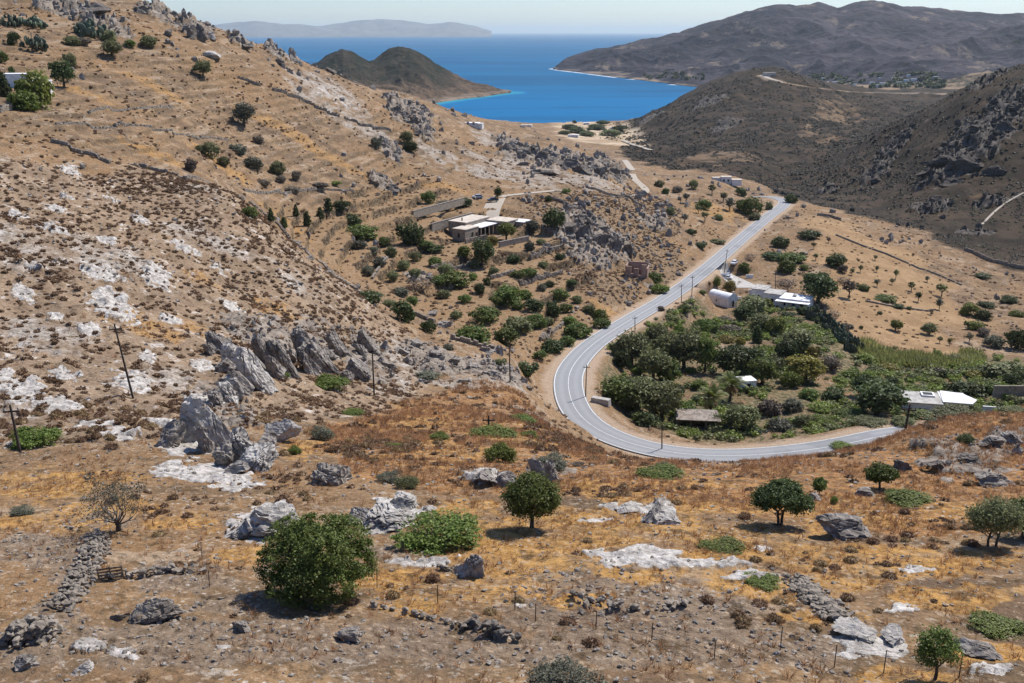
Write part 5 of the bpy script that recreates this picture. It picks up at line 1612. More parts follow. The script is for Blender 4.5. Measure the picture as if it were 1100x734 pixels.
def build_big_trees():
    big_tree(342, 637, 122, 84, 11, 'green', 'big round dense green tree nearest to the viewer, casting a black shadow',
        [(0, 0, .54, .36, .36, .34), (-.30, .0, .42, .20, .24, .22), (.31, -.05, .46, .19, .22, .22), (.09, -.18, .74, .22, .20, .20), (-.20, .10, .70, .22, .22, .22), (.22, .15, .66, .20, .22, .22), (-.04, -.32, .36, .22, .16, .26), (.0, .1, .84, .20, .2, .14), (-.38, -.1, .52, .12, .14, .14), (.40, .05, .56, .10, .12, .12), (.2, -.3, .36, .18, .16, .18), (-.22, -.26, .34, .18, .16, .16)],
        620, 70, 0.074, spread=0.17)
    big_tree(571, 567, 66, 58, 12, 'green', 'small round olive-like tree on a single trunk in the middle foreground',
        [(0, 0, .62, .36, .36, .34), (-.24, 0, .58, .22, .24, .24), (.24, 0, .60, .20, .24, .24), (0, .1, .8, .24, .24, .18)], 560, 34, 0.078)
    big_tree(838, 564, 66, 48, 13, 'dark', 'umbrella-shaped tree with forked trunk left of the boulder',
        [(0, 0, .70, .36, .36, .22), (-.26, 0, .62, .22, .26, .18), (.28, -.05, .55, .20, .24, .20), (.05, .1, .82, .26, .26, .14)], 520, 32, 0.080, trunks=((-.03, 0), (.03, .02)))
    big_tree(945, 525, 38, 28, 14, 'green', 'small flat-topped tree above the bright bush on the right',
        [(0, 0, .66, .38, .38, .26), (-.25, 0, .6, .22, .25, .2), (.26, 0, .58, .22, .24, .2)], 300, 30, 0.085)
    big_tree(1066, 587, 56, 54, 15, 'olive', 'thin-crowned tree on two trunks near the right edge',
        [(0, 0, .66, .34, .34, .28), (-.3, 0, .62, .2, .24, .2), (.25, 0, .6, .24, .24, .24)], 330, 26, 0.075, trunks=((-.08, 0), (.07, .02)), spread=0.26)
    big_tree(1098, 578, 40, 46, 16, 'green', 'green tree cut by the right edge', [(0, 0, .62, .38, .38, .3), (.2, 0, .5, .26, .26, .26)], 300, 28, 0.08)
    big_tree(1004, 730, 54, 62, 17, 'green', 'sparse young tree at the lower right with bare branches showing',
        [(-.05, 0, .70, .34, .3, .2), (-.22, 0, .50, .18, .2, .18), (.26, 0, .52, .2, .2, .14), (.05, 0, .86, .18, .2, .1)], 200, 20, 0.062, spread=0.3)
    big_tree(880, 531, 15, 19, 18, 'green', 'slender sapling between the umbrella tree and the flat-topped tree', [(0, 0, .62, .4, .4, .34)], 110, 18, 0.085)
    # leafless thorn tree at the left
    g = at(127, 570); d = depth_of(g); s = 86 * d / F; sz = 56 * d / F
    o = empty('bare_tree', (g[0], g[1], g[2] - 0.05)); rr = random.Random(3)
    mb = MB(); tips = []
    mb.tube([(0, 0, -.1), (.01*s, 0, .12*sz), (-.01*s, 0, .25*sz)], [.035*s, .03*s, .026*s], 9)
    mb.build('trunk', M['bark'], o)
    mb = MB()
    for k in range(11):
        a = k * 0.62
        out = rr.uniform(0.6, 1.3)
        branch_tubes(mb, (0, 0, rr.uniform(.1, .25)*sz), (math.cos(a)*out, math.sin(a)*out, 0.75), s*0.21, .013*s, 4, rr, 2, 0.62, 5, 0.05, tips)
    mb.build('branches', M['twig'], o)
    L = [(x, y, z, .07*s, .07*s, .05*s) for x, y, z in tips[::5]]
    V, Fc = leaf_cloud(L, 420, 5, 0.07, 4, 0.6)
    obj('foliage', mesh_from('foliage', V, Fc), M['sage'], o)
    tag(o, 'nearly leafless grey thorn tree at the left', 'tree')

def frond(mb_v, mb_f, base, ang, elev, length, droop, r):
    n = 10
    pts = []
    for i in range(n + 1):
        t = i / n
        e = elev - droop * t * t
        if i == 0: p = np.array(base, float)
        else:
            p = pts[-1] + np.array([math.cos(ang)*math.cos(e), math.sin(ang)*math.cos(e), math.sin(e)]) * length / n
        pts.append(p)
    side = np.array([-math.sin(ang), math.cos(ang), 0])
    for i in range(1, n):
        d = pts[i+1] - pts[i-1] if i < n else pts[i] - pts[i-1]
        d = d / np.linalg.norm(d)
        for sgn in (-1, 1):
            for q in (0, .5):
                p = pts[i] * (1-q) + pts[min(i+1, n)] * q
                ln = length * 0.22 * math.sin(math.pi * (0.12 + 0.8 * (i+q) / n))
                tip = p + side * sgn * ln * 0.75 + d * ln * 0.55 + np.array([0, 0, -0.25 * ln])
                b = len(mb_v)
                mb_v += [p - d * 0.07, p + d * 0.07, tip + d * 0.05, tip - d * 0.05]
                mb_f.append((b, b+1, b+2, b+3))

def palm(u, v, w, h, label, seed):
    g = at(u, v + h * 0.55)
    d = depth_of(g); W = w * d / F; Hh = h * d / F
    o = empty('palm_tree', (g[0], g[1], g[2] - 0.05)); r = random.Random(seed)
    th = Hh * 0.55
    mb = MB(); mb.tube([(0, 0, -.2), (.03, 0, th*.5), (0, .03, th)], [.34, .27, .30], 10); mb.build('trunk', M['bark'], o)
    V, Fc = [], []
    for k in range(34):
        frond(V, Fc, (0, 0, th), k * 2.4, r.uniform(0.15, 1.35), W * 0.56 * r.uniform(.85, 1.1), r.uniform(.9, 1.5), r)
    obj('crown', mesh_from('crown', np.array(V), np.array(Fc)), M['bright'], o)
    V, Fc = [], []
    for k in range(20):
        frond(V, Fc, (0, 0, th - .1), k * 2.4 + 1, r.uniform(-0.9, 0.0), W * 0.34 * r.uniform(.8, 1.1), 0.7, r)
    obj('dead_frond_skirt', mesh_from('dead_frond_skirt', np.array(V), np.array(Fc)), M['palmdead'], o)
    tag(o, label, 'palm tree')

# ================================================================= rocks
def boulder(u, vb, w, h, seed, mat, label, flat=None, tilt=(0, 0), rz=None, depth=1.0, sub=4, cuts=14, name='boulder', sink=0.25, cutmin=0.55, rough=0.16, group=None):
    g = at(u, vb)
    if g is None: return
    d = depth_of(g); W = w * d / F; Hh = h * d / F
    me, V = rock_mesh(name, sub, seed, (W * 1.08, W * depth, Hh * (1.25 if name == 'crag' else 1.05)), cuts, rough, 0.3 * math.sin(seed) if rz is None else rz, tilt, cutmin, .14 if name == 'crag' else .42)
    o = obj(name, me, M[mat])
    o.location = (g[0], g[1] + W * depth * 0.25, g[2] - V[:, 2].min() - Hh * sink)
    tag(o, label, 'rock', group)
    return o

def build_rocks():
    CR = 'leaning crags on the spur'
    B = boulder
    B(276, 576, 74, 46, 21, 'rock_pale', 'largest pale rounded boulder left of the big green tree', depth=1.0, sub=5, sink=.34, tilt=(.1, .08), rough=.26, cuts=8)
    B(305, 573, 36, 28, 22, 'rock_pale', 'pale flat rock behind the big green tree', depth=1.0)
    B(358, 520, 42, 48, 25, 'rubble', 'dark jagged boulder above the big green tree', depth=1.0, sub=5, sink=.4, cuts=8)
    B(384, 562, 30, 36, 24, 'rock_pale', 'pointed pale rock beside the white slab', depth=.8, tilt=(.1, -.25), sub=5)
    B(424, 563, 50, 22, 25, 'rock_pale', 'broad white slab right of the pointed rock', depth=1.1, tilt=(.1, .1), sub=5)
    B(438, 545, 34, 16, 26, 'rock_pale', 'pale rock upper edge of the white slab', depth=1.0)
    B(510, 620, 30, 28, 27, 'rock_pale', 'upright pale rock standing below the widest bush', depth=.9, sub=5, sink=.3, cuts=7)
    B(540, 522, 26, 24, 28, 'rock_grey', 'grey boulder left of the split rocks', depth=.9, sub=4)
    B(576, 512, 22, 30, 29, 'rock_grey', 'left half of the split grey rocks', depth=.7, tilt=(0, -.25))
    B(591, 517, 22, 28, 30, 'rock_grey', 'right half of the split grey rocks', depth=.7, tilt=(0, .35))
    B(520, 518, 36, 14, 31, 'rock_grey', 'low grey ledge left of the grey boulder', depth=1.2)
    B(908, 576, 60, 22, 32, 'rock_grey', 'long dark-faced boulder with pale top on the right slope', depth=.5, tilt=(.05, .12), sub=5, cuts=6)
    B(701, 560, 24, 30, 33, 'rock_pale', 'pale fang-shaped rock in the dry grass', depth=.8, tilt=(0, .35))
    B(718, 563, 30, 14, 34, 'rock_pale', 'low pale rock at the foot of the fang rock', depth=1.1)
    B(672, 552, 30, 10, 35, 'rock_pale', 'flat pale rock left of the fang rock', depth=1.2)
    B(161, 668, 56, 22, 36, 'rubble', 'dark rock ledge at the lower left', depth=.6, sub=5, rough=.3)
    B(128, 667, 22, 13, 37, 'rock_dark', 'small dark rock at the left end of the dark ledge', depth=.8)
    B(259, 679, 24, 18, 38, 'rock_grey', 'angular grey stone in front of the big tree shadow', depth=.9)
    B(372, 690, 34, 18, 39, 'rock_grey', 'grey stone below the right of the big tree', depth=.9)
    B(930, 690, 44, 12, 40, 'rock_pale', 'broad pale rock at the lower right', depth=1.2, sub=5)
    B(962, 692, 34, 15, 41, 'rock_pale', 'pale rounded rock left of the sparse young tree', depth=1.0)
    B(1052, 704, 36, 16, 42, 'rock_grey', 'grey rock right of the sparse young tree', depth=1.0)
    B(20, 720, 24, 16, 43, 'rock_grey', 'grey stone at the lower left corner', depth=1.)
    B(90, 723, 26, 12, 44, 'rock_pale', 'pale stone near the lower left corner', depth=1.)
    B(1067, 480, 30, 14, 45, 'rock_grey', 'grey rock on the brow near the right edge', depth=1.0)
    B(1090, 476, 24, 12, 46, 'rock_grey', 'rock on the brow at the right edge', depth=1.0)
    B(1045, 497, 34, 12, 47, 'rock_dark', 'dark rock under the brow', depth=1.0)
    B(1070, 522, 44, 14, 48, 'rock_grey', 'grey ledge on the slope at the right', depth=1.0)
    B(1010, 505, 24, 12, 49, 'rock_dark', 'dark rock at the left end of the brow rocks', depth=1.0)
    B(972, 505, 22, 15, 50, 'rock_dark', 'dark stone above the flat-topped tree', depth=1.0)
    B(930, 533, 26, 9, 51, 'rock_grey', 'grey rock under the flat-topped tree', depth=1.0)
    B(876, 538, 18, 10, 52, 'rock_grey', 'grey stone under the slender sapling', depth=1.0)
    # crags on the spur: leaning slabs
    for k, (u, vb, w, h, t, lab) in enumerate([
        (232, 372, 18, 26, -.5, 'short leaning slab at the left end of the crags'),
        (252, 392, 26, 30, -.55, 'grey slab leaning above the pale crag'),
        (268, 414, 30, 52, -.55, 'tall pale slab leaning right in the crags'),
        (288, 392, 22, 44, -.5, 'dark slab standing left of the cleft'),
        (304, 396, 22, 50, -.5, 'dark slab standing right of the cleft'),
        (322, 380, 26, 36, -.4, 'broken dark slab in the upper crags'),
        (346, 392, 30, 52, -.6, 'long grey slab leaning at the right of the crags'),
        (362, 376, 18, 30, -.4, 'dark upright slab at the right end of the crags'),
        (395, 372, 18, 26, -.4, 'dark slab on the edge of the spur'),
        (384, 400, 22, 22, -.3, 'grey slab below the edge of the spur'),
        (205, 470, 42, 44, -.35, 'broad pale crag with flat face'),
        (236, 478, 34, 56, -.45, 'tall pale crag split by a crack'),
        (256, 490, 34, 34, -.45, 'pale crag sloping down to the right'),
        (240, 425, 22, 24, -.5, 'pale block under the leaning slabs'),
        (255, 420, 18, 26, -.5, 'pale block beside the tall leaning slab'),
        (275, 500, 40, 18, -.3, 'low pale rock at the foot of the crags'),
        (300, 470, 30, 18, -.35, 'grey streaked rock right of the pale crag'),
        (196, 470, 26, 12, -.2, 'dark-mouthed rock under the pale crag'),
    ]):
        B(u - w * .45, vb + 9, w * .6, h * .55, 260 + k, 'rock_grey', 'small broken slab beside the ' + lab, depth=1.2, tilt=(0.3, t * .7), sub=4, cuts=7, name='crag', sink=.3, rough=.3, rz=-.2, group=CR)
        B(u, vb + 5, w * .92, h * 1.0, 60 + k, 'rock_pale' if 'pale' in lab else 'rock_grey', lab, depth=1.1, tilt=(0.3, t * .62), sub=5, cuts=5, name='crag', sink=.36, rough=.2, rz=-.35, group=CR)
    # ridge rocks against the sea
    for k, (u, vb, w, h, lab) in enumerate([
        (207, 40, 9, 22, 'dark pinnacle left on the ridge top'), (216, 40, 10, 24, 'tallest jagged pinnacle on the ridge'),
        (227, 42, 9, 14, 'pale block right of the tallest pinnacle'), (188, 18, 9, 10, 'rock tooth on the upper ridge'), (180, 38, 10, 12, 'rock below the ridge pinnacles'),
        (149, 12, 12, 16, 'dark rock at the top edge on the ridge'), (100, 12, 26, 16, 'rock outcrop at the top edge'), (262, 50, 14, 8, 'low rock on the ridge near the sea'),
        (300, 68, 12, 9, 'rock on the slope under the ridge line'), (224, 60, 16, 12, 'pale broken rock under the pinnacles'),
        (354, 77, 16, 7, 'square dark rock on the ridge end'), (575, 185, 10, 6, 'small rock under the ridge outcrops'), (587, 265, 10, 8, 'rock left of the dark rock face'),
    ]):
        B(u, vb + 1, w * 1.35, h * .85, 90 + k, 'rock_pale' if 'pale' in lab else 'rock_dark', lab, depth=.9, sub=3, cuts=9, sink=.2, rough=.3, cutmin=.45, name='ridge_rock')
    # the dark rock face and the outcrops of the left ridge, block by block
    face = [(612,250,22,22),(628,256,24,26),(645,264,24,24),(660,268,22,20),(675,272,18,14),(622,238,18,10),(644,246,18,10)]
    for k, (u, vb, w, h) in enumerate(face):
        B(u, vb, w, h, 120 + k, 'rock_dark', 'block of the dark rock face right of the villa', depth=.8, sub=3, cuts=10, name='cliff_block', sink=.35, rough=.3, group='blocks of the dark rock face')
    ridge = [(565,165,22,12),(580,170,22,14),(597,175,26,15),(613,180,24,14),(628,184,22,12),(645,186,20,10),(545,160,16,8),(560,178,16,8),(590,188,18,8),(575,160,14,8),(660,186,12,8)]
    for k, (u, vb, w, h) in enumerate(ridge):
        B(u, vb, w, h, 140 + k, 'rock_dark', 'jagged dark outcrop on the left ridge above the beach', depth=.8, sub=3, cuts=10, name='outcrop', sink=.35, rough=.35, group='outcrops on the left ridge')
    gul = [(432,125,16,9),(444,132,16,9),(450,144,14,8),(425,118,12,7),(408,190,14,9),(420,205,16,10),(400,198,12,8)]
    for k, (u, vb, w, h) in enumerate(gul):
        B(u, vb, w, h, 160 + k, 'rock_dark', 'dark rock in the gully on the left ridge slope', depth=.8, sub=3, cuts=10, name='gully_rock', sink=.35, rough=.35, group='rocks in the ridge gully')
    dk = [(1018,175,30,16),(1040,180,34,22),(1066,188,30,18),(1000,186,18,10),(1030,196,24,10),(1085,140,22,14),(1050,140,22,12),(960,165,16,8),(1008,216,18,9),(1070,110,18,10),(1092,120,16,10),(945,195,14,6)]
    for k, (u, vb, w, h) in enumerate(dk):
        B(u, vb, w, h, 180 + k, 'rock_black', 'dark crag on the heath hill at the right', depth=.9, sub=3, cuts=10, name='hill_crag', sink=.45, rough=.35, group='crags on the dark hill')
    # grey blocks on the scree below the terraces
    sc_ = [(446,372,16,10),(470,384,18,9),(440,392,14,9),(487,392,18,9),(510,396,18,8),(528,404,16,8),(500,410,14,7),(455,412,12,7),(545,398,14,9),(478,352,18,8),(466,340,14,8),(520,378,16,8),(535,380,12,12),(430,380,14,10),(418,396,16,12),(412,376,14,14)]
    for k, (u, vb, w, h) in enumerate(sc_):
        B(u, vb, w, h, 220 + k, 'rock_grey', 'grey block on the scree below the terraces', depth=1., sub=3, cuts=10, name='scree_block', sink=.3, rough=.3, group='blocks of the grey scree')

def stone_pile(name, pts, height, width, n, label, mat='drystone', seed=1, smin=.12, smax=.38, single=False):
    """a tumbled dry-stone wall: many stones heaped along a line, one mesh"""
    r = np.random.default_rng(seed)
    g = [at(*p) for p in pts]; g = np.array([q for q in g if q is not None])
    pl = resample(g, 0.3)
    Vs, Fs, b = [], [], 0
    for i in range(n):
        c = pl[int(i * len(pl) / n)] if i % 2 else pl[r.integers(len(pl))]
        off = r.normal() * width * .45
        hh = height * max(0, 1 - (off / width) ** 2) * r.random()
        s = r.uniform(smin, smax)
        V, Fc = rock_verts(1, seed * 997 + i, 7, .1)
        V = V * s * np.array([1, .8, .6]) * .62
        a = r.uniform(0, 6.28); ca, sa = math.cos(a), math.sin(a)
        V = V @ np.array([[ca, -sa, 0], [sa, ca, 0], [0, 0, 1]])
        x, y = c[0] + off * .8, c[1] + r.normal() * width * .35
        V = V + np.array([x, y, float(Hxy(x, y)) + hh + .05])
        if single:
            c0 = np.array([x, y, float(Hxy(x, y)) + hh + .05])
            so = obj('stone', mesh_from('stone', V - c0, Fc), M[mat]); so.location = tuple(c0)
            tag(so, label, 'stone', label.replace('stone in', 'stones in'))
            continue
        Vs.append(V); Fs.append(Fc + b); b += len(V)
    if single: return
    o = obj(name, mesh_from(name, np.concatenate(Vs), np.concatenate(Fs)), M[mat])
    tag(o, label, 'stone wall')
    return o

def drywall(pts, h, label, w=0.7, mat='drystone', seed=0, name='stone_wall'):
    """a field wall: courses of blocks along a draped line"""
    r = random.Random(seed)
    g = [at(*p) for p in pts]; g = [q for q in g if q is not None]
    if len(g) < 2: return
    pl = resample(np.array(g), 0.55)
    for _ in range(3):
        pl[1:-1, :2] = 0.25 * pl[:-2, :2] + 0.5 * pl[1:-1, :2] + 0.25 * pl[2:, :2]
    mb = MB()
    gap = 0
    nc = max(2, int(h / 0.38))
    for i in range(len(pl) - 1):
        a, b = pl[i], pl[i+1]
        c = (a + b) / 2; L = math.hypot(b[0]-a[0], b[1]-a[1]); rz = math.atan2(b[1]-a[1], b[0]-a[0])
        zt = float(Hxy(c[0], c[1]))
        top = nc if r.random() > .18 else nc - 1
        for q in range(top):
            ch = h / nc
            mb.box((c[0] + r.uniform(-.06, .06), c[1] + r.uniform(-.06, .06), zt - .25 + ch * (q + .5) + r.uniform(-.03, .03)),
                   (L * r.uniform(.85, 1.12), w * r.uniform(.8, 1.15), ch * r.uniform(.92, 1.2)), rz + r.uniform(-.14, .14), r.uniform(.8, 1))
    o = mb.build(name, M[mat])
    tag(o, label, 'stone wall')

WALLS = [
 ([(55,153),(80,163),(118,176)], 1.1, 'dark field wall upper left on the spur edge'),
 ([(140,177),(200,193),(262,214)], 1.0, 'long dark field wall along the spur edge'),
 ([(268,218),(300,243),(330,272),(352,290),(390,318)], 0.9, 'field wall descending the spur edge towards the terraces'),
 ([(256,84),(280,93)], 1.3, 'short wall under the ridge near the quarry'),
 ([(293,97),(330,111),(352,121),(365,126)], 1.5, 'dark wall running below the pale quarry'),
 ([(370,127),(392,136),(420,142)], 1.4, 'wall continuing right of the quarry'),
 ([(500,262),(512,259),(524,257)], 1.8, 'villa terrace wall, left part'),
 ([(570,278),(588,270),(604,262)], 1.6, 'terrace wall right below the villa'),
 ([(527,300),(540,297),(553,293)], 1.4, 'terrace wall behind the biggest terrace bush'),
 ([(558,306),(582,301),(604,294)], 1.5, 'terrace wall across the right terraces'),
 ([(464,289),(484,287),(505,282)], 1.3, 'terrace wall under the villa front bushes'),
 ([(484,364),(510,371),(531,377)], 1.4, 'lowest terrace wall on the rock ledge'),
 ([(437,336),(452,341),(467,347)], 1.2, 'wall on the rock ledge at the left of the terraces'),
 ([(591,214),(615,224),(640,241)], 1.5, 'dark wall running down behind the rock face'),
 ([(632,203),(660,211),(690,222)], 1.3, 'wall on the tan slope below the winding track'),
 ([(400,300),(410,285),(425,268)], 1.0, 'terrace bank wall climbing the left terraces'),
 ([(610,345),(596,356),(580,366)], 1.2, 'low wall beside the path down to the bend'),
 ([(898,253),(930,266),(965,279),(1000,293),(1033,307)], 0.9, 'dark bank wall along the top of the field'),
 ([(930,324),(965,331),(1000,335)], 0.8, 'low bank across the middle of the field'),
 ([(878,232),(890,233),(903,237)], 1.6, 'short wall by the road at the foot of the dark hill'),
 ([(1036,269),(1066,282),(1100,289)], 1.8, 'wall at the foot of the dark hill near the right edge'),
 ([(0,121),(13,118)], 1.8, 'garden wall at the left edge below the house'),
 ([(95,122),(140,118),(185,115)], 0.8, 'upper terrace bank on the left hillside'),
 ([(60,134),(120,138),(185,141)], 0.8, 'lower terrace bank on the left hillside'),
 ([(185,143),(215,147),(245,151)], 0.7, 'terrace bank above the hillside clump'),
 ([(262,205),(300,206),(345,203),(380,206)], 0.9, 'terrace bank above the cypress-like bushes'),
 ([(1000,398),(1030,402),(1052,404)], 1.2, 'wall at the foot of the field behind the white roofs'),
]
def straight_wall(a, b, h, label):
    """a mortared retaining wall with a level top between two points of the slope"""
    p, q = Gp(*a), Gp(*b)
    L = math.hypot(q[0]-p[0], q[1]-p[1]); rz = math.atan2(q[1]-p[1], q[0]-p[0])
    zt = max(p[2], q[2]) + h * .75
    n = max(3, int(L / 1.5)); r = random.Random(int(a[0]))
    o = empty('stone_wall', ((p[0]+q[0])/2, (p[1]+q[1])/2, zt), rz)
    MB().box((0, 0, -h * .75), (L, .7, h * 1.5), 0, .97).build('wall', M['villa_stone'], o)
    mb = MB()
    for i in range(n): mb.box((-L/2 + (i + .5) * L/n, 0, .065), (L/n * .985, .8, .12))
    mb.build('coping', M['drystone'], o)
    tag(o, label, 'stone wall')

def build_walls():
    straight_wall((443, 231), (499, 223), 1.7, 'high grey retaining wall left of the villa yard')
    straight_wall((463, 246), (508, 233), 2.0, 'long stone retaining wall behind the villa')
    straight_wall((536, 266), (568, 259), 2.2, 'villa terrace wall, right part')
    for k, (pts, h, lab) in enumerate(WALLS):
        drywall(pts, h, lab, seed=k)
    stone_pile('stone_wall', [(104,578),(98,600),(88,622),(76,640),(66,655)], .32, .9, 560, 'tumbled grey stone wall running down past the wooden gate', seed=3, smin=.16, smax=.42)
    stone_pile('stone_wall', [(18,690),(30,684),(46,686)], .8, .8, 240, 'broken end of the stone wall at the lower left', seed=4, smax=.5)
    stone_pile('stone_wall', [(120,622),(150,618),(180,614),(215,612)], .35, .5, 46, 'stone in the low line right of the wooden gate', seed=5, single=True, smin=.2, smax=.5)
    stone_pile('stone_wall', [(505,672),(525,680),(552,690)], .5, .3, 30, 'dark stone in the row across the bottom grass', mat='rock_dark', seed=6, single=True, smin=.25, smax=.55)
    stone_pile('stone_wall', [(400,652),(430,657),(470,668),(500,676)], .2, .3, 34, 'small stone in the line left of the dark stone row', seed=7, single=True)
    stone_pile('stone_wall', [(858,625),(872,640),(885,652),(898,664)], .28, .9, 620, 'grey rubble line above the lower right slab', seed=8, smin=.18, smax=.42)
    stone_pile('stone_wall', [(466,612),(490,612)], .3, .3, 16, 'stone in the group left of the upright pale rock', seed=9, single=True)
    stone_pile('stone_wall', [(610,640),(640,650),(690,655),(740,648)], .3, 1.0, 50, 'stone in the rubble strewn over the middle of the dry grass', seed=10, single=True, smin=.2, smax=.5)

# ================================================================= things along the road
def pole(ub, vb, ut, vt, label, arm=True, mat='pole'):
    g = at(ub, vb); d = depth_of(g)
    L = math.hypot(ut - ub, vt - vb) * d / F / 0.955
    lean = math.atan2((ut - ub), -(vt - vb)) - math.atan2((ub - 550) * SP, F) * 0.9
    o = empty('utility_pole', (g[0], g[1], g[2]))
    o.rotation_euler = (0, lean, 0)
    r = max(0.10, 0.0125 * L)
    MB().tube([(0, 0, -.4), (0, 0, L * .5), (0, 0, L)], [r * 1.25, r * 1.05, r * .8], 8).build('shaft', M[mat], o)
    if arm:
        c = MB().box((0, 0, L - .55), (1.3, .1, .12)).build('crossarm', M[mat], o)
        for s in (-.55, 0, .55):
            MB().tube([(s, 0, L - .49), (s, 0, L - .36), (s, 0, L - .27)], [.035, .06, .03], 6).build('insulator', M['polegrey'], o)
    tag(o, label, 'utility pole', 'utility poles')

def build_poles():
    for a in [
        (143,428,125,350,'tall dark pole leaning left on the spotted slope'),
        (22,487,12,435,'leaning pole at the left edge by the low green bush'),
        (402,425,400,373,'dark pole below the edge of the spur'),
        (548,410,547,371,'dark pole on the rocks under the terraces'),
        (629,427,630,392,'pole at the inside of the sharp road bend'),
        (682,361,682,340,'pole on the verge between bend and chapel'),
        (732,325,732,306,'pole on the verge left of the chapel'),
        (743,319,744,297,'pole just above the chapel end'),
        (778,294,781,269,'pole beside the white car'),
        (833,310,833,291,'pole behind the white house'),
        (711,483,711,456,'pole at the lower roadside left of the shed'),
        (972,464,977,434,'pole leaning right where the road disappears'),
        (525,466,525,446,'short pole standing in the long green mat'),
    ]:
        pole(*a)

def build_fences():
    def fence(posts, hpx, label):
        gs = [at(u, v) for u, v in posts]
        o = empty('wire_fence', tuple(gs[0]))
        tops = []
        for q in gs:
            hgt = hpx * depth_of(q) / F
            p = Vector(q) - Vector(gs[0])
            MB().tube([p + Vector((0, 0, -.2)), p + Vector((.02, 0, hgt))], [.022, .02], 6).build('post', M['rust_iron'], o)
            tops.append((p, hgt))
        mb = MB()
        for k in range(len(tops) - 1):
            (p, h0), (q, h1) = tops[k], tops[k+1]
            for f in (.25, .5, .75, .95):
                a, b = p + Vector((0, 0, h0 * f)), q + Vector((0, 0, h1 * f))
                m = (a + b) / 2 - Vector((0, 0, .05))
                mb.tube([a, m, b], [.006, .006, .006], 4)
        mb.build('wire', M['rust_iron'], o)
        tag(o, label, 'fence')
    fence([(405,632),(470,648),(553,655),(575,668),(640,676),(700,688),(767,708)], 22, 'rusty wire fence across the middle of the bottom grass')
    fence([(838,698),(896,717),(949,723),(1030,728)], 28, 'rusty wire fence in front of the lower right slab')
    fence([(217,600),(225,630)], 20, 'pair of thin iron posts left of the big tree')
    # wooden gate in the tumbled wall
    g = at(120, 622); d = depth_of(g); W = 27 * d / F; Hh = 15 * d / F
    o = empty('wooden_gate', tuple(g), 0.12)
    for k in range(4):
        MB().box((0, -.02, Hh * (.16 + .26 * k)), (W, .03, Hh * .15), 0.0).build('plank', M['wood'], o)
    for s in (-.46, 0, .46):
        MB().box((W * s, .025, Hh * .5), (.08, .05, Hh * 1.12)).build('upright', M['wood'], o)
    o.rotation_euler = (0.12, -0.06, 0.15)
    tag(o, 'small grey wooden pallet gate leaning in the tumbled stone wall', 'gate')

def car(c, rz, paint, label):
    o = empty('parked_car', tuple(c), rz)
    L, W = 4.1, 1.72
    prof = [(-2.05, .32), (-2.05, .78), (-1.85, .92), (-1.0, 1.0), (1.55, 1.0), (2.0, .88), (2.05, .32)]
    def ext(pr, w0, w1=None):
        w1 = w0 if w1 is None else w1
        n = len(pr)
        zs = [z for _, z in pr]; z0, z1 = min(zs), max(zs)
        V = []
        for s in (-1, 1):
            for x, z in pr:
                q = (z - z0) / (z1 - z0)
                V.append((x, s * (w0 + (w1 - w0) * q) / 2, z))
        Fc = [tuple(range(n))[::-1], tuple(range(n, 2*n))] + [(i, (i+1) % n, n + (i+1) % n, n + i) for i in range(n)]
        return MB().add(V, Fc)
    ext(prof, W, W * .96).build('body', M[paint], o)
    ext([(-1.15, 1.0), (-.55, 1.40), (1.15, 1.42), (1.75, 1.0)], W * .93, W * .74).build('window', M['glass'], o)
    ext([(-.62, 1.405), (-.5, 1.47), (1.1, 1.48), (1.2, 1.425)], W * .76, W * .70).build('roof', M[paint], o)
    for x in (-1.28, 1.28):
        for s in (-1, 1):
            wl = MB().tube([(x, s * .72, .32), (x, s * .88, .32)], [.32, .32], 14).build('wheel', M['tyre'], o)
            MB().tube([(x, s * .875, .32), (x, s * .895, .32)], [.18, .16], 10).build('rim', M['carsilver'], wl)
    for s in (-.6, .6):
        MB().box((-2.055, s, .72), (.05, .32, .14)).build('headlight', M['lamp'], o)
    tag(o, label, 'car')

# ================================================================= buildings
def block(o, x0, x1, y0, y1, h, wallmat, roofmat, z0=-1.2, over=.12, par=.25):
    MB().span(x0, x1, y0, y1, z0, h).build('wall', M[wallmat], o)
    MB().span(x0 - over, x1 + over, y0 - over, y1 + over, h + .003, h + par).build('roof', M[roofmat], o)

def opening(o, name, x, y, z, w, h, face, frame='villa_stone', pane='opening'):
    """a framed opening standing on a wall face: 'f' -y, 'b' +y, 'l' -x, 'r' +x"""
    sx, sy = {'f': (0, -1), 'b': (0, 1), 'l': (-1, 0), 'r': (1, 0)}[face]
    t = .06
    if sx == 0:
        f = MB()
        f.span(x - w/2 - .1, x - w/2, y + sy*t - .04, y + sy*t + .04, z, z + h + .1); f.span(x + w/2, x + w/2 + .1, y + sy*t - .04, y + sy*t + .04, z, z + h + .1)
        f.span(x - w/2, x + w/2, y + sy*t - .04, y + sy*t + .04, z + h, z + h + .1)
        fo = f.build(name, M[frame], o)
        MB().span(x - w/2, x + w/2, y + sy*.02 - .015, y + sy*.02 + .015, z, z + h).build('pane', M[pane], fo)
    else:
        f = MB()
        f.span(x + sx*t - .04, x + sx*t + .04, y - w/2 - .1, y - w/2, z, z + h + .1); f.span(x + sx*t - .04, x + sx*t + .04, y + w/2, y + w/2 + .1, z, z + h + .1)
        f.span(x + sx*t - .04, x + sx*t + .04, y - w/2, y + w/2, z + h, z + h + .1)
        fo = f.build(name, M[frame], o)
        MB().span(x + sx*.02 - .015, x + sx*.02 + .015, y - w/2, y + w/2, z, z + h).build('pane', M[pane], fo)

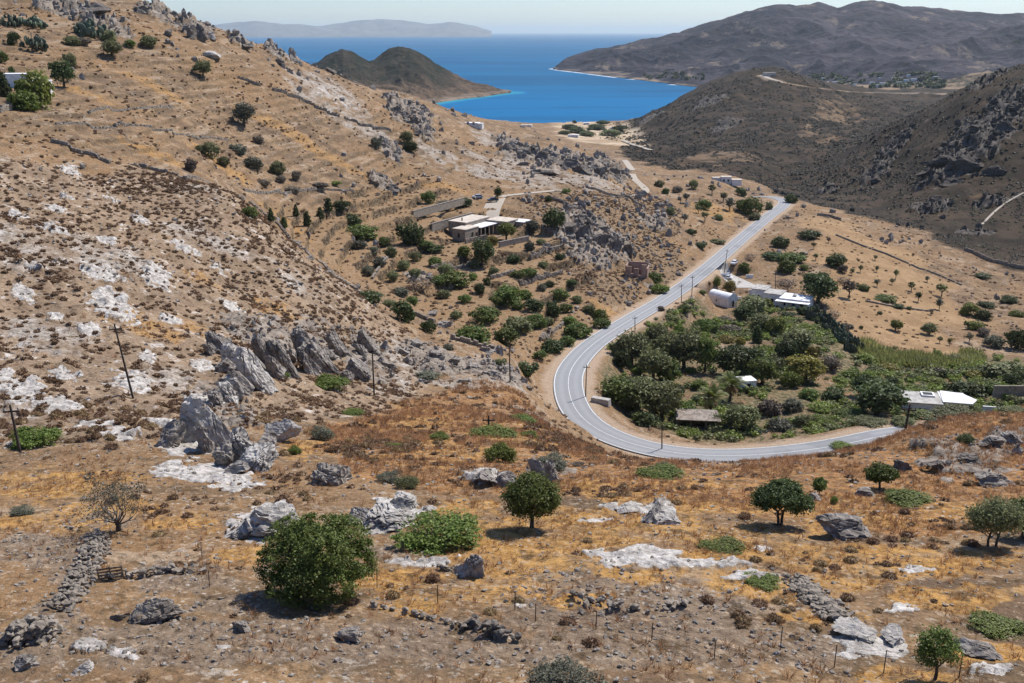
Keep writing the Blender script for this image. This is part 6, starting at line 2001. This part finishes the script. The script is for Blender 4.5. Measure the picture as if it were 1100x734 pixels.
def plots():
    """level the ground where buildings and yards stand; returns their base points"""
    S = {}
    S['villa'] = Gp(500, 260)
    level(S['villa'] + np.array([5, 9, 0]), 9, 13, S['villa'][2], 7, 0.1)
    c = P(530, 222, 372); c[2] = S['villa'][2] + 1.0
    S['yard'] = c
    S['chapel'] = Gp(776, 327)
    level(S['chapel'], 4, 6, None, 4, 0.6)
    S['house'] = Gp(845, 331)
    level(S['house'] + np.array([-4, 8, 0]), 11, 10, None, 6)
    S['forecourt'] = Gp(797, 306)
    level(S['forecourt'] + np.array([0, 4, 0]), 4.5, 12, None, 5, -.15)
    S['shed'] = Gp(750, 462); level(S['shed'] + np.array([0, 2.5, 0]), 5.5, 3, None, 4)
    S['white_roofs'] = P(1012, 437, 243); S['white_roofs'][2] = float(Hxy(S['white_roofs'][0], S['white_roofs'][1])) - 3.2
    level(S['white_roofs'], 11, 9, S['white_roofs'][2] + 1.0, 7)
    S['ruin'] = Gp(683, 298); level(S['ruin'] + np.array([0, 3, 0]), 4, 4, None, 4)
    for k, p in {'hillhouse': (781, 197), 'ridgehouse': (507, 136), 'lefthouse': (20, 100), 'beach1': (618, 148), 'beach2': (630, 134), 'beach3': (658, 140), 'beach4': (566, 136), 'midhouse': (827, 82.5)}.items():
        S[k] = Gp(*p)
    S['wall_block'] = Gp(638, 434)
    S['garden_roof'] = Gp(804, 420)
    return S

def build_buildings(S):
    # --- stone villa: e1 runs away from the viewer to the right
    s = S['villa']; o = empty('stone_villa', tuple(s), math.radians(58))
    block(o, 0, 8, 0, 5.2, 3.9, 'villa_stone', 'beige_roof')
    block(o, 6.5, 21, 4.2, 11.5, 4.9, 'villa_stone', 'beige_roof')
    block(o, 19, 26.5, -4.4, 4.0, 4.1, 'villa_stone', 'beige_roof')
    block(o, 24.6, 30, -7.6, -2.0, 3.4, 'villa_stone', 'white_roof')
    MB().span(8.2, 18.9, -.8, 4.1, 3.45, 3.65).build('pergola_roof', M['white_roof'], o)
    for x in (8.6, 11.1, 13.6, 16.1, 18.5):
        MB().span(x - .16, x + .16, -.7, -.38, -.5, 3.449).build('pillar', M['villa_stone'], o)
    MB().span(8.2, 18.8, 3.0, 3.2, -.5, 3.44).build('painted_shade_wall', M['opening'], o)  # near-black slab: the shade under the pergola is painted into its colour
    opening(o, 'window', 4.2, 0, .9, 1.0, 1.7, 'f'); opening(o, 'door', 6.6, 0, 0, 1.0, 2.2, 'f')
    opening(o, 'window', 0, 2.7, 1.1, .9, 1.5, 'l'); opening(o, 'window', 21.2, -4.4, .9, .9, 1.8, 'f'); opening(o, 'window', 24.0, -4.4, .9, .9, 1.8, 'f')
    opening(o, 'window', 19, -1.2, .9, 1.0, 1.8, 'l')
    MB().tube([(9, 7.5, 5.1), (9, 7.5, 6.2)], [.28, .24], 8).build('chimney', M['villa_stone'], o)
    MB().span(-.3, 20, -5.4, -4.9, -3.5, .5).build('terrace_parapet', M['villa_stone'], o)
    tag(o, 'flat-roofed stone villa with white pergola among the terraces', 'house')
    # yard
    g = [Gp(*q) for q in ((526, 236), (528, 226), (532, 218), (536, 211))]
    pl = resample(np.array([q for q in g if q is not None]), 1.5)
    for _ in range(10): pl[1:-1] = .25 * pl[:-2] + .5 * pl[1:-1] + .25 * pl[2:]
    yy = ribbon(pl, np.linspace(-3.2, 3.2, 4), .35, 'yard', concrete_track())
    q = Gp(513, 213)
    if q is not None: car(q, math.radians(14), 'carsilver', 'silver car parked at the top of the villa yard')
    q = Gp(529.5, 217.5)
    if q is not None: car(q + np.array([0, 0, .38]), math.radians(20), 'cardark', 'dark car in the shade on the villa yard')
    # --- chapel: barrel vault
    s = S['chapel']; o = empty('chapel', tuple(s), math.radians(-52))
    n = 12; Wd, Lg, hw = 4.4, 9.0, 2.7
    MB().span(-Lg/2, Lg/2, -Wd/2, Wd/2, -1.2, hw).build('wall', M['white'], o)
    def arch(x0, x1, rr, zc):
        V, Fc = [], []
        for x in (x0, x1):
            V += [(x, rr * math.cos(math.pi * k / n), zc + rr * .78 * math.sin(math.pi * k / n)) for k in range(n + 1)]
        Fc = [(k, k+1, n+1+k+1, n+1+k) for k in range(n)] + [tuple(range(n + 1)), tuple(range(n+1, 2*n+2))[::-1]]
        return MB().add(V, Fc)
    arch(-Lg/2, Lg/2 - .4, Wd/2 - .02, hw + .004).build('roof', M['white_roof'], o)
    gb = arch(Lg/2 - .396, Lg/2 + .02, Wd/2 + .1, hw + .003).build('gable', M['white'], o)
    opening(o, 'door', Lg/2, 0, 0, 1.0, 2.1, 'r', 'white', 'opening')
    MB().box((Lg/2 - .1, 0, hw + 2.15), (.3, .5, .9)).build('bell_gable', M['white'], o)
    opening(o, 'window', -.8, -Wd/2, 1.2, .5, .7, 'f', 'white', 'opening')
    tag(o, 'small whitewashed barrel-vaulted chapel beside the upper road', 'chapel')
    MB().span(-1.2, 1.6, -.15, .15, -.6, 1.3).build('x', M['white'])
    w = bpy.data.objects['x']; w.name = 'white_wall'; q = Gp(791, 322); w.location = tuple(q); w.rotation_euler[2] = -.6
    tag(w, 'short white garden wall at the front of the chapel', 'wall')
    # forecourt and parked car
    c = S['forecourt']
    V = []
    cols, rows = 9, 17
    for j in range(rows):
        for i in range(cols):
            t = j / (rows - 1)
            x = c[0] + 1 - 5.5 * t + (i / (cols - 1) - .5) * (10 - 5 * t); y = c[1] - 5 + 27 * t
            V.append((x, y, float(Hxy(x, y)) + .12))
    ii = np.arange(rows * cols).reshape(rows, cols)
    f = obj('forecourt', mesh_from('forecourt', np.array(V), np.stack([ii[:-1, :-1], ii[:-1, 1:], ii[1:, 1:], ii[1:, :-1]], -1).reshape(-1, 4)), M['concrete'])
    tag(f, kind='structure')
    q = Gp(788.5, 284); car(q + np.array([0, 0, .1]), math.radians(60), 'carwhite', 'white car parked on the concrete by the upper road')
    q = Gp(781, 300); car(q + np.array([0, 0, .1]), math.radians(150), 'carwhite', 'white car half hidden behind the bushes by the forecourt')
    for (u, v, L_, h_, rz, lab) in [(776, 297, 6, 1.2, .35, 'white wall along the upper side of the forecourt'), (811, 318, 4.5, 2.2, -.3, 'white wall left of the white house'), (805, 299, 3.0, 1.4, .2, 'low white wall at the right of the forecourt')]:
        q = Gp(u, v); w = MB().box((0, 0, h_/2 - .3), (L_, .3, h_ + .6), 0, .97).build('white_wall', M['white'], None, tuple(q)); w.rotation_euler[2] = rz
        tag(w, lab, 'wall')
    # --- white house in three steps
    s = S['house']; o = empty('white_house', tuple(s), math.radians(-28))
    block(o, -2.5, 7.2, -.5, 7.5, 3.1, 'white', 'white_roof', par=.3)
    block(o, -8.5, -2.6, 2.0, 9.0, 3.6, 'white', 'grey_roof')
    block(o, -13.5, -8.6, 5.0, 12.0, 3.9, 'white', 'grey_roof')
    opening(o, 'window', -.5, -.5, .9, 1.0, 1.2, 'f', 'white'); opening(o, 'door', 2.2, -.5, 0, 1.0, 2.1, 'f', 'white', 'blue'); opening(o, 'window', 5.0, -.5, .9, 1.0, 1.2, 'f', 'white')
    opening(o, 'window', -5.5, 2.0, .9, 1.0, 1.3, 'f', 'white'); opening(o, 'window', -11, 5.0, 1.0, .9, 1.2, 'f', 'white')
    MB().span(-3.4, 7.8, -3.2, -.63, 2.7, 2.85).build('porch_roof', M['white_roof'], o)
    for x in (-3.1, .4, 4.0, 7.4): MB().span(x - .12, x + .12, -3.0, -2.76, -1, 2.699).build('porch_post', M['white'], o)
    MB().span(1.0, 2.2, 3.0, 4.0, 3.42, 4.0).build('water_tank', M['concrete'], o)
    tag(o, 'low white house in three steps with bright white roof', 'house')
    # --- shed
    s = S['shed']; o = empty('shed', tuple(s), math.radians(-4))
    d = depth_of(s); W = 48 * d / F
    V = [(-W/2, 0, 2.1), (W/2, -.2, 2.0), (W/2 - .5, 3.9, 3.0), (-W/2 + .2, 4.1, 3.1)]
    MB().add(V + [(a, b, c_ + .14) for a, b, c_ in V], [(3, 2, 1, 0), (4, 5, 6, 7), (0, 1, 5, 4), (1, 2, 6, 5), (2, 3, 7, 6), (3, 0, 4, 7)]).build('roof', M['tile_roof'], o)
    MB().span(-W/2 + .3, W/2 - .5, 3.4, 3.7, -1, 2.75).build('wall', M['drystone'], o)
    MB().span(-W/2 + .25, -W/2 + .5, .4, 3.39, -1, 2.1).build('wall', M['drystone'], o)
    for x in (-W/2 + .5, -W/6, W/6, W/2 - .5): MB().span(x - .1, x + .1, .15, .35, -1, 2.02).build('post', M['wood'], o)
    tag(o, 'open shed with brown sloping roof beside the grove', 'shed')
    # --- concrete block at the bend
    w = MB().box((0, 0, .2), (4.0, 1.4, 1.4), 0, .96).build('retaining_wall', M['concrete'], None, tuple(S['wall_block'] + np.array([1.5, 1, 0]))); w.rotation_euler[2] = -.5
    tag(w, 'pale concrete retaining block at the inside of the bend', 'wall')
    # --- white flat roofs below the brow
    s = S['white_roofs']; o = empty('white_house', tuple(s), math.radians(-12))
    MB().span(-9.5, -.6, -3.5, 4.5, -1, 3.3).build('wall', M['white'], o); MB().span(-9.7, -.5, -3.7, 4.7, 3.303, 3.5).build('roof', M['grey_roof'], o)
    MB().span(-.45, 5.5, -2.0, 5.5, -1, 3.6).build('wall', M['white'], o)
    V = [(-.5, -2.6, 3.603), (6.0, -2.8, 3.603), (7.6, .4, 3.603), (5.0, 4.6, 3.603), (.2, 5.6, 3.603)]
    MB().add(V + [(a, b, c_ + .22) for a, b, c_ in V], [(4, 3, 2, 1, 0), (5, 6, 7, 8, 9)] + [(i, (i+1) % 5, 5 + (i+1) % 5, 5 + i) for i in range(5)]).build('roof', M['white_roof'], o)
    MB().span(-4.6, -1.6, 1.0, 3.8, 3.502, 3.9).build('skylight', M['white_roof'], o)
    MB().span(-4.2, -2.0, 1.4, 3.4, 3.903, 3.92).build('skylight_pane', M['opening'], o)
    MB().span(8.6, 15.5, -1.5, -1.1, -1, 3.0).build('yard_wall', M['white'], o)
    opening(o, 'window', -5, -3.5, 1.0, 1.0, 1.2, 'f', 'white'); opening(o, 'door', 2.5, -2.0, 0, 1.0, 2.1, 'f', 'white', 'blue')
    tag(o, 'house with white and grey flat roofs below the brow at the right', 'house')
    q = Gp(1098, 425)
    if q is not None:
        w = MB().box((0, 0, 1.0), (14, .5, 3.0)).build('stone_wall', M['drystone'], None, tuple(q)); tag(w, 'grey stone wall at the right edge behind the white roofs', 'stone wall')
    # --- small white roof in the garden
    s = S['garden_roof']; o = empty('garden_hut', tuple(s), .2)
    block(o, -1.9, 1.9, 0, 3.4, 2.3, 'white', 'white_roof'); opening(o, 'door', 0, 0, 0, .9, 1.9, 'f', 'white')
    tag(o, 'small hut with bluish white roof behind the palms', 'hut')
    # --- roofless ruin
    s = S['ruin']; o = empty('ruined_house', tuple(s), math.radians(-14))
    mb = MB()
    mb.span(-3.2, -1.6, -.25, .25, -1, 3.6); mb.span(-1.6, -.7, -.25, .25, -1, 1.2); mb.span(-.7, .8, -.25, .25, -1, 3.0); mb.span(.8, 1.8, -.25, .25, -1, .8); mb.span(1.8, 3.4, -.25, .25, -1, 4.4)
    mb.build('front_wall', M['pink'], o)
    MB().span(-3.6, -3.203, -.25, 5, -1, 3.9).span(-3.6, -3.203, 5.003, 6, -1, 2.6).build('side_wall', M['pink'], o)
    MB().span(3.403, 3.8, -.25, 5.4, -1, 3.2).build('side_wall', M['pink'], o)
    MB().span(-3.2, 3.4, 5.0, 5.4, -1, 4.2).build('back_wall', M['pink'], o)
    tag(o, 'roofless reddish ruin on the slope above the road', 'ruin')
    # --- far and small houses
    def house(name, s, rz, blocks, label, wins=((0, .9),)):
        o = empty(name, tuple(s), rz)
        for (x0, x1, y0, y1, h, wm, rm) in blocks:
            block(o, x0, x1, y0, y1, h, wm, rm)
        b = blocks[0]
        for t in (.25, .7):
            opening(o, 'window', b[0] + (b[1]-b[0]) * t, b[2], 1.0, 1.1, 1.3, 'f', 'white')
        tag(o, label, 'house')
    house('farmhouse', S['hillhouse'], -.1, [(-3.5, 2.5, 0, 5, 3.6, 'white', 'beige_roof'), (-8.5, -3.7, 2, 6, 2.8, 'white', 'beige_roof'), (2.8, 8.5, -2, 3, 2.2, 'white', 'beige_roof')], 'pale houses in a row above the tan slope by the pass')
    house('farmhouse', S['ridgehouse'], -.25, [(-4, 3, 0, 5, 1.7, 'white', 'white_roof'), (3.2, 5.4, .6, 4, 1.4, 'white', 'white_roof')], 'white farmhouse alone under the ridge near the beach')
    house('farmhouse', S['lefthouse'] + np.array([-1.5, 3, 0]), .1, [(-4.5, 4, 0, 6, 4.6, 'white', 'white_roof'), (4.2, 7.5, 1, 5, 2.8, 'white', 'white_roof')], 'white house behind the bright pine at the left edge')
    house('beach_house', S['beach1'], -.2, [(-5, 4, 0, 7, 3.6, 'white', 'white_roof'), (-10, -5.2, 2, 7, 2.8, 'white', 'white_roof')], 'white house lowest in the beach hamlet')
    house('beach_house', S['beach2'], -.1, [(-5, 5, 0, 7, 3, 'white', 'white_roof')], 'white house among the trees close to the beach')
    house('beach_house', S['beach3'], .1, [(-3.5, 3.5, 0, 6, 4, 'white', 'white_roof')], 'white house furthest right in the beach hamlet')
    house('farm_building', S['beach4'], -.1, [(-9, 7, 0, 12, 1.8, 'white', 'beige_roof')], 'low pale farm building on the tan flat behind the beach')
    house('farmhouse', S['midhouse'], 0, [(-9, 9, 0, 9, 6, 'beige_roof', 'beige_roof')], 'small pale house on the saddle of the middle hill')

# ================================================================= scatter
AREA = (YY * (S1 - S0) / (NX - 1)) * (YY * (L1 - L0) / (NY - 1))
def scatter(dens, n, seed, ymax=900):
    r = np.random.default_rng(seed)
    wgt = (dens * AREA * (YY < ymax) * (YY > 28)).astype(np.float64)
    inview = np.abs(SS) < 0.62
    wgt *= inview
    tot = wgt.sum()
    n = int(min(n, tot))
    c = np.cumsum(wgt.ravel())
    k = np.searchsorted(c, r.random(n) * tot)
    j, i = np.unravel_index(np.clip(k, 0, XX.size - 1), XX.shape)
    s = gS[i] + (r.random(n) - .5) * (gS[1] - gS[0]); l = gL[j] + (r.random(n) - .5) * (gL[1] - gL[0])
    y = np.exp(l); x = s * y
    return x, y, Hxy(x, y), r

def tile(protoV, protoF, x, y, z, sx, sz, r, tilt=None):
    n = len(x)
    a = r.random(n) * 6.283
    ca, sa = np.cos(a)[:, None], np.sin(a)[:, None]
    V = np.stack([(protoV[None, :, 0] * ca - protoV[None, :, 1] * sa) * sx[:, None] + x[:, None],
                  (protoV[None, :, 0] * sa + protoV[None, :, 1] * ca) * sx[:, None] + y[:, None],
                  protoV[None, :, 2] * sz[:, None] + z[:, None]], -1)
    Fc = protoF[None] + (np.arange(n) * len(protoV))[:, None, None]
    return V.reshape(-1, 3), Fc.reshape(-1, protoF.shape[1])

def join(parts):
    Vs, Fs, b = [], [], 0
    for V, Fc in parts:
        Vs.append(V); Fs.append(Fc + b); b += len(V)
    return np.concatenate(Vs), np.concatenate(Fs)

def twig_dome(seed, n):
    rr = np.random.default_rng(seed)
    d = unit(rr.normal(size=(n, 3)) + np.array([0, 0, .5])); d[:, 2] = np.abs(d[:, 2])
    tip = d * .5 * (.75 + .4 * rr.random((n, 1))) * np.array([1, 1, .85])
    side = unit(np.cross(d, rr.normal(size=(n, 3)))) * .13
    base = tip * .35
    return np.stack([base - side, base + side, tip], 1).reshape(-1, 3), np.arange(n * 3).reshape(-1, 3)

def build_scatter():
    off = (1 - Z['gravelroad']) * (1 - Z['veg'])
    roadfree = 1 - np.minimum(Z['gravelroad'] * 2, 1)
    # ---- cushion scrub
    patch = (smooth(.42, .6, fbm(XX / 7, YY / 7, 3, 201)) * .85 + .15) * (smooth(.36, .58, fbm(XX / 24, YY / 24, 3, 207)) * .75 + .25)
    dens = (Z['spot'] * 1.15 * (.2 + .8 * patch) + (1 - Z['spot']) * (1 - Z['dark']) * (1 - Z['field']) * (1 - Z['sand']) * .11 * patch * np.where(YY > 75, 1, 2.4) + Z['rust'] * .10 + Z['terr'] * .04 + Z['riser'] * .16 + Z['field'] * .035 + Z['rough'] * .30 + Z['cush'] * .9 + Z['gravel'] * .0) * off * (1 - .85 * Z['rock_s']) * (1 - .5 * Z['crag'])
    x, y, z, r = scatter(dens, 44000, 1, 520)
    s = (.5 + .85 * r.random(len(x)) ** 1.5) * np.where(y < 72, .68, 1.0) * np.where(y > 220, 1.25, 1.0)
    size = s / y
    order = np.argsort(-size)
    idx = order[:240]
    for q in idx:
        o = obj('dry_shrub', PRO['cushion%d' % (int(q) % 5)], M['cushion'])
        o.location = (x[q], y[q], z[q] - .03); o.rotation_euler[2] = r.random() * 6.28; o.scale = (s[q] * 1.05, s[q] * 1.05, s[q] * r.uniform(.75, 1.1))
        tag(o, 'low brown cushion of dead thorny scrub on the dry slope', 'shrub', 'brown scrub cushions on the slope')
    rest = order[240:]
    parts = []
    for k in range(6):
        m = rest[k::6]
        Vp, Fp = twig_dome(900 + k, 46)
        Vd = ICO[1][0] * np.array([.36, .36, .30]); Vp, Fp = join([(Vp, Fp), (Vd, ICO[1][1])])
        parts.append(tile(Vp, Fp, x[m], y[m], z[m] - .03, s[m] * 1.1, s[m] * r.uniform(.7, 1.1, len(m)), r))
    V, Fc = join(parts)
    tag(obj('dry_scrub', mesh_from('dry_scrub', V, Fc), M['cushion']), kind='stuff')
    # ---- heath on the dark hills
    dens = Z['dark'] * np.clip((520 / YY) ** 1.8, .08, 1.5) * .22 * (smooth(.40, .6, fbm(XX / 25, YY / 25, 3, 205)) * .9 + .15) * roadfree
    x, y, z, r = scatter(dens, 42000, 2, 1700)
    s = (1.0 + 2.2 * r.random(len(x)) ** 2) * np.clip(y / 600, .8, 2.0)
    parts = []
    for k in range(4):
        Vp, Fp = twig_dome(950 + k, 26)
        Vd = ICO[1][0] * np.array([.40, .40, .30]); Vp, Fp = join([(Vp, Fp), (Vd, ICO[1][1])])
        parts.append(tile(Vp, Fp, x[k::4], y[k::4], z[k::4] - .05, s[k::4], s[k::4] * .8, r))
    V, Fc = join(parts)
    tag(obj('heath_scrub', mesh_from('heath_scrub', V, Fc), M['heath']), kind='stuff')
    # ---- loose stones
    dens = (.05 + (YY < 80) * .9 + Z['gravel'] * (1.5 + 3.5 * (YY < 80)) + Z['spot'] * .35 + Z['grey'] * .3 + Z['rust'] * .06 + Z['rock_s'] * .6 + Z['crag'] * .15) * (1 - Z['dark']) * (1 - Z['field'] * .95) * roadfree * (1 - Z['veg']) * np.clip((90 / YY) ** 1.2, .05, 1.5)
    x, y, z, r = scatter(dens, 46000, 3, 330)
    s = (.06 + .34 * r.random(len(x)) ** 3.4) * np.clip(y / 75, .75, 2.6)
    order = np.argsort(-s / y)
    for q in order[:125]:
        o = obj('stone', PRO['stone%d' % (int(q) % 6)], M['rubble'] if q % 4 else M['rock_grey'])
        o.location = (x[q], y[q], z[q] + s[q] * .12); o.rotation_euler = (0, 0, r.random() * 6.28); o.scale = (s[q] * 1.3, s[q], s[q] * .75)
        tag(o, 'loose grey stone lying on the dry ground', 'stone', 'loose stones on the slope')
    rest = order[125:]
    parts = []
    for k in range(8):
        m = rest[k::8]
        Vp, Fp = rock_verts(1, 970 + k, 7, .1)
        parts.append(tile(Vp * np.array([.65, .5, .42]), Fp, x[m], y[m], z[m] + s[m] * .1, s[m], s[m], r))
    V, Fc = join(parts)
    tag(obj('rubble', mesh_from('rubble', V, Fc), M['rubble']), kind='stuff')
    # ---- broken blocks in the outcrops
    dens = (Z['crag'] * .35 + Z['rough'] * .10 + (1 - Z['field']) * (1 - Z['veg']) * (1 - Z['sand']) * .05 * smooth(.58, .70, fbm(XX / 16, YY / 16, 4, 235)) * (YY > 120)) * np.clip((200 / YY), .12, 1.2) * roadfree
    x, y, z, r = scatter(dens, 7600, 31, 900)
    s = (.35 + 1.5 * r.random(len(x)) ** 2.2) * np.clip(y / 220, .5, 2.4)
    on_dark = upsample(np.ascontiguousarray(Z['dark']), x / y, np.log(y)) > .5
    X_, Y_, Z_, S_ = x, y, z, s
    for nm, mt, sel in (('outcrop_rubble', 'rock_grey', ~on_dark), ('outcrop_rubble', 'rock_black', on_dark)):
        x, y, z, s = X_[sel], Y_[sel], Z_[sel], S_[sel]
        parts = []
        for k in range(8):
            Vp, Fp = rock_verts(1, 1200 + k, 8, .1)
            sh = np.array([.62, .5, .62]) if k % 2 else np.array([.5, .45, .8])
            parts.append(tile(Vp * sh, Fp, x[k::8], y[k::8], z[k::8] + s[k::8] * .12, s[k::8], s[k::8], r))
        V, Fc = join(parts)
        tag(obj(nm, mesh_from(nm, V, Fc), M[mt]), kind='stuff')
    # ---- dry grass: straw in the foreground, rusty on the brow
    for nm, mat, dens, n, hgt, seed, ym in (
        ('straw_grass', 'grass', Z['ochre'] * 6.0 * smooth(.35, .6, fbm(XX / 3, YY / 3, 3, 211)) * (1 - Z['rock_s']) * roadfree * np.clip((70 / YY) ** 1.3, 0, 1.5), 34000, .20, 5, 200),
        ('rusty_grass', 'rustgrass', (Z['rust'] * 2.6 + .06 + .9 * (YY < 90)) * smooth(.36, .6, fbm(XX / 5, YY / 5, 3, 213)) * (1 - Z['rock_s']) * (1 - Z['field']) * (1 - Z['dark']) * roadfree * np.clip((110 / YY) ** 1.4, 0, 1.3), 50000, .33, 6, 260)):
        x, y, z, r = scatter(dens, n, seed, ym)
        parts = []
        for k in range(4):
            rr = np.random.default_rng(300 + k + seed); nb = 15
            a = rr.random(nb) * 6.28; lean = .15 + rr.random(nb) * .95; h = .6 + .5 * rr.random(nb)
            b0 = np.stack([np.cos(a) * .5 * rr.random(nb), np.sin(a) * .5 * rr.random(nb), np.zeros(nb)], 1)
            tip = b0 + np.stack([np.cos(a) * lean, np.sin(a) * lean, h], 1)
            sd = np.stack([-np.sin(a), np.cos(a), np.zeros(nb)], 1) * .06
            Vp = np.stack([b0 - sd, b0 + sd, tip], 1).reshape(-1, 3); Fp = np.arange(nb * 3).reshape(-1, 3)
            sc = hgt * (.6 + .8 * r.random(len(x[k::4]))) * np.clip(y[k::4] / 80, .8, 1.8)
            parts.append(tile(Vp, Fp, x[k::4], y[k::4], z[k::4] - .02, sc, sc, r))
        V, Fc = join(parts)
        tag(obj(nm, mesh_from(nm, V, Fc), M[mat]), kind='stuff')
    # ---- undergrowth of the grove, and the reed bed
    dens = Z['veg'] * .30 * smooth(.36, .52, fbm(XX / 12, YY / 12, 3, 221))
    x, y, z, r = scatter(dens, 4200, 7, 420)
    Vp, Fp = leaf_cloud([(0, 0, .3, .4, .4, .3)], 30, 4, .16, 77, .4)
    s = .9 + 1.8 * r.random(len(x))
    V, Fc = tile(Vp, Fp, x, y, z - .05, s, s * .8, r)
    half = len(Fc) // 2
    tag(obj('undergrowth', mesh_from('undergrowth', V[:half * 4], Fc[:half]), M['olive']), kind='stuff')
    tag(obj('undergrowth', mesh_from('undergrowth', V[half * 4:], Fc[half:] - half * 4), M['lime']), kind='stuff')
    rb = np.zeros(H.shape, np.float32)
    paint(rb, [(945,385,26,10),(975,388,34,8),(1010,392,26,7),(930,376,14,10),(1040,388,20,8)], 400, .3)
    x, y, z, r = scatter(rb * 1.2, 4200, 8, 420)
    nb = 12; rr = np.random.default_rng(9)
    a = rr.random(nb) * 6.28; b0 = np.stack([np.cos(a) * .25, np.sin(a) * .25, rr.random(nb) * .5], 1)
    tip = b0 + np.stack([np.cos(a) * .45, np.sin(a) * .45, .55 + .6 * rr.random(nb)], 1); sd = np.stack([-np.sin(a), np.cos(a), 0 * a], 1) * .09
    Vp = np.stack([b0 - sd, b0 + sd, tip], 1).reshape(-1, 3); Fp = np.arange(nb * 3).reshape(-1, 3)
    s = 1.0 + .9 * r.random(len(x))
    V, Fc = tile(Vp, Fp, x, y, z - .05, s, s * (.5 + .9 * fbm(x / 6, y / 6, 3, 15)), r)
    tag(obj('reeds', mesh_from('reeds', V, Fc), M['reed']), kind='stuff')
    # ---- the hamlet and orchards on the plain under the mountain
    from mathutils.bvhtree import BVHTree
    mo = bpy.data.objects['mountain']
    bv = BVHTree.FromPolygons([v.co[:] for v in mo.data.vertices], [p.vertices[:] for p in mo.data.polygons])
    def hit(u, v):
        d = Vector(P(u, v, 1.0)) - Vector((0, 0, CAMZ))
        q = bv.ray_cast(Vector((0, 0, CAMZ)), d.normalized())[0]
        return None if q is None or q.y > 4200 else np.array(q)
    g = np.random.default_rng(12)
    pts = [hit(u, v) for u, v in zip(g.uniform(862, 1015, 520), g.uniform(79, 95, 520)) if fbm(np.array([u / 14.]), np.array([v / 3.]), 3, 5)[0] > .5] + [hit(u, v) for u, v in zip(g.uniform(690, 760, 40), g.uniform(79, 86, 40))]
    pts = np.array([q for q in pts if q is not None])
    Vp, Fp = leaf_cloud([(0, 0, .4, .42, .42, .4)], 16, 3, .4, 78, .4)
    s = g.uniform(5, 13, len(pts))
    V, Fc = tile(Vp, Fp, pts[:, 0], pts[:, 1], pts[:, 2], s, s * .7, g)
    tag(obj('far_trees', mesh_from('far_trees', V, Fc), M['dark']), kind='stuff')
    for k in range(22):
        q = hit(g.uniform(865, 1010), g.uniform(82, 94))
        if q is None: continue
        a, b, hh = g.uniform(7, 14), g.uniform(6, 9), g.uniform(3.5, 6.5)
        hm = MB().span(-a/2, a/2, -b/2, b/2, -2, hh).span(-a/2 - .3, a/2 + .3, -b/2 - .3, b/2 + .3, hh + .003, hh + .6).build('distant_house', M['white'], None, tuple(q))
        hm.rotation_euler[2] = g.uniform(-.5, .5)
        tag(hm, 'tiny white house among the trees on the plain below the far mountain', 'house', 'houses on the far plain')
import time as _t
_t0 = _t.time()
make_materials(); make_protos()
SITES = plots()
build_terrain(); build_roads(); build_far(); build_sea(); build_light(); build_haze(); build_camera()
print('setting', _t.time() - _t0)
build_plants(); build_big_trees()
palm(784, 412, 36, 34, 'right-hand palm with orange dead fronds by the white hut', 1)
palm(763, 426, 36, 40, 'left-hand taller palm above the shed', 2)
build_rocks(); build_walls(); build_poles(); build_fences(); build_buildings(SITES)
print('things', _t.time() - _t0)
build_scatter()
print('done', _t.time() - _t0, len(bpy.data.objects))
